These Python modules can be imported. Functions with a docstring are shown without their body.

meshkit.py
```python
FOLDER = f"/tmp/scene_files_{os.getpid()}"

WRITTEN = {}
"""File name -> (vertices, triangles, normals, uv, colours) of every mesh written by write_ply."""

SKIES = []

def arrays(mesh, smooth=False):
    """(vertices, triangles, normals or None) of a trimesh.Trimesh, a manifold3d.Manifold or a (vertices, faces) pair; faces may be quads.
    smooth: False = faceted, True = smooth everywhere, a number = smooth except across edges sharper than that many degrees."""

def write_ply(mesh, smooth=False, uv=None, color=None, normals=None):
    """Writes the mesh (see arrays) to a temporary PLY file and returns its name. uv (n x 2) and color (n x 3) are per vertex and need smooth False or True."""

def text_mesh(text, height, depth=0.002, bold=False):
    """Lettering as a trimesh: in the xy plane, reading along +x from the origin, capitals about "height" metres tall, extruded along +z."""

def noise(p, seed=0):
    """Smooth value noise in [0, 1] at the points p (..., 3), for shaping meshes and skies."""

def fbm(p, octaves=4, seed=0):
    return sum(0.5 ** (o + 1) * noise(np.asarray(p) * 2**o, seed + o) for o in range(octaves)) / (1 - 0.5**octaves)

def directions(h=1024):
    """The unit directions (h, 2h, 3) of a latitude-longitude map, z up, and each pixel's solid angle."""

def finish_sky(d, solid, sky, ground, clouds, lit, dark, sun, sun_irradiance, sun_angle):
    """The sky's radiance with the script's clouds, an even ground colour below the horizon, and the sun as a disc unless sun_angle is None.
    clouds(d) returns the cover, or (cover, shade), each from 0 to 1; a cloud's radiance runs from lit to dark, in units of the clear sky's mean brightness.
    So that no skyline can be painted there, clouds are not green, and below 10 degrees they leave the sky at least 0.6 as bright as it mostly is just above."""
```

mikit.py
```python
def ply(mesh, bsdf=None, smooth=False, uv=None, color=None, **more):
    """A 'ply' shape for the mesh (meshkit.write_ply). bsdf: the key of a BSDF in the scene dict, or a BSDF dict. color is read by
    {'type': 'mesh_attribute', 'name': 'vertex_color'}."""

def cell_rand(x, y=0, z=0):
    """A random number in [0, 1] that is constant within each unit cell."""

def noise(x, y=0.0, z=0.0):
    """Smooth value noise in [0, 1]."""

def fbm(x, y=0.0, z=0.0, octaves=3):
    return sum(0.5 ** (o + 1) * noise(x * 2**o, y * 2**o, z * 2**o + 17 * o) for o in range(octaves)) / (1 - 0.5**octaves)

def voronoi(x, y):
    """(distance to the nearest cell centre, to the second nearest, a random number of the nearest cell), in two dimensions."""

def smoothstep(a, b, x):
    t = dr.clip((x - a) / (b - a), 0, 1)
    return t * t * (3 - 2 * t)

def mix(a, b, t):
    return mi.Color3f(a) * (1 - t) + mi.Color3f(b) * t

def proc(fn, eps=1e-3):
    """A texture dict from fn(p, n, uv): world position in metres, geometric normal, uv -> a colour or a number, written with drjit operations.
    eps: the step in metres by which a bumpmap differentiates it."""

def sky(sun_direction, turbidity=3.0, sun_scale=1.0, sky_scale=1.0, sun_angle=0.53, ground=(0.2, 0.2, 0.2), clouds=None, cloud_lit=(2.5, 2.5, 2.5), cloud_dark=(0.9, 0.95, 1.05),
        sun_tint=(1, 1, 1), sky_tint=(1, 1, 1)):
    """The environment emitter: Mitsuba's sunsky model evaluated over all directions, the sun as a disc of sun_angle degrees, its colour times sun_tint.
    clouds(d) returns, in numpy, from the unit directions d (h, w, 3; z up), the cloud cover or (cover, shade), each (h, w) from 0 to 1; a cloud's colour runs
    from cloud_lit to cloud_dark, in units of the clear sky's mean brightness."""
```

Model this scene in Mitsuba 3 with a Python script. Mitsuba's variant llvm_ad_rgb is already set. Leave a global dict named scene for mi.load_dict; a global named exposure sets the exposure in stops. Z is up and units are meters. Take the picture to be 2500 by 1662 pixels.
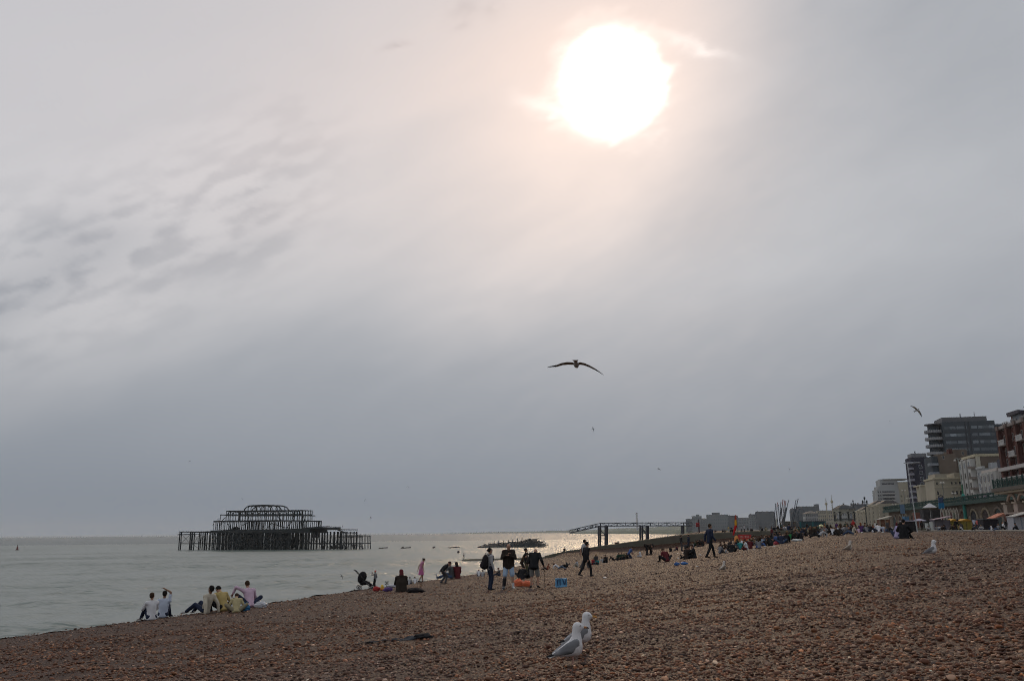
import math, random
import numpy as np
import trimesh
import manifold3d as m3
import mitsuba as mi
import drjit as dr
import mikit, meshkit
from mikit import noise, fbm, voronoi, cell_rand, smoothstep, mix

T = mi.ScalarTransform4f
rng = np.random.default_rng(7)
scene, labels = {}, {}

# ------------------------------------------------------------------ camera, sky, exposure
EYE = np.array([0.0, 0.0, 7.8])                      # 7.8 m above the sea, 1.5 m above the shingle
FOC = 2100.0 / 2500.0                                # focal length / picture width
PITCH, ROLL = math.radians(12.56), 0.0083
_F = np.array([0, math.cos(PITCH), math.sin(PITCH)])
_U0 = np.array([0, -math.sin(PITCH), math.cos(PITCH)])
_R0 = np.array([1.0, 0, 0])
_R = _R0 * math.cos(ROLL) - _U0 * math.sin(ROLL)
_U = _U0 * math.cos(ROLL) + _R0 * math.sin(ROLL)


def ray(x, y):
    """Direction through a point of the photograph (2500 x 1662), unit depth."""
    return _F + _R * ((x - 1250) / 2100) - _U * ((y - 831) / 2100)


def project(p):
    d = np.asarray(p, float) - EYE
    w = d @ _F
    return 1250 + 2100 * (d @ _R) / w, 831 - 2100 * (d @ _U) / w


def at_depth(x, y, depth):
    return EYE + ray(x, y) * depth


exposure = 1.3
scene["camera"] = {"type": "perspective", "fov": math.degrees(2 * math.atan(0.5 / FOC)), "fov_axis": "x", "near_clip": 0.2, "far_clip": 40000.0,
                   "to_world": T().look_at(origin=EYE.tolist(), target=(EYE + _F).tolist(), up=_U.tolist()),
                   "medium": {"type": "ref", "id": "haze_air"}}
SUN = ray(1500, 205) / np.linalg.norm(ray(1500, 205))


def sstep(a, b, x):
    t = np.clip((x - a) / (b - a), 0, 1)
    return t * t * (3 - 2 * t)


LIT = np.array([2.16, 2.05, 1.95])
DARK = np.array([0.170, 0.198, 0.238])
SKY_GAIN = 4.20


def clouds(d):
    """A thin overcast: shade runs from the bright veil round the sun to the grey deck away from it."""
    el = np.degrees(np.arcsin(np.clip(d[..., 2], -1, 1)))
    az = np.degrees(np.arctan2(d[..., 0], d[..., 1]))
    e1 = np.array([0.90, 0.10, 0.42]); e1 /= np.linalg.norm(e1)          # the streaks run up to the right
    e2 = np.cross(e1, [0, 1, 0.2]); e2 /= np.linalg.norm(e2)
    e3 = np.cross(e1, e2)
    a, b, c = d @ e1, d @ e2, d @ e3
    q = np.stack([a * 2.2, b * 8.5, c * 5], -1)
    streak = meshkit.fbm(q + 0.35 * meshkit.fbm(q * 2.1, 3, 9)[..., None], 5, 3) - 0.5
    q2 = np.stack([a * 30, b * 90, c * 36], -1)
    fine = meshkit.fbm(q2 + 0.7 * meshkit.fbm(q2 * 0.5, 3, 5)[..., None], 4, 11) - 0.5
    q3 = np.stack([d[..., 0] * 3, d[..., 1] * 3, d[..., 2] * 6], -1)
    broad = meshkit.fbm(q3, 3, 21) - 0.5
    q4 = np.stack([a * 4, b * 14, c * 5], -1)
    patch = meshkit.fbm(q4 + 0.6 * meshkit.fbm(q4 * 0.9, 2, 6)[..., None], 3, 17) - 0.5
    g = np.degrees(np.arccos(np.clip(d @ SUN, -1, 1)))
    up = np.cross([1.0, 0, 0], SUN); up /= np.linalg.norm(up)
    rg = np.cross(SUN, up)
    sx, sy = np.degrees(d @ rg), np.degrees(d @ up)
    gw = g * (1 + 0.25 * fine + 0.5 * streak)                           # the sun seen through the veil is a ragged patch
    edge = 19.0 + 0.024 * np.maximum(az + 8, 0) ** 2 + 0.16 * np.minimum(az + 8, 0)
    left = sstep(-11, 12, el - edge + 9 * streak) * sstep(-150, -80, az)
    lum = 0.205 + 0.180 * sstep(-2, 17, el) - 0.02 * sstep(10, 30, az)
    lum = lum + 0.19 * left
    lum = lum * (1 + 0.50 * streak * sstep(2, 14, el) + 0.15 * broad)
    line = el - 20.5 - 0.50 * (az + 19)                                 # the band of ripples to the left
    ripple = sstep(-9, -18, az) * np.exp(-(line / 5.0) ** 2) * sstep(4, 10, el) * sstep(-130, -70, az)
    lum = lum * (1 - ripple * (0.42 * np.clip(fine * 2.4 + 0.14, 0, 0.5) + 0.34 * np.clip(patch * 2.0 + 0.12, 0, 0.42)))
    lum = lum + 0.20 * np.exp(-(gw / 6.2) ** 2) + 0.10 * np.exp(-(gw / 15.0) ** 1.6)
    gs = np.hypot(sx + 0.25, sy - 0.15) * (1 + 0.55 * fine + 0.5 * streak)
    lum = lum + 1.2 * sstep(3.75, 2.45, g * (1 + 0.30 * fine + 0.40 * streak)) + 0.45 * sstep(4.5, 2.0, gs)
    for wx, wy, wl, wt, sl, k in ((4.2, 2.55, 2.9, 0.30, -0.34, 0.19), (-4.1, -1.4, 1.7, 0.32, -0.33, 0.28)):
        px, py = sx - wx, sy - wy - sl * (sx - wx)
        py = py + 1.6 * fine
        lum = lum + 1.3 * k * np.exp(-(px / wl) ** 2 - (py / np.where(py < 0, wt * 1.8, wt)) ** 2) * (0.55 + 2.5 * np.clip(fine + 0.15, 0, 1))
    for cx, cy, w, h in ((1125, 30, 0.95, 0.62), (1208, 24, 0.55, 0.42), (965, 112, 0.8, 0.16)):
        c0 = ray(cx, cy) / np.linalg.norm(ray(cx, cy))                  # dark scuds above
        dx, dy = np.degrees((d - c0) @ _R), np.degrees((d - c0) @ _U)
        lum = lum * (1 - 0.34 * np.exp(-(dx / w) ** 2 - ((dy - 0.25 * dx + 1.2 * fine) / h) ** 2) * np.clip(0.6 + 2.6 * fine, 0, 1.2))
    warm = 0.38 * np.exp(-(gw / 9.0) ** 1.4) + 0.36 * left * (1 + 1.2 * streak)
    ll, dl = LIT.mean(), DARK.mean()
    return np.clip(1 - warm, 0, 1), np.clip((ll - lum) / (ll - dl), 0, 1)


scene["sky"] = mikit.sky(SUN.tolist(), turbidity=3, sun_scale=0.17, sky_scale=1.0, sun_angle=5.6, ground=(0.44, 0.46, 0.46), clouds=clouds,
                         cloud_lit=tuple(LIT * SKY_GAIN), cloud_dark=tuple(DARK * SKY_GAIN), sun_tint=(1.0, 0.89, 0.81), sky_tint=(1.98, 1.29, 1.00))

# ------------------------------------------------------------------ shared helpers
TH = math.radians(12.33)                              # heading of the shore line
CT, ST = math.cos(TH), math.sin(TH)


def UV(u, v, z=0.0):
    """World point from metres inland (u), along the shore (v) and height above the eye level (z)."""
    return np.array([u * CT + v * ST, -u * ST + v * CT, z + EYE[2]])


def to_uv(p):
    return p[..., 0] * CT - p[..., 1] * ST, p[..., 0] * ST + p[..., 1] * CT


_count = {}


def numbered(name):
    n = _count.get(name, 0)
    _count[name] = n + 1
    return name if n == 0 else f"{name}_{n:03d}"


def thing(name, label=None, cat=None, group=None, kind=None):
    key = numbered(name)
    labels[key] = {}
    if label:
        labels[key]["label"] = label
    if cat:
        labels[key]["category"] = cat
    if group:
        labels[key]["group"] = group
    if kind:
        labels[key]["kind"] = kind
    return key


def col_arr(mesh, color):
    return np.tile(np.asarray(color, float)[None], (len(mesh.vertices), 1))


def put(key, mesh, bsdf, color=None, smooth=False, to_world=None, shape=None):
    if shape is not None:
        d = shape
    elif color is None:
        d = mikit.ply(mesh, bsdf, smooth=smooth)
    elif np.ndim(color) == 2:
        d = mikit.ply(mesh, bsdf + "_v", smooth=bool(smooth), color=color)
    else:
        v, f, _ = meshkit.arrays(mesh, smooth if smooth not in (True, False) else False)
        d = mikit.ply(trimesh.Trimesh(v, f, process=False), bsdf, smooth=bool(smooth), uv=pack(color, len(v)))
    if to_world is not None:
        d = {**d, "to_world": to_world}
    scene[key] = d
    return d


def part(holder, name, mesh, bsdf, color=None, smooth=False, to_world=None, shape=None, label=None, kind=None):
    key = numbered(f"{holder}__{name}")
    d = put(key, mesh, bsdf, color, smooth, to_world, shape)
    if label or kind:
        labels[key] = {k: v for k, v in (("label", label), ("kind", kind)) if v}
    return key


def solo(name, mesh, bsdf, label=None, cat=None, group=None, kind=None, color=None, smooth=False, to_world=None, shape=None):
    key = thing(name, label, cat, group, kind)
    put(key, mesh, bsdf, color, smooth, to_world, shape)
    return key


def cat_mesh(ms):
    vs, fs, n = [], [], 0
    for m in ms:
        vs.append(np.asarray(m.vertices)); fs.append(np.asarray(m.faces) + n); n += len(m.vertices)
    return trimesh.Trimesh(np.vstack(vs), np.vstack(fs), process=False)


def box(x0, x1, y0, y1, z0, z1):
    m = trimesh.creation.box(extents=(x1 - x0, y1 - y0, z1 - z0))
    m.apply_translation(((x0 + x1) / 2, (y0 + y1) / 2, (z0 + z1) / 2))
    return m


def frame(origin, xdir):
    """4x4 placing local x along xdir (horizontal), z up, at origin."""
    x = np.asarray(xdir, float); x = x / np.linalg.norm(x)
    y = np.cross([0, 0, 1.0], x)
    m = np.eye(4)
    m[:3, 0], m[:3, 1], m[:3, 2], m[:3, 3] = x, y, [0, 0, 1], origin
    return m


def tw(m):
    return T(np.asarray(m).tolist())


SHORE_X = np.array([CT, -ST, 0])                      # u axis
SHORE_Y = np.array([ST, CT, 0])                       # v axis


def tube(points, radii, sides=6, caps=True):
    p = np.asarray(points, float)
    r = np.broadcast_to(radii, (len(p),))
    t = np.gradient(p, axis=0)
    t /= np.linalg.norm(t, axis=1, keepdims=True) + 1e-12
    ref = np.where(np.abs(t[:, 2:]) < 0.9, [[0, 0, 1.0]], [[1.0, 0, 0]])
    a = np.cross(t, ref); a /= np.linalg.norm(a, axis=1, keepdims=True) + 1e-12
    b = np.cross(t, a)
    ang = np.arange(sides) * 2 * np.pi / sides
    v = (p[:, None] + r[:, None, None] * (np.cos(ang)[None, :, None] * a[:, None] + np.sin(ang)[None, :, None] * b[:, None])).reshape(-1, 3)
    i, j = np.meshgrid(np.arange(len(p) - 1), np.arange(sides), indexing="ij")
    q = np.stack([i * sides + j, i * sides + (j + 1) % sides, (i + 1) * sides + (j + 1) % sides, (i + 1) * sides + j], -1).reshape(-1, 4)
    f = np.vstack([q[:, [0, 1, 2]], q[:, [0, 2, 3]]])
    if caps:
        n = len(v)
        v = np.vstack([v, p[:1], p[-1:]])
        k = np.arange(sides)
        f = np.vstack([f, np.stack([(k + 1) % sides, k, k * 0 + n], 1), np.stack([(len(p) - 1) * sides + k, (len(p) - 1) * sides + (k + 1) % sides, k * 0 + n + 1], 1)])
    return trimesh.Trimesh(v, f[:, ::-1], process=False)


def beam(a, b, w, h=None):
    """A square bar from a to b."""
    return tube([a, b], [w * 0.7071, w * 0.7071], 4)


# ------------------------------------------------------------------ materials
def _packed(p, n, uv):
    k = dr.floor(uv.x)
    w = 0.90 + 0.20 * noise(p.x * 9, p.y * 9, p.z * 9)                    # a little wear, so that no surface is quite even
    return mi.Color3f(k * 0.001, (uv.x - k - 0.02) / 0.96, uv.y) * w


def pack(color, n):
    r, g, b = (float(c) for c in color)
    return np.tile([[math.floor(r * 1000) + 0.02 + 0.96 * min(g, 1.0), b]], (n, 1))


def matte(name, rough=0.85, spec=0.3):
    """Plain paint or cloth: one BSDF for all colours. A mesh of one colour carries it packed in its uv; NAME_v reads colours per vertex."""
    scene[name] = {"type": "twosided", "bsdf": {"type": "principled", "base_color": mikit.proc(_packed), "roughness": rough, "specular": spec}}
    scene[name + "_v"] = {"type": "twosided", "bsdf": {"type": "principled", "base_color": {"type": "mesh_attribute", "name": "vertex_color"}, "roughness": rough, "specular": spec}}


matte("cloth", 0.9, 0.2)
matte("skin", 0.55, 0.4)
matte("paint", 0.45, 0.5)
matte("feather", 0.75, 0.3)
matte("old_iron", 0.8, 0.3)


def _pebble_color(p, n, uv):
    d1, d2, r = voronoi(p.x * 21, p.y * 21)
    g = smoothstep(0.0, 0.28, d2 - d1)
    a = mix((0.125, 0.062, 0.036), (0.205, 0.120, 0.076), smoothstep(0.1, 0.6, r))
    a = mix(a, (0.30, 0.21, 0.155), smoothstep(0.68, 0.80, r))
    a = mix(a, (0.50, 0.44, 0.37), smoothstep(0.90, 0.93, r))
    a = mix(a, (0.17, 0.145, 0.135), smoothstep(0.965, 0.975, r))
    f1 = fbm(p.x * 0.22, p.y * 0.22, 3.0, 3)
    f2 = noise(p.x * 1.7, p.y * 1.7, 9.0)
    a = mix(a, (0.20, 0.165, 0.145), smoothstep(0.48, 0.72, f1) * 0.35)
    b2 = cell_rand(dr.floor(p.x * 6.1), dr.floor(p.y * 6.1), 5)
    b3 = noise(p.x * 5.3, p.y * 5.3, 4.0) + noise(p.x * 0.9, p.y * 0.9, 2.0)
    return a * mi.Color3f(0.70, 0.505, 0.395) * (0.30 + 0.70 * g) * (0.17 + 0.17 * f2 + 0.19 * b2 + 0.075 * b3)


def _pebble_height(p, n, uv):
    d1, d2, r = voronoi(p.x * 21, p.y * 21)
    dome = dr.sqrt(dr.maximum(0.0, 1 - d1 * d1 * 1.1))
    lump = noise(p.x * 2.2, p.y * 2.2, 1.0)
    return dome * (0.016 + 0.012 * r) + 0.03 * lump


scene["shingle"] = {"type": "twosided", "bsdf": {"type": "bumpmap", "bump": mikit.proc(_pebble_height, 0.004), "scale": 1.0,
                    "bsdf": {"type": "principled", "base_color": mikit.proc(_pebble_color), "roughness": 0.65, "specular": 0.35}}}


def _wave(p, n, uv):
    w = mi.Float(0.0)
    for k, (ang, wl, am) in enumerate(((0.3, 3.3, .5), (-0.25, 2.1, .36), (0.75, 1.3, .22), (-0.7, 0.85, 0.14))):
        c, s = math.cos(ang), math.sin(ang)
        x, y = p.x * c + p.y * s, -p.x * s + p.y * c
        w += am * (noise(x / wl, y / wl * 1.9, 3.0 * k) - 0.5)
    c, s = math.cos(0.3), math.sin(0.3)
    calm = fbm((p.x * c + p.y * s) / 70, (-p.x * s + p.y * c) / 16, 2.0, 3)
    return w * (0.25 + 1.5 * smoothstep(0.3, 0.7, calm))


scene["sea_water"] = {"type": "bumpmap", "bump": mikit.proc(_wave, 0.03), "scale": 0.75,
                      "bsdf": {"type": "roughplastic", "distribution": "ggx", "int_ior": 1.55, "alpha": 0.10, "diffuse_reflectance": {"type": "rgb", "value": [0.165, 0.208, 0.184]}, "nonlinear": False}}


def concrete(name, c, k=1.0, grain=0.35):
    c = tuple(c)

    def fn(p, n, uv):
        f = fbm(p.x * 0.9 * k, p.y * 0.9 * k, p.z * 0.9 * k, 4)
        st = noise(p.x * 2.4 * k, p.y * 2.4 * k, p.z * 0.25 * k)
        return mi.Color3f(c) * (1 - grain * 0.5 + grain * f) * (0.88 + 0.24 * st)
    scene[name] = {"type": "twosided", "bsdf": {"type": "principled", "base_color": mikit.proc(fn), "roughness": 0.85, "specular": 0.2}}


concrete("groyne_concrete", (0.115, 0.108, 0.085))
concrete("paving", (0.20, 0.185, 0.16))
concrete("hill_green", (0.085, 0.105, 0.075), 0.004, 0.9)

# ------------------------------------------------------------------ shingle beach
VG = 113.0                                            # the groyne runs down to the sea here
GT = 1.1                                              # its thickness


def spline(u, pts):
    from scipy.interpolate import PchipInterpolator
    x, y = np.array(pts).T
    return PchipInterpolator(x, y, extrapolate=False)(np.clip(u, x[0], x[-1]))


NEAR = [(-60, -4.9), (-26, -3.35), (-20, -2.98), (-15, -2.55), (-10, -2.27), (-6, -2.05), (-2, -1.70), (2, -1.24), (6, -0.80), (10, -0.44), (13, -0.31), (17, -0.24), (25, -0.20), (60, -0.18)]
FARP = [(-60, -8.0), (-18, -2.45), (-9, -1.25), (-4, -0.62), (-1, -0.36), (4, -0.27), (12, -0.22), (60, -0.18)]


def dip(u, v):
    return -0.42 * sstep(38, 82, v) * (1 - 0.75 * sstep(92, 112, v)) * (1 - 0.9 * sstep(7, 20, u)) - 0.15 * sstep(60, 110, v) * sstep(-4, -16, u)


def base(u, v):
    return spline(u, NEAR) + dip(u, v)


def _crest():
    """The brow of the near bank: where it breaks towards the sea."""
    out = []
    for x, y in ((-400, 1612), (0, 1558), (280, 1521.5), (480, 1496), (680, 1468), (840, 1444.6), (1000, 1423), (1160, 1401), (1250, 1384), (1330, 1362)):
        r = ray(x, y)
        s = np.linspace(5, 140, 4000)
        p = EYE + s[:, None] * r
        u, v = to_uv(p)
        hit = np.nonzero(p[:, 2] - EYE[2] < base(u, v))[0]
        out.append((v[hit[0]], u[hit[0]]) if len(hit) else (120, -20))
    return out


CREST = _crest()
CREST = [c for i, c in enumerate(CREST) if i == 0 or c[0] > CREST[i - 1][0] + 0.3]
if __name__ == "__main__" and False:
    print(CREST)


def crest_u(v):
    x, y = np.array(CREST).T
    return np.interp(v, np.r_[x[0] - 60, x], np.r_[y[0] - 10, y])


def soft(x, k=0.5):
    return 0.5 * (x + np.sqrt(x * x + k * k)) - 0.5 * k * np.exp(-np.abs(x))


def ground_rel(u, v):
    """Height of the beach relative to the eye."""
    u, v = np.asarray(u, float), np.asarray(v, float)
    near = base(u, v) - 0.36 * np.maximum(soft(crest_u(v) - 0.15 - u, 0.5), 0)
    far = spline(u, FARP) - 0.30 * np.maximum(soft(-18.5 - u, 0.5), 0)
    t = sstep(VG - 0.3, VG + 0.3, v)
    z = near * (1 - t) + far * t
    p = np.stack([u, v, u * 0], -1)
    z = z + (0.05 * (meshkit.fbm(p * 0.45, 3, 4) - 0.5) + 0.13 * (meshkit.fbm(p * 1.3, 2, 8) - 0.5)) * sstep(60, 10, u) * sstep(-24, -16, u)
    return np.maximum(z, -12.0)


def ground_z(x, y):
    u, v = to_uv(np.stack([np.asarray(x, float), np.asarray(y, float)], -1))
    return ground_rel(u, v) + EYE[2]


def on_ground(x, y, dmax=400):
    """The beach point seen at a pixel of the photograph, and its depth."""
    r = ray(x, y)
    s = np.geomspace(2, dmax, 6000)
    p = EYE + s[:, None] * r
    hit = np.nonzero(p[:, 2] < ground_z(p[:, 0], p[:, 1]))[0]
    i = hit[0] if len(hit) else None
    if i is None:
        return None, None
    return p[i], s[i]


def _beach_mesh():
    r = np.r_[0.0, np.geomspace(0.6, 3200, 300)]
    az = np.unique(np.r_[np.linspace(-180, -46, 30), np.linspace(-46, 50, 520), np.linspace(50, 180, 30)])[:-1]
    R, A = np.meshgrid(r, np.radians(az), indexing="ij")
    x, y = R * np.sin(A), R * np.cos(A)
    u, v = to_uv(np.stack([x, y], -1))
    z = ground_rel(u, v) + EYE[2]
    vert = np.stack([x, y, z], -1).reshape(-1, 3)
    n, m = R.shape
    i, j = np.meshgrid(np.arange(n - 1), np.arange(m), indexing="ij")
    a, b, c, d = i * m + j, i * m + (j + 1) % m, (i + 1) * m + (j + 1) % m, (i + 1) * m + j
    f = np.vstack([np.stack([a, c, b], -1).reshape(-1, 3), np.stack([a, d, c], -1).reshape(-1, 3)])
    zz = vert[:, 2][f]
    uu = to_uv(vert)[0][f]
    keep = (zz.max(1) > -1.5) & (uu.min(1) < 70)
    return trimesh.Trimesh(vert, f[keep], process=True)


solo("beach", _beach_mesh(), "shingle", kind="structure", label="sloping brown shingle beach running from the promenade down to the sea", cat="beach", smooth=True)

# ------------------------------------------------------------------ sea


def _sea_mesh(far=False):
    r = np.r_[22.0, np.geomspace(28, 900, 420)] if not far else np.geomspace(900, 9000, 36)
    az = np.unique(np.r_[np.linspace(-180, -42, 24), np.linspace(-42, 18, 600), np.linspace(18, 180, 28)])[:-1]
    R, A = np.meshgrid(r, np.radians(az), indexing="ij")
    x, y = R * np.sin(A), R * np.cos(A)
    z = np.zeros_like(x)
    fade = sstep(650, 120, R)
    for k, (ang, wl, am) in enumerate(((-0.35, 11.0, 0.34), (0.15, 6.5, 0.27), (-0.8, 3.8, 0.18), (0.5, 2.6, 0.12))):
        c, s = math.cos(ang), math.sin(ang)
        q = np.stack([(x * c + y * s) / (wl * 2.0), (-x * s + y * c) / wl, np.full_like(x, k * 7.3)], -1)
        z += am * 2 * (meshkit.noise(q * 1.6, k) - 0.5) * np.where(wl < 4, sstep(260, 90, R), fade) * (0.35 + 1.3 * meshkit.noise(np.stack([x / 60, y / 22, x * 0 + k], -1), 31))
    vert = np.stack([x, y, z], -1).reshape(-1, 3)
    n, m = R.shape
    i, j = np.meshgrid(np.arange(n - 1), np.arange(m), indexing="ij")
    a, b, c, d = i * m + j, i * m + (j + 1) % m, (i + 1) * m + (j + 1) % m, (i + 1) * m + j
    f = np.vstack([np.stack([a, c, b], -1).reshape(-1, 3), np.stack([a, d, c], -1).reshape(-1, 3)])
    uu = to_uv(vert)[0][f]
    f = f[uu.min(1) < 60]
    me = trimesh.Trimesh(vert, f, process=True)
    if me.face_normals[:, 2].mean() < 0:
        me.invert()
    return me


scene["open_water"] = {**scene["sea_water"]["bsdf"], "alpha": 0.15, "diffuse_reflectance": {"type": "rgb", "value": [0.090, 0.125, 0.122]}}
solo("open_sea", _sea_mesh(True), "open_water", kind="structure", label="open grey sea reaching out to the level horizon", cat="sea", smooth=True)
solo("sea", _sea_mesh(), "sea_water", kind="structure", label="calm grey green sea with small ripples and a pale glitter under the sun", cat="sea", smooth=True)

# ------------------------------------------------------------------ groyne
gy = []
_gu = np.r_[np.linspace(-20.5, 26, 50)]
_gt = np.interp(_gu, [-64, -36, -26, -18, -4, 0, 6, 14, 26], [-7.35, -7.0, -4.2, -2.42, -0.58, -0.30, -0.10, 0.05, 0.1])
ring = []
for u, t in zip(_gu, _gt):
    ring.append([UV(u, VG - GT / 2, -12), UV(u, VG - GT / 2, t - 0.06), UV(u, VG - GT / 2 + 0.06, t), UV(u, VG + GT / 2 - 0.06, t), UV(u, VG + GT / 2, t - 0.06), UV(u, VG + GT / 2, -12)])
ring = np.array(ring)
n_, k_ = ring.shape[:2]
fs = []
for i in range(n_ - 1):
    for j in range(k_ - 1):
        a, b, c, d = i * k_ + j, i * k_ + j + 1, (i + 1) * k_ + j + 1, (i + 1) * k_ + j
        fs += [[a, b, c], [a, c, d]]
fs += [[0, 2, 1], [0, 3, 2], [0, 4, 3], [0, 5, 4]]
solo("groyne", trimesh.Trimesh(ring.reshape(-1, 3), fs, process=False), "groyne_concrete", label="long dark concrete groyne sloping down the beach into the sea", cat="groyne")

# ------------------------------------------------------------------ far land and air


def ridge(pts, depth, name, label):
    """Low far land: (x pixel -> azimuth, height in metres) at a distance, with real breadth."""
    az = np.array([math.atan2(*(ray(x, 1298)[:2])) for x, _, _ in pts])
    a = np.linspace(az[0], az[-1], 160)
    R0 = np.interp(a, az, [p[2] for p in pts])
    h = np.interp(a, az, [p[1] for p in pts])
    h = h * (0.8 + 0.4 * meshkit.fbm(np.stack([a * 90, a * 0, a * 0], -1), 4, 3))
    prof = [(0.0, 0.0), (0.03, 0.25), (0.10, 0.62), (0.22, 0.92), (0.35, 1.0), (0.6, 0.8), (1.0, -0.1)]
    V = []
    for s, t in prof:
        rr = R0 + depth * s
        V.append(np.stack([rr * np.sin(a), rr * np.cos(a), np.maximum(h * t, -1) + 0.3], -1))
    V = np.array(V)
    n, m = V.shape[:2]
    i, j = np.meshgrid(np.arange(n - 1), np.arange(m - 1), indexing="ij")
    q = [i * m + j, i * m + j + 1, (i + 1) * m + j + 1, (i + 1) * m + j]
    f = np.vstack([np.stack([q[0], q[1], q[2]], -1).reshape(-1, 3), np.stack([q[0], q[2], q[3]], -1).reshape(-1, 3)])
    solo(name, trimesh.Trimesh(V.reshape(-1, 3), f, process=False), "hill_green", kind="structure", label=label, cat="hills", smooth=True)


_of = np.array([[*(at_depth(x, 1361, 247)[:2]), z] for x, z in ((1128, 0.10), (1145, .32), (1190, .36), (1240, .42), (1290, .55), (1345, .8))])
_om = []
for _w, _h in ((2.2, -1.5), (1.1, 0.0), (0.5, 0.25), (-0.5, 0.25), (-1.1, 0.0), (-2.2, -1.5)):
    _om.append(_of + np.array([0.1 * _w, _w, _h * 0.6]))
_om = np.array(_om).transpose(1, 0, 2)
_fs = [[i * 6 + j, (i + 1) * 6 + j, (i + 1) * 6 + j + 1] for i in range(5) for j in range(5)] + [[i * 6 + j, (i + 1) * 6 + j + 1, i * 6 + j + 1] for i in range(5) for j in range(5)]
solo("sunken_groyne", trimesh.Trimesh(_om.reshape(-1, 3), _fs, process=False), "groyne_concrete", label="thin brown line of a sunken groyne just showing above the water", cat="groyne")
ridge([(1080, 2, 8000), (1200, 11, 7600), (1330, 16, 7000), (1450, 24, 6600), (1540, 30, 5600), (1640, 36, 5000), (1760, 44, 4600), (1900, 60, 4200)], 1200, "hills", "low hazy blue grey hills of the far coast")
ridge([(1390, 1, 3900), (1440, 8, 3500), (1530, 9, 2900), (1600, 10, 2300), (1690, 12, 1900), (1800, 14, 1700)], 500, "far_shore", "low hazy strip of town along the far shore behind the jetty")

scene["haze_air"] = {"type": "homogeneous", "albedo": {"type": "rgb", "value": [0.95, 0.955, 0.96]}, "sigma_t": 0.00007}
scene["clear_boundary"] = {"type": "null"}
scene["haze"] = {"type": "cube", "bsdf": {"type": "ref", "id": "clear_boundary"}, "interior": {"type": "ref", "id": "haze_air"},
                 "to_world": T().translate([0, 0, 55]).scale([9300, 9300, 68])}
labels["haze"] = {"label": "thin sea haze that turns the far coast grey blue", "category": "haze", "kind": "stuff"}

# ------------------------------------------------------------------ loose pebbles lying on the beach


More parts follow.
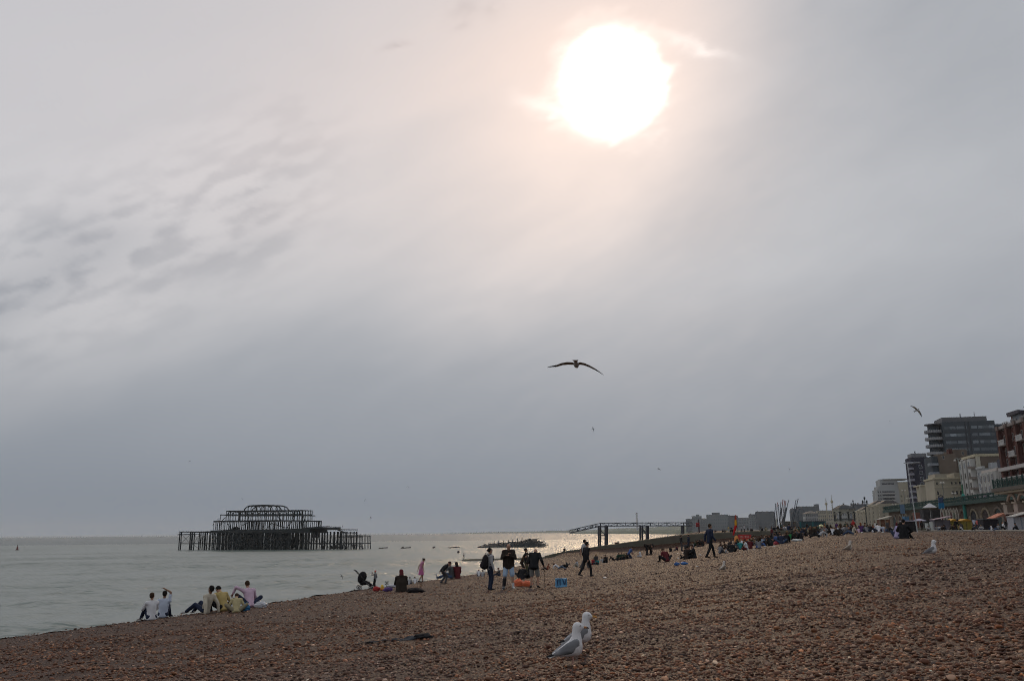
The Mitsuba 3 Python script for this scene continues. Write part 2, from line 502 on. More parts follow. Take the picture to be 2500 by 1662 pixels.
def _pebbles():
    R = np.random.default_rng(11)
    # (r0, r1, stones per square metre, mean radius)
    bands = [(3.6, 8.0, 560, 0.0182), (8.0, 12.0, 350, 0.0185), (12.0, 17.0, 235, 0.0192), (17.0, 26.0, 105, 0.0215), (26.0, 40.0, 26.0, 0.022), (40.0, 70.0, 5.0, 0.024)]
    P = []
    for r0, r1, dens, rad in bands:
        a0, a1 = math.radians(-35), math.radians(36)
        n = int(dens * 0.5 * (a1 - a0) * (r1 * r1 - r0 * r0))
        r = np.sqrt(R.uniform(r0 * r0, r1 * r1, n))
        a = R.uniform(a0, a1, n)
        s = rad * np.exp(R.normal(0, 0.33, n))
        P.append(np.stack([r * np.sin(a), r * np.cos(a), s], -1))
    P = np.vstack(P)
    z = ground_z(P[:, 0], P[:, 1])
    u, v = to_uv(P[:, :2])
    w = np.stack([P[:, 0], P[:, 1], z], -1) - EYE
    dep = w @ _F
    yy = 831 - 2100 * (w @ _U) / dep
    ok = (yy < 1760) & (u > crest_u(v) - 1.5)
    P, z = P[ok], z[ok]
    n = len(P)
    ico = trimesh.creation.icosahedron()
    V, F = np.array(ico.vertices), np.array(ico.faces)
    V = V[None] * (1 + R.uniform(-0.16, 0.16, (n, 12, 1)))
    V = V * np.stack([R.uniform(0.9, 1.35, n), R.uniform(0.8, 1.05, n), R.uniform(0.42, 0.72, n)], -1)[:, None]
    th, tl, ph = R.uniform(0, 2 * np.pi, n), R.normal(0, 0.35, n), R.uniform(0, 2 * np.pi, n)

    def rot(V, ang, i, j):
        c, s = np.cos(ang)[:, None], np.sin(ang)[:, None]
        a, b = V[..., i].copy(), V[..., j].copy()
        V[..., i], V[..., j] = a * c - b * s, a * s + b * c
    rot(V, ph, 0, 1); rot(V, tl, 1, 2); rot(V, th, 0, 1)
    V = V * P[:, 2][:, None, None]
    V += np.stack([P[:, 0], P[:, 1], z + P[:, 2] * R.uniform(-0.15, 0.55, n)], -1)[:, None]
    pal = np.array([[.150, .072, .040], [.190, .100, .058], [.24, .145, .09], [.10, .055, .038], [.165, .105, .075], [.31, .235, .175], [.42, .36, .30], [.60, .55, .49], [.15, .13, .125], [.28, .15, .075], [.23, .20, .18]])
    pr = np.array([.17, .19, .13, .14, .12, .085, .050, .026, .050, .065, .02]); pr = pr / pr.sum()
    C = pal[R.choice(len(pal), n, p=pr)] * np.exp(R.normal(-.02, 0.40, (n, 1))) * np.array([0.76, 0.54, 0.425])
    q = np.stack([P[:, 0] * 0.22, P[:, 1] * 0.22, P[:, 0] * 0 + 3.0], -1)
    grey = sstep(0.48, 0.70, meshkit.fbm(q, 3, 2))[:, None] * 0.33
    C = C * (1 - grey) + (C.mean(1, keepdims=True) * np.array([1.08, 0.97, 0.93])) * grey
    C = np.repeat(np.clip(C * 0.92, 0, 0.8), 12, axis=0)
    f = (F[None] + (np.arange(n) * 12)[:, None, None]).reshape(-1, 3)
    return trimesh.Trimesh(V.reshape(-1, 3), f, process=False), C


matte("stone", 0.6, 0.4)
_pm, _pc = _pebbles()
solo("pebbles", _pm, "stone", kind="stuff", label="loose brown, tan and pale pebbles covering the near beach", cat="pebbles", color=_pc, smooth=True)

# ------------------------------------------------------------------ people
ICO = np.array(trimesh.creation.icosphere(subdivisions=1).vertices)
ICO0 = np.array(trimesh.creation.icosahedron().vertices)
OCT = np.array([[1, 0, 0], [-1, 0, 0], [0, 1, 0], [0, -1, 0], [0, 0, 1], [0, 0, -1.0]])
A3 = np.array


def unit(v):
    v = np.asarray(v, float)
    return v / (np.linalg.norm(v) + 1e-12)


def hullpts(*ps):
    return m3.Manifold.hull_points(np.vstack(ps).astype(np.float64))


def ball(c, r, pts=ICO, axes=None):
    s = pts * np.broadcast_to(r, 3)
    if axes is not None:
        s = s @ np.asarray(axes)
    return np.asarray(c) + s


def bone(a, b, ra, rb, pts=ICO0):
    return hullpts(ball(a, ra, pts), ball(b, rb, pts))


def fuse(ms, refine=None, smooth=0):
    m = m3.Manifold.batch_boolean(ms, m3.OpType.Add)
    if refine:
        m = m.refine_to_length(refine)
    q = m.to_mesh()
    t = trimesh.Trimesh(np.array(q.vert_properties[:, :3]), np.array(q.tri_verts), process=False)
    if smooth:
        trimesh.smoothing.filter_taubin(t, lamb=0.5, nu=0.52, iterations=smooth)
    return t


def ik(a, t, l1, l2, bend):
    """Middle joint of a two-bone chain from a to t (t is drawn in if out of reach)."""
    a, t, bend = A3(a, float), A3(t, float), A3(bend, float)
    d = t - a
    L = np.linalg.norm(d)
    if L > 0.985 * (l1 + l2):
        t = a + d / L * 0.985 * (l1 + l2); d = t - a; L = np.linalg.norm(d)
    if L < abs(l1 - l2) + 0.05:
        L0 = abs(l1 - l2) + 0.05; t = a + unit(d) * L0; d = t - a; L = L0
    x = (l1 * l1 - l2 * l2 + L * L) / (2 * L)
    h = math.sqrt(max(l1 * l1 - x * x, 0))
    e = d / L
    b = bend - (bend @ e) * e
    return a + e * x + unit(b) * h, t


# name: (pelvis, lean forward deg, lean right deg, head nod deg, head turn deg, wrists L R, elbow bend L R, ankles L R, knee bend L R, toe dirs)
K_UP = (0, 0.25, 1)
POSES = {
    "stand": dict(P=(0, 0, .93), W=((-.27, .05, .86), (.27, .05, .86)), A=((-.10, .02, .08), (.10, -.02, .08))),
    "stand_wide": dict(P=(0, 0, .90), W=((-.30, .06, .84), (.28, .10, .86)), A=((-.19, .02, .08), (.17, -.04, .08))),
    "clasp": dict(P=(0, 0, .91), lean=8, nod=44, W=((-.03, .27, 1.22), (.05, .25, 1.27)), EB=((-1, .1, -.9), (1, .1, -.9)), A=((-.17, .10, .08), (.18, .02, .08))),
    "hunch": dict(P=(0, -.03, .90), lean=24, nod=58, W=((-.22, .30, .95), (.34, .18, .92)), A=((-.15, .0, .08), (.14, .02, .08))),
    "walk": dict(P=(0, 0, .92), lean=4, W=((-.27, -.10, .88), (.27, .16, .90)), A=((-.09, .30, .09), (.09, -.30, .13))),
    "stride": dict(P=(0, 0, .90), lean=6, W=((-.26, .10, .86), (.26, -.08, .86)), A=((-.10, -.36, .14), (.10, .22, .08))),
    "stoop": dict(P=(0, -.05, .80), lean=42, nod=30, W=((-.24, -.22, .70), (.24, -.18, .72)), A=((-.10, -.12, .10), (.11, .12, .08))),
    "bend": dict(P=(0, -.12, .90), lean=100, nod=10, W=((-.14, .46, .40), (.14, .50, .36)), A=((-.15, .0, .08), (.15, .02, .08))),
    "hug": dict(P=(0, 0, .12), lean=18, nod=8, W=((-.06, .44, .36), (.06, .44, .34)), EB=((-.6, -.5, -.3), (.6, -.5, -.3)), A=((-.12, .52, .07), (.12, .52, .07)), KB=(K_UP, K_UP)),
    "hug_look": dict(P=(0, 0, .12), lean=8, nod=-5, turn=35, W=((-.10, .44, .36), (.10, .44, .34)), EB=((-.6, -.5, -.3), (.6, -.5, -.3)), A=((-.14, .56, .07), (.14, .52, .07)), KB=(K_UP, K_UP)),
    "slump": dict(P=(0, 0, .12), lean=30, nod=35, W=((-.16, .36, .20), (.16, .36, .20)), EB=((-.6, -.5, -.3), (.6, -.5, -.3)), A=((-.22, .42, .07), (.22, .42, .07)), KB=((-.8, .2, .6), (.8, .2, .6))),
    "cross": dict(P=(0, 0, .12), lean=12, nod=12, W=((-.22, .30, .24), (.22, .30, .24)), EB=((-1, -.3, 0), (1, -.3, 0)), A=((.10, .26, .08), (-.10, .30, .08)), KB=((-1, .3, .15), (1, .3, .15))),
    "prop": dict(P=(0, 0, .12), lean=-16, nod=-2, W=((-.28, -.30, .06), (.28, -.28, .06)), EB=((-.4, -1, 0), (.4, -1, 0)), A=((-.12, .76, .07), (.12, .70, .07)), KB=(K_UP, K_UP)),
    "long": dict(P=(0, 0, .12), lean=10, nod=15, W=((-.14, .36, .30), (.14, .36, .28)), EB=((-1, -.3, 0), (1, -.3, 0)), A=((-.10, .84, .07), (.12, .78, .07)), KB=(K_UP, K_UP)),
    "wave": dict(P=(0, 0, .12), lean=6, nod=-6, W=((-.14, .38, .24), (-.02, .18, .96)), EB=((-1, -.3, 0), (1, -.2, .5)), A=((-.12, .55, .07), (.12, .55, .07)), KB=(K_UP, K_UP)),
    "reach": dict(P=(0, 0, .12), lean=24, nod=6, turn=20, W=((-.46, .34, .46), (.14, .40, .14)), EB=((-.6, -.2, .7), (1, -.2, 0)), A=((-.20, .48, .07), (.20, .42, .07)), KB=((-.6, .2, .8), (.8, .2, .5))),
    "recline": dict(P=(0, 0, .13), lean=-48, nod=-25, W=((-.30, -.52, .06), (.30, -.50, .06)), EB=((-.3, -1, -.2), (.3, -1, -.2)), A=((-.12, .82, .07), (.14, .66, .07)), KB=(K_UP, K_UP)),
    "lie": dict(P=(0, 0, .12), lean=-82, nod=-8, W=((-.30, -.02, .08), (.20, -.20, .22)), A=((-.12, .84, .07), (.12, .60, .07)), KB=(K_UP, K_UP)),
    "kneel": dict(P=(0, -.30, .40), lean=32, nod=20, W=((-.16, .20, .30), (.16, .24, .28)), A=((-.12, -.46, .06), (.12, -.46, .06)), KB=((0, 1, -.6), (0, 1, -.6)), toes=-1),
    "drink": dict(P=(0, 0, .93), nod=-8, W=((-.04, .30, 1.50), (.20, .08, .92)), EB=((-.6, .3, -1), (.5, -1, 0)), A=((-.09, .02, .08), (.09, -.02, .08))),
    "lean_walk": dict(P=(0, 0, .92), lean=14, nod=30, W=((-.20, -.16, .84), (.22, .14, .84)), A=((-.07, .16, .09), (.08, -.18, .12))),
}
_pose_cache = {}


def rotm(axis, deg):
    return trimesh.transformations.rotation_matrix(math.radians(deg), axis)[:3, :3]


def skeleton(name):
    q = POSES[name]
    J = {"P": A3(q["P"], float)}
    M = rotm([1, 0, 0], -q.get("lean", 0)) @ rotm([0, 1, 0], q.get("side", 0))
    J["M"] = M
    J["N"] = J["P"] + M @ A3([0, 0, .50])
    Hm = M @ rotm([1, 0, 0], -q.get("nod", 0) * 1.0) @ rotm([0, 0, 1], -q.get("turn", 0))
    if abs(q.get("lean", 0)) > 60 and q.get("lean", 0) < 0:
        Hm = M @ rotm([1, 0, 0], -q.get("nod", 0))
    J["HM"] = Hm
    J["H"] = J["N"] + 0.5 * (M + Hm) @ A3([0, .012, .175])
    for i, s in ((0, -1), (1, 1)):
        J["s", i] = J["P"] + M @ A3([s * .175, -.01, .455])
        J["h", i] = J["P"] + (M @ A3([s * .09, 0, 0]) if q.get("lean", 0) < 60 else A3([s * .09, 0, 0]))
        eb = q.get("EB", ((-.25, -1, 0), (.25, -1, 0)))[i]
        J["e", i], J["w", i] = ik(J["s", i], q["W"][i], .285, .255, eb)
        kb = q.get("KB", ((-.05, 1, .05), (.05, 1, .05)))[i]
        J["k", i], J["a", i] = ik(J["h", i], q["A"][i], .43, .425, kb)
        shin = unit(J["a", i] - J["k", i])
        toe = A3([s * .25, 1, 0]) if q.get("toes", 1) > 0 else A3([0, -1, 0])
        J["t", i] = J["a", i] + unit(toe) * .15 + A3([0, 0, -.05 if q.get("toes", 1) > 0 else 0])
        if shin[2] > -0.35 and q.get("toes", 1) > 0:                      # legs out flat: toes point up
            J["t", i] = J["a", i] + unit(A3([s * .3, .35, 1])) * .15
    return J


def hand(J, i):
    w, f = J["w", i], unit(J["w", i] - J["e", i])
    s = -1 if i == 0 else 1
    side = unit(np.cross(f, [0, 0, 1.0]) if abs(f[2]) < .9 else np.cross(f, [0, 1.0, 0]))
    nrm = np.cross(side, f)
    curl = nrm * (-1 if nrm[2] > 0 else 1)
    out = [hullpts(ball(w, .026, OCT), ball(w + f * .085 + side * .03, .014, OCT), ball(w + f * .085 - side * .03, .014, OCT))]
    for k, ln in enumerate((.058, .07, .074, .062)):
        b = w + f * .085 + side * (-.03 + .02 * k)
        m = b + unit(f + curl * .35) * ln * .55
        e = m + unit(f + curl * .9) * ln * .5
        out += [bone(b, m, .0095, .0085, OCT), bone(m, e, .0085, .007, OCT)]
    b = w + f * .03 + side * .024 * s
    m = b + unit(f * .6 + side * s * .8) * .045
    out += [bone(b, m, .012, .010, OCT), bone(m, m + unit(f + curl * .3) * .032, .010, .008, OCT)]
    return out


def torso(J, g, low=-.06, fat=1.0):
    M, P = J["M"], J["P"]
    ax = M.T

    def sec(z, w, d, y=0.0, h=.05):
        ff = 1 + (fat - 1) * (1.0 if z < .3 else 0.25)
        return ball(P + M @ A3([0, y, z]), A3([(w + g) * ff, (d + g) * (1 + (ff - 1) * 1.5), h]), ICO, ax)
    secs = [sec(low, .155, .105), sec(.10, .145, .098), sec(.24, .150, .105, .005), sec(.36, .175, .112, .008), sec(.445, .165, .08, 0, .045)]
    return [hullpts(a, b) for a, b in zip(secs[:-1], secs[1:])] + [hullpts(ball(J["s", 0], .062 + g), ball(J["s", 1], .062 + g), ball(P + M @ A3([0, 0, .36]), .09 + g))]


def head(J, g=0.0):
    H, M = J["H"], J["HM"]
    ax = M.T
    p = lambda x, y, z: H + M @ A3([x, y, z])  # noqa: E731
    out = [hullpts(ball(p(0, -.012, .035), A3([.076, .094, .088]) + g, ICO, ax), ball(p(0, .035, -.055), A3([.052, .05, .045]) + g, ICO, ax))]
    if not g:
        out += [bone(p(0, .088, .012), p(0, .108, -.018), .010, .014, ICO0), bone(p(0, .075, -.085), p(0, .082, -.078), .022, .02, ICO0),
                bone(p(0, .082, -.052), p(0, .09, -.052), .016, .012, OCT), bone(p(-.03, .078, .028), p(.03, .078, .028), .014, .014, ICO0)]
        for s in (-1, 1):
            out.append(hullpts(ball(p(s * .078, -.01, .0), A3([.010, .018, .030]), ICO0, ax)))
    return out


def person_meshes(pose, sleeve="long", legs="trousers", hair="short", fat=1.0, fine=False, hood=False, jacket=False):
    key = (pose, sleeve, legs, hair, fat, fine, hood, jacket)
    if key in _pose_cache:
        return _pose_cache[key]
    J = skeleton(pose)
    rf, sm = (0.040, 18) if fine else (None, 0)
    out = {}
    b = torso(J, -.012, -.03, fat) + head(J) + [bone(J["N"] - J["M"] @ A3([0, 0, .04]), J["H"] - J["HM"] @ A3([0, .01, .05]), .058, .052)]
    for i in (0, 1):
        b += [bone(J["s", i], J["e", i], .050, .040), bone(J["e", i], J["w", i], .040, .027)] + hand(J, i)
        b += [bone(J["h", i], J["k", i], .080, .052), bone(J["k", i], (J["k", i] * .65 + J["a", i] * .35), .052, .054), bone(J["k", i] * .65 + J["a", i] * .35, J["a", i], .054, .036), bone(J["a", i] - A3([0, 0, .02]), J["t", i], .036, .026)]
    out["body"] = fuse(b, 0.03 if fine else None, 3 if fine else 0)
    t = torso(J, .014 + (.012 if jacket else 0), -.13 if jacket else -.07, fat)
    sl = .014 if jacket else .008
    for i in (0, 1):
        if sleeve == "long":
            t += [bone(J["s", i], J["e", i], .060 + sl, .050 + sl), bone(J["e", i], J["w", i], .050 + sl, .036 + sl)]
        elif sleeve == "short":
            t += [bone(J["s", i], J["s", i] * .35 + J["e", i] * .65, .064, .060)]
    if hood:
        t.append(hullpts(ball(J["N"] + J["M"] @ A3([0, -.05, .03]), (.10, .07, .06)), ball(J["N"] + J["M"] @ A3([0, -.09, .0]), (.08, .05, .05))))
    t.append(bone(J["N"] - J["M"] @ A3([0, 0, .05]), J["N"] + J["M"] @ A3([0, .005, .03]), .085, .066))
    out["top"] = fuse(t, rf, sm)
    M, P = J["M"], J["P"]
    l = []
    if legs in ("trousers", "shorts"):
        l.append(hullpts(ball(P + M @ A3([0, 0, .06]), A3([.155, .112, .05]) * fat, ICO, M.T), ball(J["h", 0], .094), ball(J["h", 1], .094)))
        for i in (0, 1):
            k, a, h = J["k", i], J["a", i], J["h", i]
            if legs == "trousers":
                l += [bone(h, k, .094, .068, ICO), bone(k, k * .6 + a * .4, .068, .064, ICO), bone(k * .6 + a * .4, a + unit(a - k) * .02, .064, .056, ICO)]
            else:
                l += [bone(h, h * .06 + k * .94, .100, .092, ICO)]
    else:                                                                # a full skirt to the knee
        kk = (J["k", 0] + J["k", 1]) / 2
        l.append(hullpts(ball(P + M @ A3([0, 0, .08]), (.14, .10, .04)), ball(kk * .85 + P * .15 + A3([-.16, -.06, 0]), (.09, .10, .03)), ball(kk * .85 + P * .15 + A3([.16, .0, 0]), (.09, .10, .03)), ball(kk * .85 + P * .15 + A3([0, -.20, .0]), (.12, .06, .03)), ball(kk * .85 + P * .15 + A3([0, .10, .02]), (.12, .06, .03))))
    out["trousers" if legs == "trousers" else legs] = fuse(l, rf, sm)
    s = []
    for i in (0, 1):
        a, t_ = J["a", i], J["t", i]
        heel = a - unit(t_ - a) * .05 + A3([0, 0, -.03])
        s.append((hullpts(ball(a + A3([0, 0, -.01]), .046), ball(heel, .034), ball(t_, (.042, .042, .030)), ball(t_ + unit(t_ - a) * .05, (.034, .034, .024)))))
    out["shoe"] = [fuse([x]) for x in s]
    H, HM = J["H"], J["HM"]
    p = lambda x, y, z: H + HM @ A3([x, y, z])  # noqa: E731
    ax = HM.T
    if hair == "short":
        h = [hullpts(ball(p(0, -.02, .05), A3([.083, .098, .086]), ICO, ax), ball(p(0, -.055, -.01), A3([.070, .055, .055]), ICO, ax)), hullpts(ball(p(0, .05, .085), A3([.060, .035, .035]), ICO0, ax), ball(p(0, 0, .09), A3([.075, .06, .045]), ICO0, ax))]
    elif hair == "long":
        h = [hullpts(ball(p(0, -.02, .05), A3([.088, .102, .088]), ICO, ax), ball(p(0, -.06, -.02), A3([.085, .06, .06]), ICO, ax)),
             hullpts(ball(p(0, -.06, -.01), A3([.086, .06, .06]), ICO, ax), ball(p(0, -.085, -.20), A3([.075, .04, .05]), ICO, ax))]
    elif hair == "bun":
        h = [hullpts(ball(p(0, -.02, .05), A3([.084, .10, .086]), ICO, ax), ball(p(0, -.06, -.01), A3([.074, .055, .055]), ICO, ax)), hullpts(ball(p(0, -.13, .02), A3([.045, .045, .045]), ICO0, ax))]
    elif hair == "scarf":
        h = [hullpts(ball(p(0, -.015, .045), A3([.092, .106, .098]), ICO, ax), ball(p(0, -.05, -.05), A3([.088, .07, .06]), ICO, ax)), hullpts(ball(p(0, -.05, -.05), A3([.088, .07, .06]), ICO, ax), ball(p(0, -.05, -.15), A3([.10, .08, .05]), ICO, ax))]
    elif hair == "hat":
        h = [hullpts(ball(p(0, -.01, .075), A3([.088, .10, .075]), ICO, ax)), hullpts(ball(p(0, .01, .055), A3([.125, .14, .012]), ICO, ax))]
    else:
        h = None
    if h:
        out["hat" if hair == "hat" else ("headscarf" if hair == "scarf" else "hair")] = fuse(h, 0.04 if fine else None, 3 if fine else 0)
    if fine and hair != "scarf":
        out["eye"] = [fuse([hullpts(ball(p(s_ * .030, .083, .012), .009, ICO0))]) for s_ in (-1, 1)]
    zs = max(out["body"].vertices[:, 2].max(), max(out[k].vertices[:, 2].max() for k in ("hair", "hat", "headscarf") if k in out) if h else 0)
    _pose_cache[key] = (out, zs, J)
    return _pose_cache[key]


PAL = dict(white=(.62, .62, .64), pale=(.45, .50, .60), cream=(.50, .45, .36), yellow=(.42, .32, .13), lemon=(.42, .36, .20), pink=(.55, .40, .50), grey=(.20, .20, .21), lgrey=(.36, .36, .37),
           dgrey=(.07, .07, .075), black=(.016, .016, .018), navy=(.02, .028, .055), blue=(.06, .11, .28), sky=(.32, .42, .55), denim=(.045, .07, .13), pdenim=(.12, .16, .22), brown=(.055, .035, .022),
           dbrown=(.028, .020, .016), maroon=(.10, .018, .022), red=(.42, .03, .03), rust=(.28, .09, .05), green=(.02, .20, .06), dgreen=(.02, .05, .035), olive=(.09, .085, .045), tan=(.28, .20, .12),
           teal=(.03, .22, .22), purple=(.08, .035, .12), rose=(.42, .17, .27), lilac=(.36, .32, .48), magenta=(.46, .13, .28), coral=(.62, .16, .14), khaki=(.24, .21, .14), skin=(.36, .20, .135), dskin=(.20, .105, .065),
           pskin=(.48, .31, .24), hblack=(.012, .010, .009), hbrown=(.045, .026, .015), hfair=(.24, .16, .075), hred=(.16, .05, .02), hgrey=(.28, .27, .26), check=(.20, .20, .19), trainer=(.55, .54, .52))
_ply_cache = {}
PEOPLE = []


def plyc(ck, mesh, bsdf, color, smooth):
    k = (ck, tuple(np.round(color, 4)))
    if k not in _ply_cache:
        v, f, n = meshkit.arrays(mesh, smooth if smooth is not True else True)
        _ply_cache[k] = mikit.ply(trimesh.Trimesh(v, f, process=False), bsdf, smooth=True, uv=pack(color, len(v)))
    return _ply_cache[k]


def person(x, y, h, pose, face, top, legs_c, label, hair_c="hbrown", skin="skin", group=None, depth=None, shoes="black", fine=False, lift=0.0, **kw):
    """A person whose lowest point is seen at (x, y), h photo pixels tall, heading FACE degrees (0 = away, 90 = to the right)."""
    meshes, zs, J = person_meshes(pose, fine=fine, **kw)
    if depth is None:
        p, d = on_ground(x, y)
        if p is None:
            d = 104.0
            p = at_depth(x, y, d)
            p[2] = float(ground_z(p[0], p[1]))
    else:
        d = depth
        p = at_depth(x, y, d)
        p[2] = float(ground_z(p[0], p[1])) if lift is not None else p[2]
    s = float(np.clip(h * d / 2100 / zs, 0.45, 1.18))
    a = math.radians(face)
    m = np.eye(4)
    m[:3, :3] = A3([[math.cos(a), math.sin(a), 0], [-math.sin(a), math.cos(a), 0], [0, 0, 1]]) * s
    m[:3, 3] = p + A3([0, 0, (lift or 0) - 0.015])
    key = thing("person", label, "person", group)
    W = tw(m)
    PEOPLE.append((key, x, y, d, s * 1.72, J, m))
    ck = (pose, tuple(sorted(kw.items())), fine)
    for nm, me in meshes.items():
        if nm == "shoe":
            for i, q in enumerate(me):
                part(key, "shoe", q, None, to_world=W, shape=plyc((ck, nm, i), q, "cloth", PAL[shoes], 50))
            continue
        if nm == "eye":
            for i, q in enumerate(me):
                part(key, "eye", q, None, to_world=W, shape=plyc((ck, nm, i), q, "skin", (.02, .015, .012), True))
            continue
        c = {"body": PAL[skin], "top": PAL[top], "trousers": PAL[legs_c], "shorts": PAL[legs_c], "skirt": PAL[legs_c], "hair": PAL[hair_c], "hat": PAL[hair_c], "headscarf": PAL[hair_c]}[nm]
        nm2 = {"top": "jacket" if kw.get("jacket") else "shirt"}.get(nm, nm)
        part(key, nm2, me, None, to_world=W, shape=plyc((ck, nm), me, "skin" if nm == "body" else "cloth", c, 50))
    return key, m, J

# ------------------------------------------------------------------ people by the water, left to right
P_ = person
P_(369, 1513, 66, "hug_look", -42, "white", "navy", "man in a white shirt sitting hunched at the left end of the seated row", hair_c="hbrown", fine=True, shoes="trainer")
P_(397, 1507, 71, "wave", -10, "pale", "navy", "man in a pale blue tee shirt raising a bare arm", hair_c="hblack", skin="dskin", fine=True, sleeve="short")
P_(502, 1497, 68, "prop", -60, "cream", "navy", "man in a cream jumper leaning back on his arms, dark legs stretched out", hair_c="hblack", skin="dskin", fine=True, shoes="trainer")
P_(546, 1492, 62, "slump", -48, "yellow", "black", "person in a yellow tee shirt sitting with head bowed", hair_c="hblack", skin="skin", fine=True, sleeve="short")
P_(577, 1487, 46, "slump", -20, "lemon", "khaki", "person in pale yellow half hidden behind the pink shirted man", hair_c="hbrown", sleeve="short", depth=29.6)
P_(610, 1482, 64, "reach", -40, "pink", "navy", "man in a pale pink shirt reaching out an arm, rightmost of the seated row", hair_c="hbrown", fine=True)
P_(915, 1436, 44, "drink", -70, "grey", "black", "child in a coral hat drinking from a bottle", hair_c="coral", fine=True, hair="hat")
P_(980, 1444, 54, "hug", -12, "dbrown", "black", "woman in a dark brown hooded coat sitting with her back to the camera", hair_c="maroon", fine=True, hood=True, jacket=True, hair="scarf", fat=1.3)
P_(1027, 1421, 58, "lean_walk", 62, "rose", "magenta", "girl in a bright pink dress walking along the water edge", hair_c="hbrown", fine=True, hair="bun", sleeve="none", legs="skirt")
P_(999, 1425, 18, "hug", 10, "lgrey", "navy", "small child sitting by the water just left of the girl in pink", hair_c="hblack", depth=44)
P_(1013, 1424, 15, "hug", -10, "white", "tan", "small child sitting by the water at the feet of the girl in pink", hair_c="hbrown", depth=45)
P_(1082, 1404, 52, "stoop", 68, "black", "dgrey", "person in black stooping forward behind the seated couple", hair_c="hblack", fine=True, depth=43)
P_(1103, 1412, 42, "long", -62, "dgrey", "denim", "young man in a grey tee shirt sitting with his legs stretched to the left", hair_c="hbrown", fine=True, sleeve="short", shoes="trainer")
P_(1117, 1411, 40, "hug", -20, "maroon", "dbrown", "person in a maroon coat and head covering beside the young man in grey", hair_c="dbrown", fine=True, hair="scarf", jacket=True)
P_(1169, 1401, 17, "hug", -8, "white", "navy", "dark haired person in white sitting just left of the woman with the backpack", hair_c="hblack", depth=50)
P_(1178, 1401, 18, "hug", 5, "lgrey", "navy", "person in grey sitting just behind the black backpack", hair_c="hbrown", depth=51)
bp_key, bp_m, bp_J = P_(1196, 1440, 102, "stand", 62, "lgrey", "navy", "woman in a pale grey top and dark trousers carrying a black backpack", hair_c="hblack", fine=True, hair="bun")
P_(1220, 1396, 20, "long", -80, "dgrey", "navy", "child in grey sitting between the backpack woman and the man in pale shorts", hair_c="hbrown", skin="pskin", depth=50)
P_(1242, 1436, 107, "clasp", 178, "dbrown", "sky", "heavy man in pale shorts, arms clasped, one foot in a black medical boot", fine=True, hair="none", legs="shorts", fat=1.28, jacket=True, shoes="trainer")
P_(1284, 1392, 72, "stand", 95, "black", "olive", "man in black standing behind the two men in shorts, only his upper half clear", hair_c="hblack", skin="dskin", depth=44, fine=True)
P_(1275, 1392, 58, "hunch", 85, "brown", "dbrown", "person in brown half hidden between the two men in shorts", hair_c="hbrown", depth=46)
P_(1294, 1394, 57, "hunch", -90, "dbrown", "black", "person with dark hair just behind the shoulder of the man with the stick", hair_c="hblack", depth=43)
P_(1273, 1390, 32, "slump", 20, "black", "black", "person in a black coat sitting low between the two men in shorts", hair_c="hblack", depth=42, jacket=True)
st_key, st_m, st_J = P_(1305, 1434, 93, "hunch", 12, "black", "check", "bald man in a black jacket and checked shorts leaning on a walking stick", fine=True, hair="none", legs="shorts", jacket=True, fat=1.1)
P_(1336, 1379, 16, "prop", -60, "rust", "black", "red haired person sitting propped up right of the man with the stick", hair_c="hred", depth=58)
P_(1364, 1378, 15, "recline", 95, "white", "pdenim", "person in a white shirt lying back on the shingle", hair_c="hbrown", depth=60)
P_(1380, 1374, 12, "lie", 10, "black", "black", "person in black lying with both knees up", hair_c="hblack", depth=63)
P_(1427, 1382, 71, "walk", 70, "lgrey", "dgrey", "man in a light grey tee shirt walking behind the man in black", hair_c="hblack", depth=56, sleeve="short", fine=True)
P_(1432, 1407, 84, "stride", 62, "black", "black", "man dressed all in black walking to the right past the blue bag", hair_c="hblack", fine=True, jacket=True)
P_(1410, 1372, 17, "cross", -60, "lgrey", "khaki", "person in light grey sitting just left of the man in black", hair_c="hfair", depth=66)
P_(1446, 1367, 17, "hug", 150, "red", "navy", "person in a red top sitting just right of the man in black", hair_c="hfair", depth=68)
P_(1455, 1365, 26, "kneel", 175, "dgrey", "black", "woman with long fair hair kneeling between the red top and the teal top", hair_c="hfair", depth=70, hair="long")
P_(1459, 1366, 15, "hug", 200, "teal", "black", "person in a teal top sitting beside the woman with fair hair", hair_c="hbrown", depth=67)
P_(1471, 1362, 16, "prop", 40, "lgrey", "black", "person in grey leaning back beside a person in black", hair_c="hblack", depth=74)
P_(1480, 1362, 20, "hug", -150, "black", "black", "person in black sitting beside the leaning person in grey", hair_c="hblack", depth=74, jacket=True)
P_(1499, 1358, 12, "recline", 60, "black", "black", "person in black reclining left of the four in dark coats", hair_c="hblack", depth=80)
for i, (x, y, h, c, hc, w) in enumerate(((1509, 1356, 17, "dgreen", "hbrown", "first"), (1517, 1356, 18, "dgreen", "hbrown", "second"), (1524, 1356, 18, "olive", "hfair", "third"), (1532, 1355, 16, "dbrown", "hbrown", "last"))):
    P_(x, y, h, "hug" if i % 2 else "cross", 150 + 25 * i, c, "black", f"{w} of four people in dark coats sitting before the groyne", hair_c=hc, depth=82, jacket=True, group="four people in dark coats by the groyne")
P_(1542, 1353, 28, "kneel", 80, "blue", "navy", "person in a blue tee shirt kneeling upright before the groyne", hair_c="hbrown", depth=84, sleeve="short")
P_(1564, 1351, 18, "cross", -70, "white", "white", "person in a white tee shirt and white trousers sitting before the groyne", hair_c="hfair", depth=86, sleeve="short")
P_(1579, 1349, 33, "bend", 92, "dbrown", "black", "person in black bending double, the left one of two", hair_c="hblack", depth=92)
P_(1590, 1348, 32, "bend", -95, "brown", "black", "person in dark clothes bending double, the right one of two", hair_c="hbrown", depth=93)
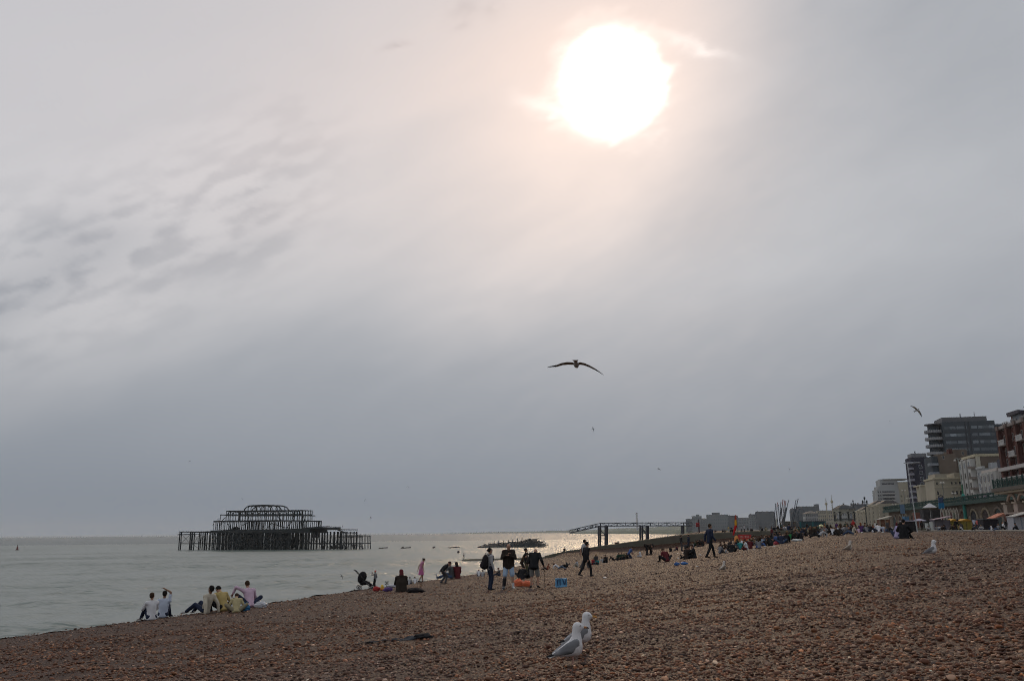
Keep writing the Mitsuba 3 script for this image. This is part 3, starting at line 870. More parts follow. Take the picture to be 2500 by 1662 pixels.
for i, x in enumerate((1503, 1507.5, 1511)):
    P_(x, 1328.5, 8, "hug", 190 + 20 * i, "dbrown", "black", ("left", "middle", "right")[i] + " one of three tiny dark figures sitting against the bright water", hair_c="hblack", depth=113, lift=None)
P_(1377, 1346, 11, "hug", 150, "dbrown", "dbrown", "tiny dark figure sitting on the low seaward end of the groyne", hair_c="hblack", depth=113, lift=None)
P_(1636, 1341, 13, "hug", 30, "black", "black", "person in black sitting among white bags left of the two standing figures", hair_c="hblack", depth=95)
P_(1654, 1339, 13, "hug", -120, "maroon", "navy", "person in dark red sitting left of the two standing figures", hair_c="hbrown", depth=96)
P_(1664, 1339, 38, "stand", 80, "black", "dgrey", "slim person in black standing, the left one of two near the jetty end", hair_c="hblack", depth=94)
P_(1682, 1339, 37, "stand", -60, "navy", "navy", "person in navy standing with folded arms, the right one of two near the jetty end", hair_c="hblack", depth=94)
P_(1674, 1338, 15, "cross", 170, "dgrey", "black", "person in grey sitting between the two standing figures", hair_c="hblack", depth=97)
P_(1690, 1338, 14, "hug", 20, "lgrey", "pdenim", "person in light grey sitting just right of the person in navy", hair_c="hfair", depth=97)
for i, (x, c, hc, hh) in enumerate(((1696, "dgreen", "hblack", 16), (1703, "brown", "hbrown", 17), (1710, "black", "hblack", 15), (1717, "dbrown", "hred", 17))):
    P_(x, 1334, hh, ("hug", "cross", "slump", "hug")[i], 120 + 40 * i, c, "black", f"person number {('one', 'two', 'three', 'four')[i]} from the left in the dark group behind the man in navy", hair_c=hc, depth=100, group="dark group left of the man in navy")
P_(1629, 1381, 32, "slump", -25, "maroon", "black", "balding person in a dark maroon jumper sitting beside the blue bags", hair_c="hbrown", depth=55, fine=True)
P_(1676, 1374, 33, "hug", 45, "dbrown", "black", "person in a dark brown jacket, leftmost of the three sitting close together", hair_c="hblack", depth=57, fine=True, jacket=True)
P_(1684, 1371, 32, "cross", 190, "black", "black", "person facing the camera in the middle of the three sitting close together", hair_c="hblack", depth=59, fine=True)
P_(1697, 1373, 34, "long", -75, "black", "black", "man in a black suit jacket, rightmost of the three sitting close together", hair_c="hbrown", depth=57, fine=True, jacket=True)
P_(1736, 1375, 84, "walk", 70, "navy", "black", "man in a navy jacket with a pale hem walking to the right", hair_c="hbrown", depth=48, fine=True, jacket=True, shoes="brown")

# the crowd on the bank, left to right: x, bottom, height, pose, heading, top, legs, hair, description
CROWD = [
    (1757, 1350, 23, "hug", 60, "grey", "navy", "hbrown", "person in a blue grey tee shirt behind the man in navy", {}),
    (1771, 1350, 14, "prop", -80, "lgrey", "black", "hbrown", "person in pale grey with dark legs left of the black coat", {}),
    (1786, 1347, 23, "slump", 20, "black", "black", "hblack", "person in a large black coat sitting with back turned", {"jacket": True}),
    (1795, 1344, 22, "hug", 200, "dgrey", "tan", "hbrown", "person in grey with bare arms facing the black coat", {"sleeve": "short"}),
    (1808, 1340, 22, "cross", 10, "teal", "navy", "hfair", "person in a teal patterned top in front of the red rescue gear", {}),
    (1814, 1340, 18, "hug", 170, "dgreen", "black", "hbrown", "person in dark green left of the white tee shirt", {}),
    (1824, 1342, 26, "cross", -60, "white", "maroon", "hbrown", "person in a white tee shirt sitting cross legged", {"sleeve": "short"}),
    (1832, 1339, 25, "hug", 15, "maroon", "maroon", "hbrown", "person in a dark red top right of the white tee shirt", {}),
    (1840, 1330, 20, "hug", 190, "tan", "olive", "hfair", "fair haired person in tan behind the dark red top", {"hair": "long"}),
    (1848, 1329, 22, "cross", -20, "black", "black", "hbrown", "person in black with arms raised behind the grey hoodie", {}),
    (1853, 1338, 26, "hug", 5, "grey", "blue", "hbrown", "person in a grey hooded top seen from behind", {"hair": "long"}),
    (1861, 1329, 19, "hug", 150, "sky", "navy", "hblack", "person in a pale blue tee shirt right of the grey hoodie", {"sleeve": "short"}),
    (1870, 1332, 18, "prop", -40, "dbrown", "blue", "hbrown", "child in dark brown beside the long haired woman", {}),
    (1876, 1328, 20, "hug", 160, "pink", "black", "hred", "person in pale pink facing the long haired woman", {}),
    (1882, 1331, 25, "slump", -30, "black", "black", "hbrown", "woman with long hair in a black jacket", {"hair": "long", "jacket": True}),
    (1885, 1307, 23, "stand", 100, "black", "black", "hblack", "person in black standing, leftmost of the three standing by the leaning poles", {}),
    (1891, 1306, 22, "stand", 190, "black", "khaki", "hblack", "person in black and tan trousers standing, middle of the three by the leaning poles", {}),
    (1900, 1302, 21, "stand", 20, "dbrown", "khaki", "trainer", "person in a white hat standing, right of the three by the leaning poles", {"hair": "hat"}),
    (1898, 1326, 24, "hug", -50, "blue", "black", "hblack", "person in a bright blue tee shirt leaning over the red bag", {"sleeve": "short"}),
    (1908, 1327, 25, "slump", 10, "navy", "denim", "hbrown", "person in navy sitting with rounded back right of the red bag", {"jacket": True}),
    (1920, 1325, 27, "hug", 35, "black", "black", "hbrown", "woman with long brown hair in black right of the navy back", {"hair": "long", "jacket": True}),
    (1929, 1316, 18, "hug", 10, "green", "black", "hblack", "person in a green tee shirt", {"sleeve": "short"}),
    (1938, 1312, 16, "hug", 180, "brown", "black", "hbrown", "person in brown right of the green tee shirt", {}),
    (1946, 1317, 20, "slump", -20, "dbrown", "black", "hbrown", "person in dark brown behind the white sheet", {"hair": "long"}),
    (1958, 1318, 25, "hug", -35, "black", "black", "hbrown", "person in black sitting right of the white sheet", {"jacket": True}),
    (1917, 1296, 17, "hug", 10, "white", "navy", "hblack", "person in a white tee shirt seen from behind under the leaning poles", {"sleeve": "short"}),
    (1924, 1298, 21, "hug", 60, "navy", "navy", "hblack", "person in navy right of the white tee shirt under the leaning poles", {}),
    (1911, 1303, 18, "cross", -30, "dbrown", "black", "hbrown", "person in dark brown below the white tee shirt under the leaning poles", {}),
    (1932, 1300, 15, "hug", 190, "black", "black", "hblack", "first dark figure right of the pair under the leaning poles", {}),
    (1939, 1298, 14, "cross", 120, "grey", "black", "hbrown", "second seated figure, in grey, right of the pair under the leaning poles", {}),
    (1945, 1301, 15, "hug", 220, "tan", "dbrown", "hfair", "third seated figure, in tan, right of the pair under the leaning poles", {}),
    (1951, 1299, 14, "slump", 30, "dgreen", "black", "hblack", "fourth seated figure, in dark green, right of the pair under the leaning poles", {}),
    (1963, 1290, 13, "hug", 200, "white", "black", "hblack", "person in white before the teal kiosk wall", {}),
    (1971, 1304, 16, "prop", -70, "khaki", "tan", "hfair", "person in khaki with legs stretched to the left", {}),
    (1977, 1300, 17, "hug", 170, "rust", "black", "hfair", "fair haired person in rust red", {"hair": "long"}),
    (1983, 1309, 25, "hug", 25, "dbrown", "black", "hbrown", "woman with long brown hair left of the reclining group", {"hair": "long"}),
    (1992, 1294, 15, "hug", 150, "dgrey", "black", "hblack", "person in dark grey behind the long haired woman", {}),
    (2000, 1311, 22, "recline", -95, "lgrey", "black", "hgrey", "person in a light grey hood reclining with black legs", {}),
    (2017, 1306, 18, "recline", -85, "black", "black", "hblack", "person in black reclining right of the light grey hood", {}),
    (2017, 1298, 19, "hug", -20, "rust", "maroon", "hred", "red haired person beside the white and yellow bucket", {}),
    (2027, 1295, 16, "hug", 170, "dgreen", "black", "hbrown", "person in dark green behind the white tee shirt back", {}),
    (2034, 1305, 20, "hug", 5, "white", "navy", "hblack", "child in a white tee shirt and navy shorts seen from behind", {"sleeve": "short"}),
    (2041, 1303, 17, "hug", -150, "tan", "brown", "hbrown", "person in tan right of the child in white", {}),
    (2048, 1306, 20, "slump", -20, "dbrown", "black", "hbrown", "person in dark brown left of the man in the pale patterned shirt", {}),
    (2043, 1288, 24, "stand", 20, "purple", "navy", "hbrown", "person in purple standing behind the crowd", {}),
    (2052, 1288, 24, "stand", 200, "brown", "dbrown", "hbrown", "person in brown standing beside the person in purple", {}),
    (2060, 1304, 18, "recline", -80, "dgrey", "black", "hbrown", "person in black and grey reclining left of the man in the pale patterned shirt", {}),
    (2066, 1302, 22, "hug", 175, "grey", "black", "hfair", "person in grey with arms on knees left of the man in the pale patterned shirt", {}),
    (2069, 1289, 22, "stand", 30, "black", "navy", "hblack", "person in black standing left of the red hooded figure", {}),
    (2084, 1290, 28, "stand", 10, "red", "dgreen", "red", "figure in a red hooded top standing behind the man in the pale patterned shirt", {"hood": True, "hair": "scarf"}),
    (2083, 1305, 27, "prop", -70, "cream", "denim", "hbrown", "man in a pale patterned shirt and jeans leaning back", {"sleeve": "short"}),
    (2097, 1300, 14, "hug", 10, "pink", "tan", "hfair", "person in pink right of the man in the pale patterned shirt", {}),
    (2103, 1299, 26, "hug", 20, "purple", "black", "hred", "red haired person in dark purple", {"hair": "long"}),
    (2109, 1298, 23, "hug", 160, "dgreen", "black", "hbrown", "person in dark green right of the dark purple top", {}),
    (2117, 1299, 17, "slump", 0, "grey", "navy", "hbrown", "person in a blue grey tee shirt with rounded back right of the dark green top", {"sleeve": "short"}),
    (2125, 1297, 19, "hug", 30, "black", "black", "hblack", "person in black right of the blue grey rounded back", {}),
    (2131, 1296, 17, "hug", 190, "rust", "brown", "hbrown", "person in rust brown left of the pair in pale shirts", {}),
    (2146, 1299, 22, "slump", 8, "white", "navy", "hblack", "left one of the pair in pale shirts, in white, seen from behind", {"sleeve": "short"}),
    (2158, 1299, 20, "prop", 60, "pale", "denim", "hbrown", "right one of the pair in pale shirts, in pale blue, legs stretched right", {"sleeve": "short"}),
    (1693, 1322, 0, None, 0, None, None, None, None, None),
]
for c in CROWD:
    x, y, h, pose, face, top, lg, hc, lab, kw = c
    if pose is None:
        continue
    P_(x, y, h, pose, face, top, lg, lab, hair_c=hc, **kw)

# ------------------------------------------------------------------ gulls


def loft(secs, n=14, lateral=None):
    """Elliptical rings along a path in the y-z plane: rows (y, z, half width, half height)."""
    q = A3(secs, float)
    t = np.gradient(q[:, :2], axis=0)
    t /= np.linalg.norm(t, axis=1, keepdims=True)
    ang = np.arange(n) * 2 * np.pi / n
    V = []
    for (y, z, w, h), (ty, tz) in zip(q, t):
        up = A3([0, -tz, ty])
        V.append(A3([0, y, z]) + np.cos(ang)[:, None] * w * A3([1.0, 0, 0]) + np.sin(ang)[:, None] * h * up)
    V = np.vstack(V + [A3([[0, q[0, 0], q[0, 1]]]), A3([[0, q[-1, 0], q[-1, 1]]])])
    m = len(q)
    F = []
    for i in range(m - 1):
        for j in range(n):
            a, b, c, d = i * n + j, i * n + (j + 1) % n, (i + 1) * n + (j + 1) % n, (i + 1) * n + j
            F += [[a, c, b], [a, d, c]]
    for j in range(n):
        F += [[m * n, j, (j + 1) % n], [m * n + 1, (m - 1) * n + (j + 1) % n, (m - 1) * n + j]]
    me = trimesh.Trimesh(V, F, process=False)
    if me.volume < 0:
        me.invert()
    return me


def dense(secs, k=4):
    from scipy.interpolate import CubicSpline
    q = A3(secs, float)
    t = np.arange(len(q))
    return CubicSpline(t, q)(np.linspace(0, len(q) - 1, (len(q) - 1) * k + 1))


GULL_BODY = fuse([hullpts(ball((0, -.19, .118), (.030, .03, .016)), ball((0, -.07, .150), (.080, .07, .062))), hullpts(ball((0, -.07, .150), (.080, .07, .062)), ball((0, .035, .190), (.092, .085, .100))),
                  hullpts(ball((0, .035, .190), (.092, .085, .100)), ball((0, .052, .275), (.062, .060, .055))), hullpts(ball((0, .052, .275), (.060, .058, .055)), ball((0, .052, .345), (.045, .046, .04))),
                  hullpts(ball((0, .052, .345), (.045, .046, .04)), ball((0, .068, .400), (.048, .056, .050))), hullpts(ball((0, .068, .400), (.048, .056, .050)), ball((0, .118, .392), (.022, .022, .022)))], .016, 10)


def gull_colors(me, head=(.66, .66, .67), breast=(.62, .60, .60)):
    v = np.asarray(me.vertices)
    t = sstep(.16, .34, v[:, 2])[:, None]
    return A3(breast) * (1 - t) + A3(head) * t


def gull(x, y, h, face, label, bill=(.45, .20, .05), tip=(.03, .015, .012), grey=(.20, .205, .22), depth=None, young=False, nodeg=0, legs=True):
    p, d = on_ground(x, y) if depth is None else (at_depth(x, y, depth), depth)
    if p is None:
        d = 95.0; p = at_depth(x, y, d)
    p[2] = float(ground_z(p[0], p[1]))
    s = float(np.clip(h * d / 2100 / (.452 if legs else .40), .72, 1.2))
    a = math.radians(face)
    m = np.eye(4)
    m[:3, :3] = A3([[math.cos(a), math.sin(a), 0], [-math.sin(a), math.cos(a), 0], [0, 0, 1]]) * s
    m[:3, 3] = p + A3([0, 0, 0.012 if legs else -.05 * s])
    W = tw(m)
    key = thing("gull", label, "seagull")
    body = GULL_BODY
    c = gull_colors(body)
    if young:
        c = c * A3([.80, .74, .66]) * (0.8 + 0.4 * meshkit.noise(np.asarray(body.vertices) * 60)[:, None])
    part(key, "body", body, "feather", c, True, W)
    for sd in (-1, 1):
        w1 = fuse([hullpts(ball((sd * .070, .040, .235), (.022, .035, .050), ICO), ball((sd * .082, -.035, .190), (.018, .055, .060), ICO), ball((sd * .056, -.12, .150), (.018, .05, .036), ICO)),
                   hullpts(ball((sd * .056, -.12, .150), (.018, .05, .036), ICO), ball((sd * .030, -.185, .124), (.012, .03, .016), ICO))], 0.02, 4)
        vv = np.asarray(w1.vertices)
        e = sstep(-.12, -.17, vv[:, 1])[:, None] * .5 + sstep(.175, .135, vv[:, 2])[:, None] * sstep(-.14, -.04, vv[:, 1])[:, None] * -.6
        wc = A3(grey) * (1 + e) * (0.9 + 0.2 * meshkit.noise(vv * A3([20, 9, 30]))[:, None])
        if young:
            wc = A3((.24, .19, .145)) * (0.6 + 0.8 * meshkit.noise(vv * 70)[:, None])
        part(key, "wing", w1, "feather", wc, True, W)
        part(key, "wing_tip", fuse([hullpts(ball((sd * .032, -.165, .124), (.012, .04, .017), ICO0), ball((sd * .012, -.265, .098), (.005, .02, .006), ICO0))]), "feather", (.02, .02, .022) if not young else (.06, .045, .035), 40, W)
        part(key, "eye", fuse([hullpts(ball((sd * .0435, .090, .412), .0068, ICO0))]), "paint", (.03, .02, .015), True, W)
        if legs:
            lg = cat_mesh([tube([(sd * .032, .0, .12), (sd * .032, .012, .055), (sd * .032, .0, .004)], [.008, .0055, .0055], 6), fuse([hullpts(A3([[sd * .032, -.012, .0], [sd * .032, -.012, .010], [sd * .032 - .028, .052, .0], [sd * .032 + .028, .052, .0], [sd * .032, .062, .004]]))])])
            part(key, "leg", lg, "skin", (.42, .25, .20), False, W)
    part(key, "mantle", fuse([hullpts(ball((0, .01, .222), (.062, .03, .030), ICO), ball((0, -.06, .190), (.066, .04, .028), ICO)), hullpts(ball((0, -.06, .190), (.066, .04, .028), ICO), ball((0, -.155, .142), (.036, .035, .014), ICO))], .02, 4), "feather", A3(grey) * 1.02 if not young else (.22, .175, .135), 60, W)
    part(key, "tail", fuse([hullpts(ball((0, -.17, .114), (.034, .02, .010), ICO0), ball((0, -.245, .090), (.044, .015, .004), ICO0))]), "feather", (.60, .59, .58) if not young else (.30, .24, .19), 40, W)
    part(key, "bill", fuse([hullpts(ball((0, .125, .394), (.012, .014, .015), ICO0), ball((0, .168, .389), (.0075, .010, .0115), ICO0))]), "paint", bill, 50, W)
    part(key, "bill_tip", fuse([hullpts(ball((0, .168, .388), (.008, .012, .0122), ICO0), ball((0, .192, .381), (.0035, .004, .0055), ICO0))]), "paint", tip, 50, W)
    return key


gull(1397, 1627, 103, 84, "white gull with an orange bill standing nearest the camera", bill=(.40, .17, .06))
gull(1421, 1590, 92, 90, "white gull with a yellow bill standing just behind the nearest gull", bill=(.52, .26, .04), tip=(.45, .18, .03))
gull(2277, 1361, 42, 118, "white gull standing alone at the right of the beach", bill=(.42, .22, .12))
gull(2073, 1344, 25, 88, "pale mottled gull resting on the shingle below the crowd", young=True, legs=False, bill=(.08, .06, .05), grey=(.3, .27, .23))
gull(1766, 1393, 24, 58, "pale brownish gull with lowered body right below the man in navy", young=True, legs=False, bill=(.1, .08, .07))
gull(2424, 1300, 16, -86, "gull standing before the black stall at the far right", bill=(.3, .2, .1))


def wing_loft(pts, chord, thick, y0):
    """A spread wing: spine points (x, z), chords, with an aerofoil-like lens section."""
    q = A3(pts, float)
    c = A3(chord, float)
    sec = [(-.45, 0), (-.3, .5), (.0, 1), (.3, .8), (.55, 0), (.3, -.35), (0, -.3), (-.3, -.2)]
    V = []
    for i, (x, z) in enumerate(q):
        for a, b in sec:
            V.append((x, y0 - a * c[i] - .25 * abs(x) * max(0, abs(x) - .35), z + b * thick * c[i]))
    n, m = len(sec), len(q)
    F = []
    for i in range(m - 1):
        for j in range(n):
            a, b, cc, d = i * n + j, i * n + (j + 1) % n, (i + 1) * n + (j + 1) % n, (i + 1) * n + j
            F += [[a, b, cc], [a, cc, d]]
    F += [[0, j + 1, j] for j in range(1, n - 1)] + [[(m - 1) * n, (m - 1) * n + j, (m - 1) * n + j + 1] for j in range(1, n - 1)]
    me = trimesh.Trimesh(V, F, process=False)
    if me.volume < 0:
        me.invert()
    return me


FLY_BODY = dense([(-.22, 0, .03, .008), (-.16, .0, .045, .02), (-.08, -.01, .06, .05), (.02, -.02, .065, .062), (.12, -.005, .05, .05), (.19, .012, .036, .038), (.24, .012, .034, .032), (.27, .005, .012, .014)], 3)


def flying_gull(x, y, span_px, depth, face, bank, pitch, label, left, right, group=None, dark=.55, simple=False):
    a = math.radians(face)
    Rz = A3([[math.cos(a), math.sin(a), 0], [-math.sin(a), math.cos(a), 0], [0, 0, 1]])
    Rm = Rz @ rotm([1, 0, 0], pitch) @ rotm([0, 1, 0], bank)
    span = abs(left[-1][0]) + abs(right[-1][0])
    s = span_px * depth / 2100 / span
    m = np.eye(4)
    m[:3, :3] = Rm * s
    m[:3, 3] = at_depth(x, y, depth)
    W = tw(m)
    key = thing("flying_gull", label, "seagull", group)
    part(key, "body", loft(FLY_BODY, 12), "feather", A3((.42, .40, .38)) * dark, True, W)
    for pts in (left, right):
        ch = [.18, .20, .21, .19, .15, .09, .03][:len(pts)] if len(pts) >= 6 else [.15, .17, .12, .03][:len(pts)]
        if simple:
            part(key, "wing", wing_loft(pts, ch, .06, .02), "feather", A3((.24, .235, .23)) * dark, 40, W)
        else:
            k = len(pts) - 3
            part(key, "wing", wing_loft(pts[:k + 1], ch[:k + 1], .10, .02), "feather", A3((.26, .22, .17)) * dark, 40, W)
            part(key, "wing_tip", wing_loft(pts[k:], ch[k:], .10, .02), "feather", (.025, .025, .027), 40, W)
    part(key, "tail", fuse([hullpts(A3([[-.03, -.18, .006], [.03, -.18, .006], [-.03, -.18, -.006], [.03, -.18, -.006], [-.075, -.34, .003], [.075, -.34, .003], [-.075, -.34, -.003], [.075, -.34, -.003]]))]), "feather", A3((.40, .38, .36)) * dark, False, W)
    part(key, "bill", fuse([hullpts(ball((0, .27, .005), .012, ICO0), ball((0, .32, -.002), .004, ICO0))]), "paint", (.25, .14, .05), False, W)
    return key


flying_gull(1407, 889, 137, 21.0, 8, 0, -7, "large dark gull gliding with long arched wings, biggest in the sky",
            [(0, .0), (-.10, .025), (-.22, .035), (-.36, .02), (-.50, -.03), (-.62, -.045), (-.73, -.075)], [(0, .0), (.10, .02), (.20, -.005), (.32, -.06), (.46, -.145), (.58, -.235), (.68, -.32)], dark=1.0)
_S = [(0, 0), (-.2, .06), (-.42, .02), (-.68, -.08)]
_S2 = [(0, 0), (.2, .06), (.42, .02), (.68, -.08)]
flying_gull(1448, 1047, 16, 120, 60, 62, 0, "small dark gull banking below the large gull", _S, _S2, dark=.3, simple=True)
flying_gull(2238, 1001, 38, 62, 75, 55, 25, "brown gull banking steeply with one wing down, above the grey tower", [(0, 0), (-.1, .05), (-.2, .06), (-.34, .05), (-.48, .0), (-.6, -.05), (-.68, -.1)], [(0, 0), (.1, .05), (.2, .05), (.34, .0), (.48, -.07), (.6, -.13), (.68, -.2)], dark=.5)
for x, y, w, f, b, lab in ((463, 1125, 7, 100, 20, "tiny gull high to the left of the pier ruin"), (592, 1217, 5, 30, 50, "tiny gull just above the roof of the pier ruin"), (892, 1219, 7, 140, 60, "tiny gull hanging right of the pier ruin, the higher of two"),
                            (905, 1263, 9, 70, 30, "tiny gull right of the pier ruin, the lower of two"), (997, 1188, 9, 10, 5, "tiny gull with level wings above the open sea"), (1608, 1144, 13, 60, 25, "tiny gull above the jetty"),
                            (1927, 1145, 8, 0, 70, "tiny gull above the leaning poles"), (834, 1406, 13, 50, 45, "small gull skimming low over the water near the pushchair"), (2173, 1028, 7, 40, 20, "tiny gull left of the brown banking gull"), (2459, 1031, 22, 80, 10, "gull perched with wings raised on the red brick roof")):
    flying_gull(x, y, w * 1.35, 1.3 * 2100 / max(w, 5) * .62, f, b, 0, lab, _S, _S2, dark=.3 if w < 20 else 1.2, simple=True)

# ------------------------------------------------------------------ things lying on the beach
matte("plastic", 0.35, 0.5)


def place(x, y, face=0.0, depth=None, dz=0.0, near=0.0):
    p, d = on_ground(x, y) if depth is None else (at_depth(x, y, depth), depth)
    if near:
        d -= near; p = at_depth(x, y, d)
    if p is None:
        d = 100.0; p = at_depth(x, y, d)
    p[2] = float(ground_z(p[0], p[1])) + dz
    a = math.radians(face)
    m = np.eye(4)
    m[:3, :3] = A3([[math.cos(a), math.sin(a), 0], [-math.sin(a), math.cos(a), 0], [0, 0, 1]])
    m[:3, 3] = p
    return m, d


def lump(w, d, h, seed=0, crumple=.18, sub=2, freq=2.2):
    me = trimesh.creation.icosphere(subdivisions=sub)
    v = np.asarray(me.vertices)
    n = meshkit.fbm(v * freq + seed * 7.1, 3, seed) - .5
    r = 1 + crumple * 2 * n
    v = v * r[:, None] * A3([w / 2, d / 2, h / 2])
    v[:, 2] = np.maximum(v[:, 2] + h * .38, 0)
    return trimesh.Trimesh(v, me.faces, process=False)


def carrier(x, y, w_px, h_px, color, label, cat="plastic bag", seed=1, handles=True, stripe=None, group=None, depth=None, name="carrier_bag", near=0.0):
    m, d = place(x, y, rng.uniform(-30, 30), depth, near=near)
    w, h = w_px * d / 2100, h_px * d / 2100
    key = thing(name, label, cat, group)
    part(key, "sack", lump(w, w * .6, h, seed, .30, 4, 3.4), "plastic", color, 30, tw(m))
    if handles:
        for s in (-1, 1):
            t = np.linspace(0, np.pi, 8)
            part(key, "handle", tube(np.stack([np.cos(t) * w * .13 + s * w * .12, t * 0 + s * .03, h * .72 + np.sin(t) * h * .28], -1), max(.008, w * .02), 5), "plastic", color, 40, tw(m))
    if stripe is not None:
        part(key, "stripe", fuse([hullpts(ball((-w * .12, -w * .36, h * .3), (w * .04, .012, h * .28)), ball((-w * .16, -w * .34, h * .5), (w * .04, .012, h * .16)))]), "plastic", stripe, 40, tw(m))
    return key


carrier(371, 1511, 29, 17, (.55, .57, .62), "crumpled white carrier bag behind the hunched man in the white shirt", seed=3, near=.28)
carrier(576, 1489, 34, 20, (.52, .56, .62), "white carrier bag with a dark red stripe in front of the pink shirted man", seed=4, stripe=(.14, .03, .06), near=.4)
carrier(599, 1487, 24, 21, (.02, .16, .34), "bright blue carrier bag at the knees of the pink shirted man", seed=5, near=.45)
carrier(637, 1483, 31, 17, (.52, .53, .56), "white carrier bag lying alone right of the pink shirted man", seed=6)
carrier(1266, 1431, 26, 19, (.72, .16, .06), "taller orange carrier bag by the sock of the man in pale shorts", seed=7)
carrier(1287, 1431, 25, 15, (.74, .15, .05), "squat orange carrier bag by the foot of the man with the stick", seed=8)
carrier(1653, 1380, 15, 9, (.02, .10, .32), "small bright blue bag right of the balding person", seed=9, handles=False)
carrier(1671, 1378, 18, 8, (.02, .12, .36), "long bright blue bag at the feet of the three sitting close together", seed=10, handles=False)
carrier(1895, 1329, 13, 9, (.36, .03, .05), "red bag at the feet of the blue tee shirt in the crowd", seed=11, handles=False)
carrier(2133, 1299, 9, 8, (.55, .56, .6), "white carrier bag left of the pair in pale shirts", seed=12, depth=90)
carrier(727, 1461, 20, 8, (.035, .03, .028), "dark bag lying on the brow of the beach right of the seated row", cat="bag", seed=13, handles=False, name="dark_bag")
carrier(2349, 1298, 9, 18, (.03, .03, .035), "dark sack standing before the yellow booths", cat="bag", seed=14, handles=False, depth=98, name="dark_bag")

# picnic of the woman in the brown coat
m, d = place(919, 1443, 20); solo("beach_bag", lump(.34, .3, .24, 21, .3, 3), "cloth", "red beach bag at the left end of the colourful picnic pile", "bag", color=(.30, .03, .03), smooth=30, to_world=tw(m))
m, d = place(933, 1441, -10)
k = thing("beach_toy", "yellow and orange plastic toy standing in the picnic pile", "toy")
part(k, "yellow_body", lump(.16, .15, .30, 22, .1), "plastic", (.62, .42, .04), 40, tw(m)); part(k, "orange_base", lump(.22, .2, .14, 23, .1), "plastic", (.60, .20, .04), 40, tw(m))
m, d = place(947, 1443, 0); solo("purple_blanket", lump(.42, .4, .20, 24, .4, 3), "cloth", "folded purple blanket between the yellow toy and the seated woman", "blanket", color=(.09, .05, .16), smooth=30, to_world=tw(m))
m, d = place(956, 1433, 0); solo("white_blanket", lump(.5, .4, .16, 25, .4, 3), "cloth", "pale cloth spread behind the purple blanket", "blanket", color=(.45, .45, .48), smooth=30, to_world=tw(m))
m, d = place(1014, 1446, 0); solo("dark_coat", lump(.75, .45, .22, 26, .45, 3), "cloth", "black coat dropped on the shingle right of the woman in brown", "coat", color=(.018, .016, .018), smooth=30, to_world=tw(m))
m, d = place(944, 1438, 0)
k = thing("toy_windmill", "small dark toy windmill on a stick above the picnic pile", "toy windmill")
part(k, "stick", tube([(0, 0, 0), (0, 0, .30)], .008, 5), "plastic", (.05, .05, .05), False, tw(m))
for i in range(4):
    a = i * math.pi / 2 + .5
    part(k, "sail", fuse([hullpts(A3([[0, 0, .28], [.12 * math.cos(a), .02, .28 + .12 * math.sin(a)], [.09 * math.cos(a + .7), -.02, .28 + .09 * math.sin(a + .7)], [0, .02, .29]]))]), "plastic", (.03, .05, .05), False, tw(m))

# pushchair
m, d = place(890, 1438, 70)
W = tw(m)
k = thing("pushchair", "black pushchair with its hood raised, parked beside the child in the coral hat", "pushchair")
hood = fuse([hullpts(ball((0, -.10, .62), (.22, .20, .24)), ball((0, -.22, .50), (.21, .14, .22)))])
part(k, "hood", hood, "cloth", (.014, .013, .015), 40, W)
part(k, "seat", fuse([hullpts(ball((0, -.12, .34), (.20, .14, .16)), ball((0, .16, .30), (.20, .12, .06)))]), "cloth", (.02, .018, .02), 40, W)
part(k, "footrest", fuse([hullpts(ball((0, .34, .18), (.16, .10, .03)), ball((0, .22, .30), (.16, .04, .03)))]), "cloth", (.03, .02, .02), 40, W)
part(k, "handle", tube([(-.2, -.1, .5), (-.2, -.42, .86), (-.17, -.52, .93), (.17, -.52, .93), (.2, -.42, .86), (.2, -.1, .5)], .018, 6), "paint", (.03, .03, .03), 40, W)
for sx in (-1, 1):
    part(k, "frame_tube", tube([(sx * .21, -.15, .45), (sx * .22, .34, .09)], .014, 6), "paint", (.05, .05, .055), False, W)
    for wy in (-.26, .34):
        t = np.linspace(0, 2 * np.pi, 13)
        part(k, "wheel", cat_mesh([tube(np.stack([t * 0 + sx * .24, wy + .085 * np.cos(t), .10 + .085 * np.sin(t)], -1), .02, 6, False), tube([(sx * .22, wy, .10), (sx * .26, wy, .10)], .035, 8)]), "paint", (.03, .03, .032), 40, W)

# bottle of the child, backpack, stick, boot, sock
for (key, x, y, d, hh, J, m) in PEOPLE:
    lab = labels[key].get("label", "")
    if "coral hat" in lab:
        w = J["w", 0]
        solo("bottle", tube([w + A3([-.02, .05, .03]), w + A3([-.01, .16, .06]), w + A3([0, .20, .065]), w + A3([0, .24, .07])], [.05, .05, .025, .02], 10), "plastic", "white drinking bottle held up by the child in the coral hat", "bottle", color=(.6, .6, .6), smooth=40, to_world=tw(m))
W = tw(bp_m)
k = thing("backpack", "bulging black backpack worn by the woman in pale grey", "backpack")
part(k, "sack", fuse([hullpts(ball((0, -.21, 1.30), (.17, .11, .16)), ball((0, -.25, 1.02), (.18, .16, .18)))], .05, 4), "cloth", (.016, .014, .016), 40, W)
part(k, "pocket", fuse([hullpts(ball((0, -.38, 1.02), (.12, .06, .12)), ball((0, -.36, 1.12), (.11, .05, .06)))]), "cloth", (.024, .020, .024), 40, W)
for s in (-1, 1):
    part(k, "strap", tube([(s * .10, -.12, 1.42), (s * .125, .0, 1.485), (s * .13, .115, 1.38), (s * .15, .10, 1.18), (s * .16, -.08, 1.05)], .020, 5), "cloth", (.02, .018, .02), 40, W)
part(k, "grab_loop", tube([(-.04, -.2, 1.45), (-.03, -.2, 1.50), (.03, -.2, 1.50), (.04, -.2, 1.45)], .012, 5), "cloth", (.02, .018, .02), 40, W)
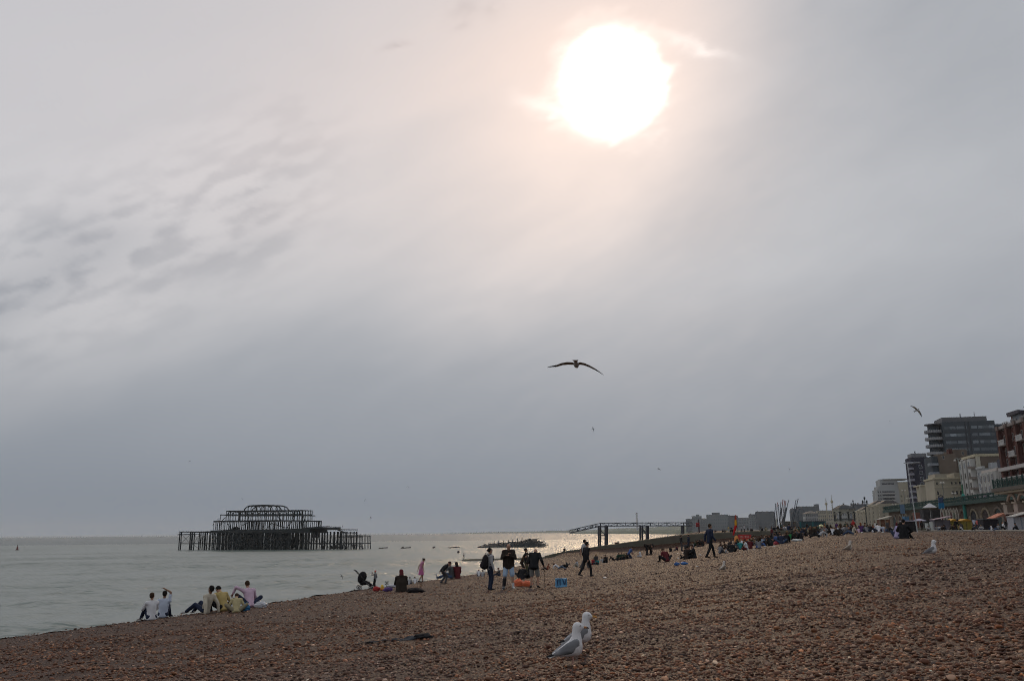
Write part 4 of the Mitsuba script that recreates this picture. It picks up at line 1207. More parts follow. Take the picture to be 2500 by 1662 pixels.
for (key, x, y, d, hh, J, m) in PEOPLE:
    if "medical boot" in labels[key].get("label", ""):
        kn, an, tn = J["k", 1], J["a", 1], J["t", 1]
        mid = kn * .45 + an * .55 + (kn - an) * .28
        part(key, "medical_boot", fuse([bone(mid, an + A3([0, 0, .03]), .078, .066, ICO), hullpts(ball(an + A3([0, -.04, -.02]), (.062, .06, .055), ICO), ball(tn + A3([0, .03, .0]), (.055, .06, .03), ICO))], .04, 3), "plastic", (.02, .02, .024), 40, tw(m), label="black medical boot reaching to below the knee")
        part(key, "sock", fuse([bone(J["a", 0] + (J["k", 0] - J["a", 0]) * .30, J["a", 0], .056, .046, ICO0)]), "cloth", (.6, .6, .6), 40, tw(m), label="short white sock")
w = st_J["w", 1]
k = thing("walking_stick", "thin walking stick in the hand of the bald man", "walking stick")
part(k, "shaft", tube([w + A3([.02, .06, .02]), A3([w[0] + .05, w[1] + .05, .0])], [.014, .010], 6), "paint", (.06, .035, .02), False, tw(st_m))
part(k, "crook", tube([w + A3([.02, .06, .0]), w + A3([.02, .06, .05]), w + A3([.0, .02, .07]), w + A3([-.01, -.03, .05])], .014, 6), "paint", (.05, .03, .02), 40, tw(st_m))

# blue shopping bag with dark straps
m, d = place(1370, 1432, -9)
w, h = 28 * d / 2100, 22 * d / 2100
W = tw(m)
k = thing("shopping_bag", "light blue shopping bag with dark straps standing alone on the shingle", "bag")
sb = m3.CrossSection([[(-w / 2, -.10), (w / 2, -.10), (w / 2, .10), (-w / 2, .10)]]).extrude(h * .95, 8, 0, (.97, .8)).refine_to_length(.06)
q = sb.to_mesh(); me = trimesh.Trimesh(q.vert_properties[:, :3], q.tri_verts, process=False)
v = np.asarray(me.vertices); v = v + .035 * (meshkit.fbm(v * 7, 2, 2)[:, None] - .5) * A3([1, 1.6, 1]); v[:, 2] += .0
part(k, "sack", trimesh.Trimesh(v, me.faces, process=False), "plastic", (.10, .30, .50), 30, W)
part(k, "base", box(-w * .49, w * .49, -.095, .095, 0.0, .03), "plastic", (.08, .22, .38), False, W)
for cx, V in ((-.24, False), (.24, True)):
    c = cx * w
    pts = [(c - w * .12, -.125, h * .15), (c - w * .12, -.118, h * .80), (c + w * .10, -.118, h * .82), (c + w * .10, -.125, h * .20)] if not V else [(c - w * .15, -.112, h * .85), (c - w * .01, -.128, h * .30), (c + w * .05, -.128, h * .30), (c + w * .17, -.112, h * .85)]
    part(k, "strap", cat_mesh([beam(a, b, .022) for a, b in zip(pts[:-1], pts[1:])]), "plastic", (.015, .035, .10), False, W)
for q_ in ((.34, .45, .5), (.30, .33, .37)):
    part(k, "print", box(-w * .42, -w * q_[0], -.125, -.112, h * q_[1], h * q_[2]), "plastic", (.02, .06, .16), False, W)

# white sheet in the crowd, bucket, litter, debris
m, d = place(1946, 1321, 0); solo("white_sheet", lump(1.0, .6, .26, 31, .4, 3), "cloth", "crumpled white sheet on the ground among the crowd", "sheet", color=(.58, .60, .58), smooth=30, to_world=tw(m))
m, d = place(2006, 1300, 0); s = d / 2100
k = thing("bucket", "large white bucket with a pale yellow top standing in the crowd", "bucket")
part(k, "pail", tube([(0, 0, 0), (0, 0, 14 * s)], [4.2 * s, 5 * s], 14), "plastic", (.50, .50, .45), 40, tw(m)); part(k, "lid", lump(11 * s, 10 * s, 9 * s, 3, .12), "plastic", (.68, .64, .32), 40, T().translate([0, 0, 12 * s]) if False else tw(m @ trimesh.transformations.translation_matrix([0, 0, 12 * s])))
for i, (x, y, w) in enumerate(((1477, 1411, 9), (1402, 1384, 4), (1655, 1352, 5), (1656, 1363, 6), (1710, 1355, 6), (1702, 1383, 6), (1868, 1334, 6), (1890, 1334, 7), (1840, 1341, 5), (2105, 1300, 6), (2155, 1300, 5), (2063, 1308, 4), (1806, 1348, 4), (1776, 1349, 4), (1385, 1376, 4), (1667, 1350, 5))):
    m, d = place(x, y, 40 * i)
    solo("litter", lump(w * d / 2100, w * .8 * d / 2100, w * .45 * d / 2100, 40 + i, .4, 2), "plastic", "small scrap of white litter lying on the shingle", "litter", group="scraps of white litter on the shingle", color=(.62, .60, .58), smooth=30, to_world=tw(m))
m, d = place(963, 1563, 0)
g = np.linspace(-1, 1, 34)
X, Y = np.meshgrid(g * .66, np.linspace(-.11, .11, 12), indexing="ij")
Y = Y * (1 - .55 * X ** 2 / 1.1) + X * .42
P = np.stack([X, Y, X * 0], -1)
wx, wy = P[..., 0] + m[0, 3], P[..., 1] + m[1, 3]
Zt = ground_z(wx, wy) - m[2, 3] - .012 + .085 * meshkit.fbm(np.stack([X * 6, Y * 14, X * 0], -1), 3, 5)
V = np.concatenate([np.stack([X, Y, Zt], -1).reshape(-1, 3), np.stack([X, Y, Zt - .012], -1).reshape(-1, 3)])
i, j = np.meshgrid(np.arange(33), np.arange(11), indexing="ij"); a = i * 12 + j
F = np.vstack([np.stack([a, a + 12, a + 13], -1).reshape(-1, 3), np.stack([a, a + 13, a + 1], -1).reshape(-1, 3)])
F = F[meshkit.noise(V[F].mean(1) * A3([5, 16, 0]) + 3, 6) < .62]
solo("plastic_sheet", trimesh.Trimesh(V, np.vstack([F, F[:, ::-1] + 34 * 12]), process=False), "cloth", "strip of torn blue grey plastic sheet half buried in the shingle", "plastic sheet", color=(.045, .050, .058), smooth=30, to_world=tw(m))
m, d = place(1034, 1557, 0)
solo("torn_bag", cat_mesh([lump(.34, .22, .10, 51, .45, 3), lump(.16, .12, .10, 52, .4, 2)]), "cloth", "scrap of black plastic bag at the right end of the blue grey sheet", "plastic bag", color=(.02, .02, .022), smooth=30, to_world=tw(m))

# lifeguard flag and red rescue board
m, d = place(1803, 1326, 0); s = d / 2100
W = tw(m)
k = thing("beach_flag", "red and yellow lifeguard flag drooping from its pole in the crowd", "flag")
part(k, "pole", tube([(0, 0, -.1), (-1.5 * s, 0, 68 * s)], .02, 6), "paint", (.05, .05, .05), False, W)


def cloth_strip(rows, thick=.008):
    V = []
    for x0, x1, z, b in rows:
        t = np.linspace(0, 1, 6)
        V.append(np.stack([(x0 + (x1 - x0) * t) * s, np.sin(t * 5 + b) * 2.2 * s, np.full(6, z * s)], -1))
    V = A3(V)
    n = len(V)
    i, j = np.meshgrid(np.arange(n - 1), np.arange(5), indexing="ij"); a = (i * 6 + j)
    F = np.vstack([np.stack([a, a + 6, a + 7], -1).reshape(-1, 3), np.stack([a, a + 7, a + 1], -1).reshape(-1, 3)])
    v = V.reshape(-1, 3)
    return trimesh.Trimesh(np.vstack([v, v + A3([0, thick, 0])]), np.vstack([F, F[:, ::-1] + len(v)]), process=False)


part(k, "red_top", cloth_strip([(-4.5, -1.8, 68, 0), (-5.2, -1.4, 62, .5), (-5.5, -1.2, 56, .9)]), "cloth", (.38, .06, .04), 40, W)
part(k, "yellow_band", cloth_strip([(-5.5, -1.2, 56, .9), (-6.0, -.8, 49, 1.3), (-6.2, -.5, 43, 1.8)]), "cloth", (.55, .30, .03), 40, W)
part(k, "red_tail", cloth_strip([(-6.2, -.5, 43, 1.8), (-8, -1.5, 38, 2.2), (-10.5, -4, 31, 2.7), (-12, -7, 25, 3.3), (-13, -9.5, 19, 3.9)]), "cloth", (.46, .02, .025), 40, W)
m, d = place(1816, 1325, 4); s = d / 2100
W = tw(m)
k = thing("rescue_board", "red and orange lifeguard rescue equipment standing below the flag", "rescue equipment")
part(k, "red_panel", box(-13 * s, 19 * s, -.05, .05, 9 * s, 20 * s), "plastic", (.42, .03, .025), False, W)
part(k, "orange_box", fuse([hullpts(ball((-17 * s, 0, 12 * s), (5 * s, .2, 6 * s)), ball((-17 * s, 0, 4 * s), (6 * s, .25, 4 * s)))]), "plastic", (.62, .22, .03), 40, W)
part(k, "orange_board", box(-9 * s, 9 * s, -.12, .12, 4 * s, 8.5 * s), "plastic", (.60, .14, .06), False, W)
part(k, "lettering", cat_mesh([box(x0 * s, (x0 + 1.4) * s, -.06, -.05, z0 * s, (z0 + hh) * s) for x0, z0, hh in ((-7, 13, 4), (-5, 14, 3), (-2.5, 12.5, 4), (3, 13, 4), (5, 13.5, 3), (8, 12.5, 4), (11, 13, 3))]), "plastic", (.55, .35, .30), False, W)
for x0 in (-11, 17):
    part(k, "post", box((x0 - .6) * s, (x0 + .6) * s, -.03, .03, -.1, 9 * s), "paint", (.06, .04, .03), False, W)

# ------------------------------------------------------------------ the ruined pier
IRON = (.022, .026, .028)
K = 455 * 530 / 2359 / 2100                           # metres per pixel of the pier study
ax = A3([.977, -.213, 0.0])
pc = at_depth(400 + 1180 * 530 / 2359, 1338, 455); pc[2] = 0
PM = frame(pc, ax)
PW = tw(PM)
K = K / abs(ax[0]) * 1.0


def px_(cx):
    return (cx - 1180) * K


def pz_(cy, cx=1180):
    return (580 - (cy + .0083 * (cx - 1180))) * K


pier = thing("pier", "rusted skeleton of a ruined pier pavilion standing in the sea", "pier ruin")
R = np.random.default_rng(5)


def pbar(name, a, b, w, color=IRON):
    """A bar between (cx, t, cy) points of the study."""
    part(pier, name, beam((px_(a[0]), a[1], pz_(a[2], a[0])), (px_(b[0]), b[1], pz_(b[2], b[0])), w), "old_iron", A3(color) * R.uniform(.8, 1.3), False, PW)


def pslab(name, pts_top, pts_bot, t0, t1):
    """A deck: outline along cx with top and bottom cy, t0..t1 deep."""
    V = []
    for (cx, ct), (_, cb) in zip(pts_top, pts_bot):
        for t, c in ((t0, ct), (t1, ct), (t1, cb), (t0, cb)):
            V.append((px_(cx), t, pz_(c, cx)))
    n = len(pts_top)
    F = []
    for i in range(n - 1):
        for j in range(4):
            a, b, c, d = i * 4 + j, i * 4 + (j + 1) % 4, (i + 1) * 4 + (j + 1) % 4, (i + 1) * 4 + j
            F += [[a, c, b], [a, d, c]]
    F += [[0, 1, 2], [0, 2, 3], [n * 4 - 4, n * 4 - 2, n * 4 - 3], [n * 4 - 4, n * 4 - 1, n * 4 - 2]]
    me = trimesh.Trimesh(V, F, process=False)
    if me.volume < 0:
        me.invert()
    part(pier, name, me, "old_iron", IRON, False, PW)


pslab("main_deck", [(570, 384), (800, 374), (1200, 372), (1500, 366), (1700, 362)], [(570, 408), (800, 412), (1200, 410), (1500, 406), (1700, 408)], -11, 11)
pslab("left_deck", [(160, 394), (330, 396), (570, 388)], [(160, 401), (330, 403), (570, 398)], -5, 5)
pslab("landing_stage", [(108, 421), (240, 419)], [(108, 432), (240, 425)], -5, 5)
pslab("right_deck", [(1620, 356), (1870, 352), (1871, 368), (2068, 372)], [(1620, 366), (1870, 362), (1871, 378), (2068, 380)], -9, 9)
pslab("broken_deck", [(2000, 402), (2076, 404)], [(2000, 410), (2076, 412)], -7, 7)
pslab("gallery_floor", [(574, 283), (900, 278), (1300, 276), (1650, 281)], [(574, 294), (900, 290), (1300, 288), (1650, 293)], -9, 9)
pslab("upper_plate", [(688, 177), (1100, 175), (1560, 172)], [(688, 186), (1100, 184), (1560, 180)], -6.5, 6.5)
for t in (-7.5, 7.5):
    pbar("side_shelf", (632, t, 221), (760, t, 226), .35)
    pbar("side_shelf", (1470, t, 226), (1585, t, 230), .35)
    pbar("mid_rail", (690, t * .85, 226), (1560, t * .85, 226), .45)
    pbar("mid_rail", (690, t * .85, 214), (1560, t * .85, 216), .2)
    pbar("left_truss", (125, t * .6, 400), (570, t * .6, 404), .28)
    pbar("low_tie", (140, t * .6, 521), (580, t * .6, 523), .25)
    pbar("low_tie", (600, t, 520), (2230, t, 515), .3)
    pbar("broken_rail", (2060, t * .8, 436), (2236, t * .8, 440), .3)
    pbar("broken_rail", (1900, t * .8, 446), (2150, t * .8, 452), .2)
for i, cx in enumerate((125, 150, 175, 205, 235, 262, 290, 320, 350, 380, 410, 440, 470, 500, 530, 560)):
    pbar("truss_web", (cx, -4.5, 390), (cx + (14 if i % 2 else -12), -4.5, 404), .16)
# roof cage of the pavilion
for t in (-4.2, 4.2):
    prof = [(872, 174), (882, 156), (900, 140), (925, 129), (975, 123), (1100, 121), (1215, 124), (1255, 130), (1280, 142), (1296, 158), (1306, 174)]
    part(pier, "roof_arch", tube([(px_(a), t, pz_(b, a)) for a, b in prof], .32, 5), "old_iron", IRON, 40, PW)
for cx, w in ((924, 12), (960, 16), (1010, 20), (1025, 20), (1080, 16), (1100, 18), (1160, 18), (1190, 16), (1250, 14)):
    pts = [(cx - w * .5, -4.2, 174), (cx - w * .6, -4.2, 150), (cx - w * .2, -3.6, 132), (cx, 0, 123), (cx + w * .2, 3.6, 132), (cx + w * .6, 4.2, 150), (cx + w * .5, 4.2, 174)]
    part(pier, "roof_hoop", tube([(px_(a), t, pz_(b, a)) for a, t, b in pts], .23, 5), "old_iron", IRON, 40, PW)
pbar("ridge_beam", (930, 0, 123), (1245, 0, 125), .5)
for cx in (690, 715, 735, 768, 800, 845, 915, 955, 1000, 1030, 1070, 1108, 1150, 1180, 1230, 1260, 1310, 1345, 1390, 1410, 1450, 1480, 1510, 1535, 1560):
    for t in (-6.2, 6.2):
        a = R.uniform(-4, 4)
        pbar("upper_column", (cx + a * (t > 0), t, 180), (cx + a * (t > 0) + R.normal(0, 1.5), t, 282), R.uniform(.24, .40))
for i, cx in enumerate((700, 760, 845, 915, 1000, 1070, 1150, 1230, 1310, 1390, 1470)):
    r = (35, 42, 35, 42, 35, 40, 40, 40, 40, 40, 40)[i]
    t = np.linspace(0, np.pi, 9)
    part(pier, "window_arch", tube(np.stack([px_(cx + r) + np.cos(t) * r * K, t * 0 - 6.3, pz_(226) + np.sin(t) * 38 * K], -1), .21, 5), "old_iron", IRON, 40, PW)
for a, b in (((800, 5, 186), (835, 5, 280)), ((690, -6, 240), (640, -6, 278)), ((1270, -6, 230), (1330, -6, 280)), ((1480, -6, 190), (1440, -6, 300)), ((1380, 6, 190), (1340, 6, 280)), ((1200, 6, 280), (1160, 6, 190)), ((640, -7.5, 222), (632, -7.5, 283)), ((1585, -7, 230), (1600, -7, 283)),
             ((1240, -8, 310), (1400, -8, 356)), ((900, -8, 330), (980, -8, 300)), ((1180, -8, 376), (1240, -8, 300)), ((720, -8, 300), (780, -8, 372)), ((1470, -8, 290), (1400, -8, 372))):
    pbar("brace", a, b, .28)
for cx in np.r_[np.arange(578, 1650, 22.0), [600, 1620, 1648]]:
    for t in (-8.6, 8.6):
        w = R.uniform(.22, .42)
        pbar("gallery_column", (cx + R.normal(0, 2), t, 290), (cx + R.normal(0, 3), t, 378), w)
for i, cx in enumerate((590, 640, 690, 1590, 1630)):
    t = np.linspace(0, np.pi, 7)
    part(pier, "gallery_arch", tube(np.stack([px_(cx) + np.cos(t) * 20 * K, t * 0 - 8.8, pz_(330) + np.sin(t) * 38 * K], -1), .12, 5), "old_iron", IRON, 40, PW)
for cx, h in ((600, 30), (580, 20), (1600, 18), (1640, 20), (1555, 12), (1768, 40), (2015, 26), (1890, 16)):
    pbar("stanchion", (cx, -6, 282 if cx < 1700 else 360), (cx + 2, -6, (282 if cx < 1700 else 360) - h), .14)
pbar("fallen_beam", (1600, -8, 358), (1895, -8, 342), .35); pbar("fallen_beam", (1900, -7, 345), (2015, -7, 352), .15); pbar("fallen_beam", (1960, -7, 372), (2070, -7, 408), .4)
part(pier, "machinery", lump(65 * K, 8, 75 * K, 3, .3, 3), "old_iron", IRON, 30, tw(PM @ trimesh.transformations.translation_matrix([px_(820), 0, pz_(500)])))
for cx, cy, w, h in ((1685, 462, 70, 85), (760, 372, 46, 34), (1450, 560, 60, 130), (815, 575, 55, 150), (1230, 580, 40, 90)):
    part(pier, "tangled_ironwork", lump(w * K, 7, h * K, int(cx), .35, 3), "old_iron", IRON, 30, tw(PM @ trimesh.transformations.translation_matrix([px_(cx), -2, pz_(cy)])))
left = [135, 155, 265, 290, 312, 372, 445, 465, 495, 530]
mid = list(np.arange(575, 1500, 19.0))
right = [1520, 1550, 1572, 1605, 1640, 1665, 1700, 1722, 1768, 1810, 1838, 1870, 1915, 1952, 1990, 2030, 2068]
for grp, top, ts in ((left, 402, (-5, 5)), (mid, 404, (-10, -3, 4, 10)), (right, 396, (-8, 8))):
    for cx in grp:
        for t in ts:
            c = cx + (R.normal(0, 4) if abs(t) < 9.9 and grp is not left else 0) + (0.6 * t if grp is mid else 0)
            pbar("pile", (c, t, top), (c + R.normal(0, 1.2), t, 600), R.uniform(.28, .62) if grp is not left else .48)
for i in range(len(left) - 1):
    a, b = left[i], left[i + 1]
    if b - a > 40:
        pbar("cross_brace", (a, -5, 420), (b, -5, 520), .14); pbar("cross_brace", (b, -5, 420), (a, -5, 520), .14); pbar("cross_brace", (a, 5, 520), (b, 5, 585), .14)
for i in range(0, len(mid) - 3, 2):
    pbar("cross_brace", (mid[i], -10, R.uniform(410, 470)), (mid[i + 2] + 10, -10, R.uniform(500, 570)), .2)
for i in range(len(right) - 1):
    pbar("cross_brace", (right[i], -8, R.uniform(410, 480)), (right[i + 1], -8, R.uniform(490, 560)), .2)
for cx, top in ((2095, 420), (2125, 418), (2150, 430), (2180, 420), (2212, 436), (2236, 436)):
    for t in (-6, 5):
        pbar("broken_pile", (cx, t, top + R.uniform(0, 8)), (cx + (cx - 2150) * .12, t, 595), .38)
for _ in range(26):
    cx = R.uniform(1740, 2160); t = R.uniform(-8, 8)
    pbar("sunken_girder", (cx, t, R.uniform(500, 560)), (cx + R.uniform(15, 60), t + R.normal(0, 2), R.uniform(525, 585)), .3)
for cx in (1800, 1905, 1945, 2025, 2068):
    part(pier, "barnacled_footing", lump(20 * K, 2.5, 40 * K, int(cx), .3), "old_iron", A3(IRON) * .8, 30, tw(PM @ trimesh.transformations.translation_matrix([px_(cx), -6, pz_(575)])))

# collapsed hall: an island of twisted iron and timber
wk = thing("wreck_mound", "low dark mound of collapsed pier timbers with a row of thin posts", "wreck")
wc = at_depth(1248, 1336, 452); wc[2] = 0
WM = frame(wc, [1, -.1, 0]); WW = tw(WM); s = 452 / 2100
prof = np.array([(-86, 1), (-70, 7), (-55, 9.5), (-30, 11), (0, 12.5), (16, 14), (32, 19), (50, 20.5), (62, 17), (74, 9), (82, 1)])
xx = np.linspace(-86, 82, 120); hh = np.interp(xx, prof[:, 0], prof[:, 1])
tt = np.linspace(-1, 1, 22)
X, Tt = np.meshgrid(xx, tt, indexing="ij")
Hh = hh[:, None] * np.sqrt(np.maximum(1 - Tt ** 2, 0)) * (0.72 + .5 * meshkit.fbm(np.stack([X * .25, Tt * 4, X * 0], -1), 3, 8))
V = np.stack([X * s, Tt * 9 + 9, Hh * s - .2], -1).reshape(-1, 3)
i, j = np.meshgrid(np.arange(119), np.arange(21), indexing="ij"); a = i * 22 + j
F = np.vstack([np.stack([a, a + 22, a + 23], -1).reshape(-1, 3), np.stack([a, a + 23, a + 1], -1).reshape(-1, 3)])
F = F[meshkit.noise(V[F].mean(1) * A3([.9, .5, 1.6]), 4) < .70]
part(wk, "wreck_shell", trimesh.Trimesh(V, np.vstack([F, F[:, ::-1]]), process=False), "old_iron", IRON, False, WW, kind="stuff")
g = []
for _ in range(260):
    x = R.uniform(-80, 78); h = np.interp(x, prof[:, 0], prof[:, 1]); t = R.uniform(-6, 9) + 8
    z = R.uniform(.1, .92) * h
    g.append(beam((x * s, t, z * s), ((x + R.normal(0, 6)) * s, t + R.normal(0, 1.5), np.clip(z + R.normal(0, 2.5), -1, h * 1.03) * s), R.uniform(.12, .4)))
part(wk, "twisted_girders", cat_mesh(g), "old_iron", A3(IRON) * .9, False, WW, kind="stuff")
for px, top in ((-44, 15.5), (-33, 16.5), (-21, 17), (-9, 18), (2, 20), (13.5, 22), (25, 24)):
    part(wk, "post", beam((px * s, 4, 0), (px * s + .05, 4, top * s), .26), "old_iron", IRON, False, WW)
for (x, y, w, lab) in ((936, 1336, 19, "dark timber floating right of the pier ruin"), (993, 1336, 18, "thin timber beam poking from the water halfway to the wreck mound"), (1108, 1336, 26, "long thin timber beam in the water left of the wreck mound"), (982, 1336, 4, "small dark stump in the water beside a thin timber beam"), (1059, 1343, 4, "small dark buoy like speck in the water between the beams")):
    p = at_depth(x, y, 452); p[2] = 0.2; s = 452 / 2100
    solo("driftwood" if w > 5 else "floating_stump", fuse([hullpts(ball((-w * .5 * s, 0, 0), (.5, .5, .25), ICO0), ball((w * .5 * s, 0, .35 if w > 5 else .5), (.4, .5, .30), ICO0))]), "old_iron", lab, "timber" if w > 5 else "stump", color=(.03, .028, .026), smooth=40, to_world=tw(frame(p, [1, 0, 0])))
p = at_depth(1119, 1349, 330); p[2] = 0.2
solo("floating_buoy", lump(1.0, 1.0, 1.1, 3, .05), "plastic", "small dark round float in the water left of the standing bather", "float", color=(.03, .03, .03), smooth=40, to_world=tw(frame(p, [1, 0, 0])))
POSES["wade"] = dict(P=(0, 0, .93), lean=8, nod=10, W=((-.22, .18, .98), (.24, .10, .90)), A=((-.09, .02, .08), (.09, -.02, .08)))
key, m, J = P_(1132, 1362, 15, "wade", 100, "black", "black", "distant figure standing in the shallow water by the sunken groyne", hair_c="hblack", depth=250, lift=None)
for kk in [q for q in scene if q.startswith(key + "__")]:
    mm = m.copy(); mm[2, 3] = 0.25
    scene[kk] = {**scene[kk], "to_world": tw(mm)}
# red buoy
p = at_depth(42, 1341, 505); p[2] = 0; BW = tw(frame(p, [1, 0, 0])); s = 505 / 2100
k = thing("buoy", "small red brown navigation buoy far out at the left edge of the sea", "buoy")
part(k, "hull", tube([(0, 0, -.6), (0, 0, .2 * 4 * s), (0, 0, 3 * s)], [3.6 * s, 3.6 * s, 2.4 * s], 12), "plastic", (.10, .03, .025), 40, BW)
part(k, "tower", tube([(0, 0, 3 * s), (0, 0, 9 * s)], [2.4 * s, 1.1 * s], 10), "plastic", (.16, .045, .04), 40, BW)
part(k, "lantern", tube([(0, 0, 9 * s), (0, 0, 13.5 * s)], [.9 * s, .6 * s], 8), "plastic", (.05, .03, .03), 40, BW)

# ------------------------------------------------------------------ steel jetty beyond the groyne
jt = thing("jetty", "grey steel lattice walkway on tall piles with its seaward end sloping down", "jetty")
JV = 182.0
STEEL = (.075, .085, .10)


def J_(x, y, dv=0.0):
    """Point of the jetty's plane (across the shore at v = JV) seen at a pixel."""
    r = ray(x, y)
    n = SHORE_Y
    t = (JV + dv - EYE @ n) / (r @ n)
    p = EYE + r * t
    return p


def jbar(name, a, b, w, dv=0.0, dv2=None, c=STEEL):
    part(jt, name, beam(J_(*a, dv), J_(*b, dv if dv2 is None else dv2), w), "paint", c, False)


for dv in (0.0, 1.3):
    jbar("top_chord", (1391, 1293.5), (1466, 1276.5), .12, dv); jbar("top_chord", (1466, 1276.5), (1690, 1275), .12, dv)
    jbar("bottom_chord", (1391, 1300.5), (1466, 1283.5), .15, dv); jbar("bottom_chord", (1466, 1283.5), (1690, 1282.5), .15, dv)
    xs = list(np.arange(1391, 1466, 18.7)) + list(np.arange(1466, 1691, 20.3))
    f = lambda x, o: (np.interp(x, [1391, 1466, 1690], [1293.5, 1276.5, 1275]) if o else np.interp(x, [1391, 1466, 1690], [1300.5, 1283.5, 1282.5]))  # noqa: E731
    for i, x in enumerate(xs):
        jbar("upright", (x, f(x, 1) - .5), (x, f(x, 0)), .17 if i % 2 else .1, dv)
        if i + 1 < len(xs):
            jbar("diagonal", (x, f(x, i % 2)), (xs[i + 1], f(xs[i + 1], (i + 1) % 2)), .07, dv)
for x in (1410, 1425, 1440, 1453):
    jbar("stair_tread", (x, f(x, 0) - 2), (x + 5, f(x + 5, 0) - 3), .14, .2, 1.1)
for x, yb, dv, w in ((1461.5, 1334, 0, .28), (1466, 1334, 1.3, .24), (1478, 1332, 0, .30), (1482.5, 1332, 1.3, .26), (1563, 1319, 0, .28), (1568, 1319, 1.3, .26), (1579, 1317, 0, .34), (1582, 1317, 1.3, .3), (1665.5, 1302, 0, .38), (1668.5, 1302, 1.3, .3)):
    jbar("pile", (x, 1284), (x, yb), w, dv, c=(.045, .045, .055))
for a, b in (((1466, 1293), (1478, 1306)), ((1466, 1306), (1478, 1306)), ((1466, 1287), (1478, 1287)), ((1568, 1289), (1580, 1303)), ((1568, 1287), (1580, 1287)), ((1568, 1293), (1580, 1307))):
    jbar("pile_brace", a, b, .12, .5, c=(.05, .05, .06))
k = thing("lifebuoy_post", "dark post carrying a red lifebuoy housing right of the jetty end", "lifebuoy post")
p = at_depth(1707, 1302, 150); p[2] = float(ground_z(p[0], p[1])); s = 150 / 2100; LW = tw(frame(p, [1, 0, 0]))
part(k, "post", tube([(0, 0, -.3), (0, 0, 33 * s)], [2.2 * s, 1.5 * s], 8), "paint", (.06, .035, .04), 40, LW)
t = np.linspace(0, 2 * np.pi, 17)
part(k, "lifebuoy", tube(np.stack([-3 * s + np.cos(t) * 3.2 * s, t * 0 - .25, 20 * s + np.sin(t) * 3.2 * s], -1), 1.7 * s, 7, False), "plastic", (.30, .025, .03), 40, LW)
part(k, "back_plate", box(-7 * s, 2 * s, -.12, -.02, 15 * s, 25 * s), "plastic", (.26, .025, .03), False, LW)
# far chimney
p = at_depth(1556, 1293, 4450); p[2] = 0
k = thing("chimney", "tall pale power station chimney on the hazy far coast", "chimney")
CW = tw(frame(p, [1, 0, 0])); s = 4450 / 2100
part(k, "stack", tube([(0, 0, 0), (0, 0, 45 * s)], [2.5 * s, 1.8 * s], 14), "paint", (.30, .30, .31), 40, CW)
part(k, "cap", tube([(0, 0, 45 * s), (0, 0, 48 * s)], [2.3 * s, 2.3 * s], 14), "paint", (.16, .16, .17), 40, CW)

# ------------------------------------------------------------------ the sea front
UVM = frame(EYE, SHORE_X)                             # local x = inland, y = along the shore, z = above the eye
UVW = tw(UVM)
for nm, c, k, g in (("render_cream", (.35, .32, .25), .12, .3), ("render_white", (.42, .42, .40), .12, .25), ("brick_brown", (.13, .105, .085), .25, .35), ("brick_red", (.085, .036, .030), .5, .45),
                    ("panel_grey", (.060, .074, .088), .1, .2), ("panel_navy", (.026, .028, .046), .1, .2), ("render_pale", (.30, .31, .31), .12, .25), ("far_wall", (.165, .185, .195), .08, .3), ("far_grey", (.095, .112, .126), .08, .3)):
    concrete(nm, c, k, g)
matte("trim", 0.7, 0.3)
scene["window_glass"] = {"type": "principled", "base_color": {"type": "rgb", "value": [.03, .035, .04]}, "roughness": 0.12, "specular": 0.6}
G0 = -3.0                                             # walls start below the ground they stand on


def E(x, y, v):
    """(inland, height) of a pixel on a wall that faces the camera, v metres along the shore."""
    r = ray(x, y); t = v / (r @ SHORE_Y)
    return (r @ SHORE_X) * t, r[2] * t


def S(x, y, u):
    """(along the shore, height) of a pixel on a wall that faces the sea, u metres inland."""
    r = ray(x, y); t = u / (r @ SHORE_X)
    return (r @ SHORE_Y) * t, r[2] * t


def tp(holder, name, mesh, bsdf, color=None, kind=None, smooth=False, label=None):
    return part(holder, name, mesh, bsdf, color, smooth, UVW, kind=kind, label=label)


def win(holder, face, at, c, z, w, h, frame_c=(.4, .4, .38), out=.05, glass=True, name="window"):
    """One window on face 'E' (plane y = at) or 'S' (plane x = at), centre c along the wall, sill at z."""
    def bx(a0, a1, o0, o1, z0, z1):
        return box(a0, a1, at - o1, at - o0, z0, z1) if face == "E" else box(at - o1, at - o0, a0, a1, z0, z1)
    t = min(.12, w * .12)
    k = tp(holder, name, cat_mesh([bx(c - w / 2, c - w / 2 + t, .0, out, z, z + h), bx(c + w / 2 - t, c + w / 2, .0, out, z, z + h), bx(c - w / 2 + t, c + w / 2 - t, .0, out, z + h - t, z + h), bx(c - w / 2 + t, c + w / 2 - t, .0, out + .06, z, z + t)]), "trim", frame_c)
    tp(k, "pane", bx(c - w / 2 + t, c + w / 2 - t, .0, out * .4, z + t, z + h - t), "window_glass")
    return k


def wins_stuff(holder, face, at, items, color, name="windows", out=.05, bsdf="trim"):
    ms = []
    for c, z, w, h in items:
        ms.append(box(c - w / 2, c + w / 2, at - out, at, z, z + h) if face == "E" else box(at - out, at, c - w / 2, c + w / 2, z, z + h))
    tp(holder, name, cat_mesh(ms), bsdf, color if bsdf == "trim" else None, kind="stuff")


solo("promenade", box(22, 50, 62, 700, -1.2, -.155), "paving", label="grey paved lower promenade at the top of the beach", cat="promenade", kind="structure", to_world=UVW)
solo("land", cat_mesh([box(50.4, 420, -60, 262, -3, 4.7), box(78, 420, 262.1, 2600, -3, 1.2)]), "paving", label="raised sea front road and town ground behind the promenade wall", cat="ground", kind="structure", to_world=UVW)

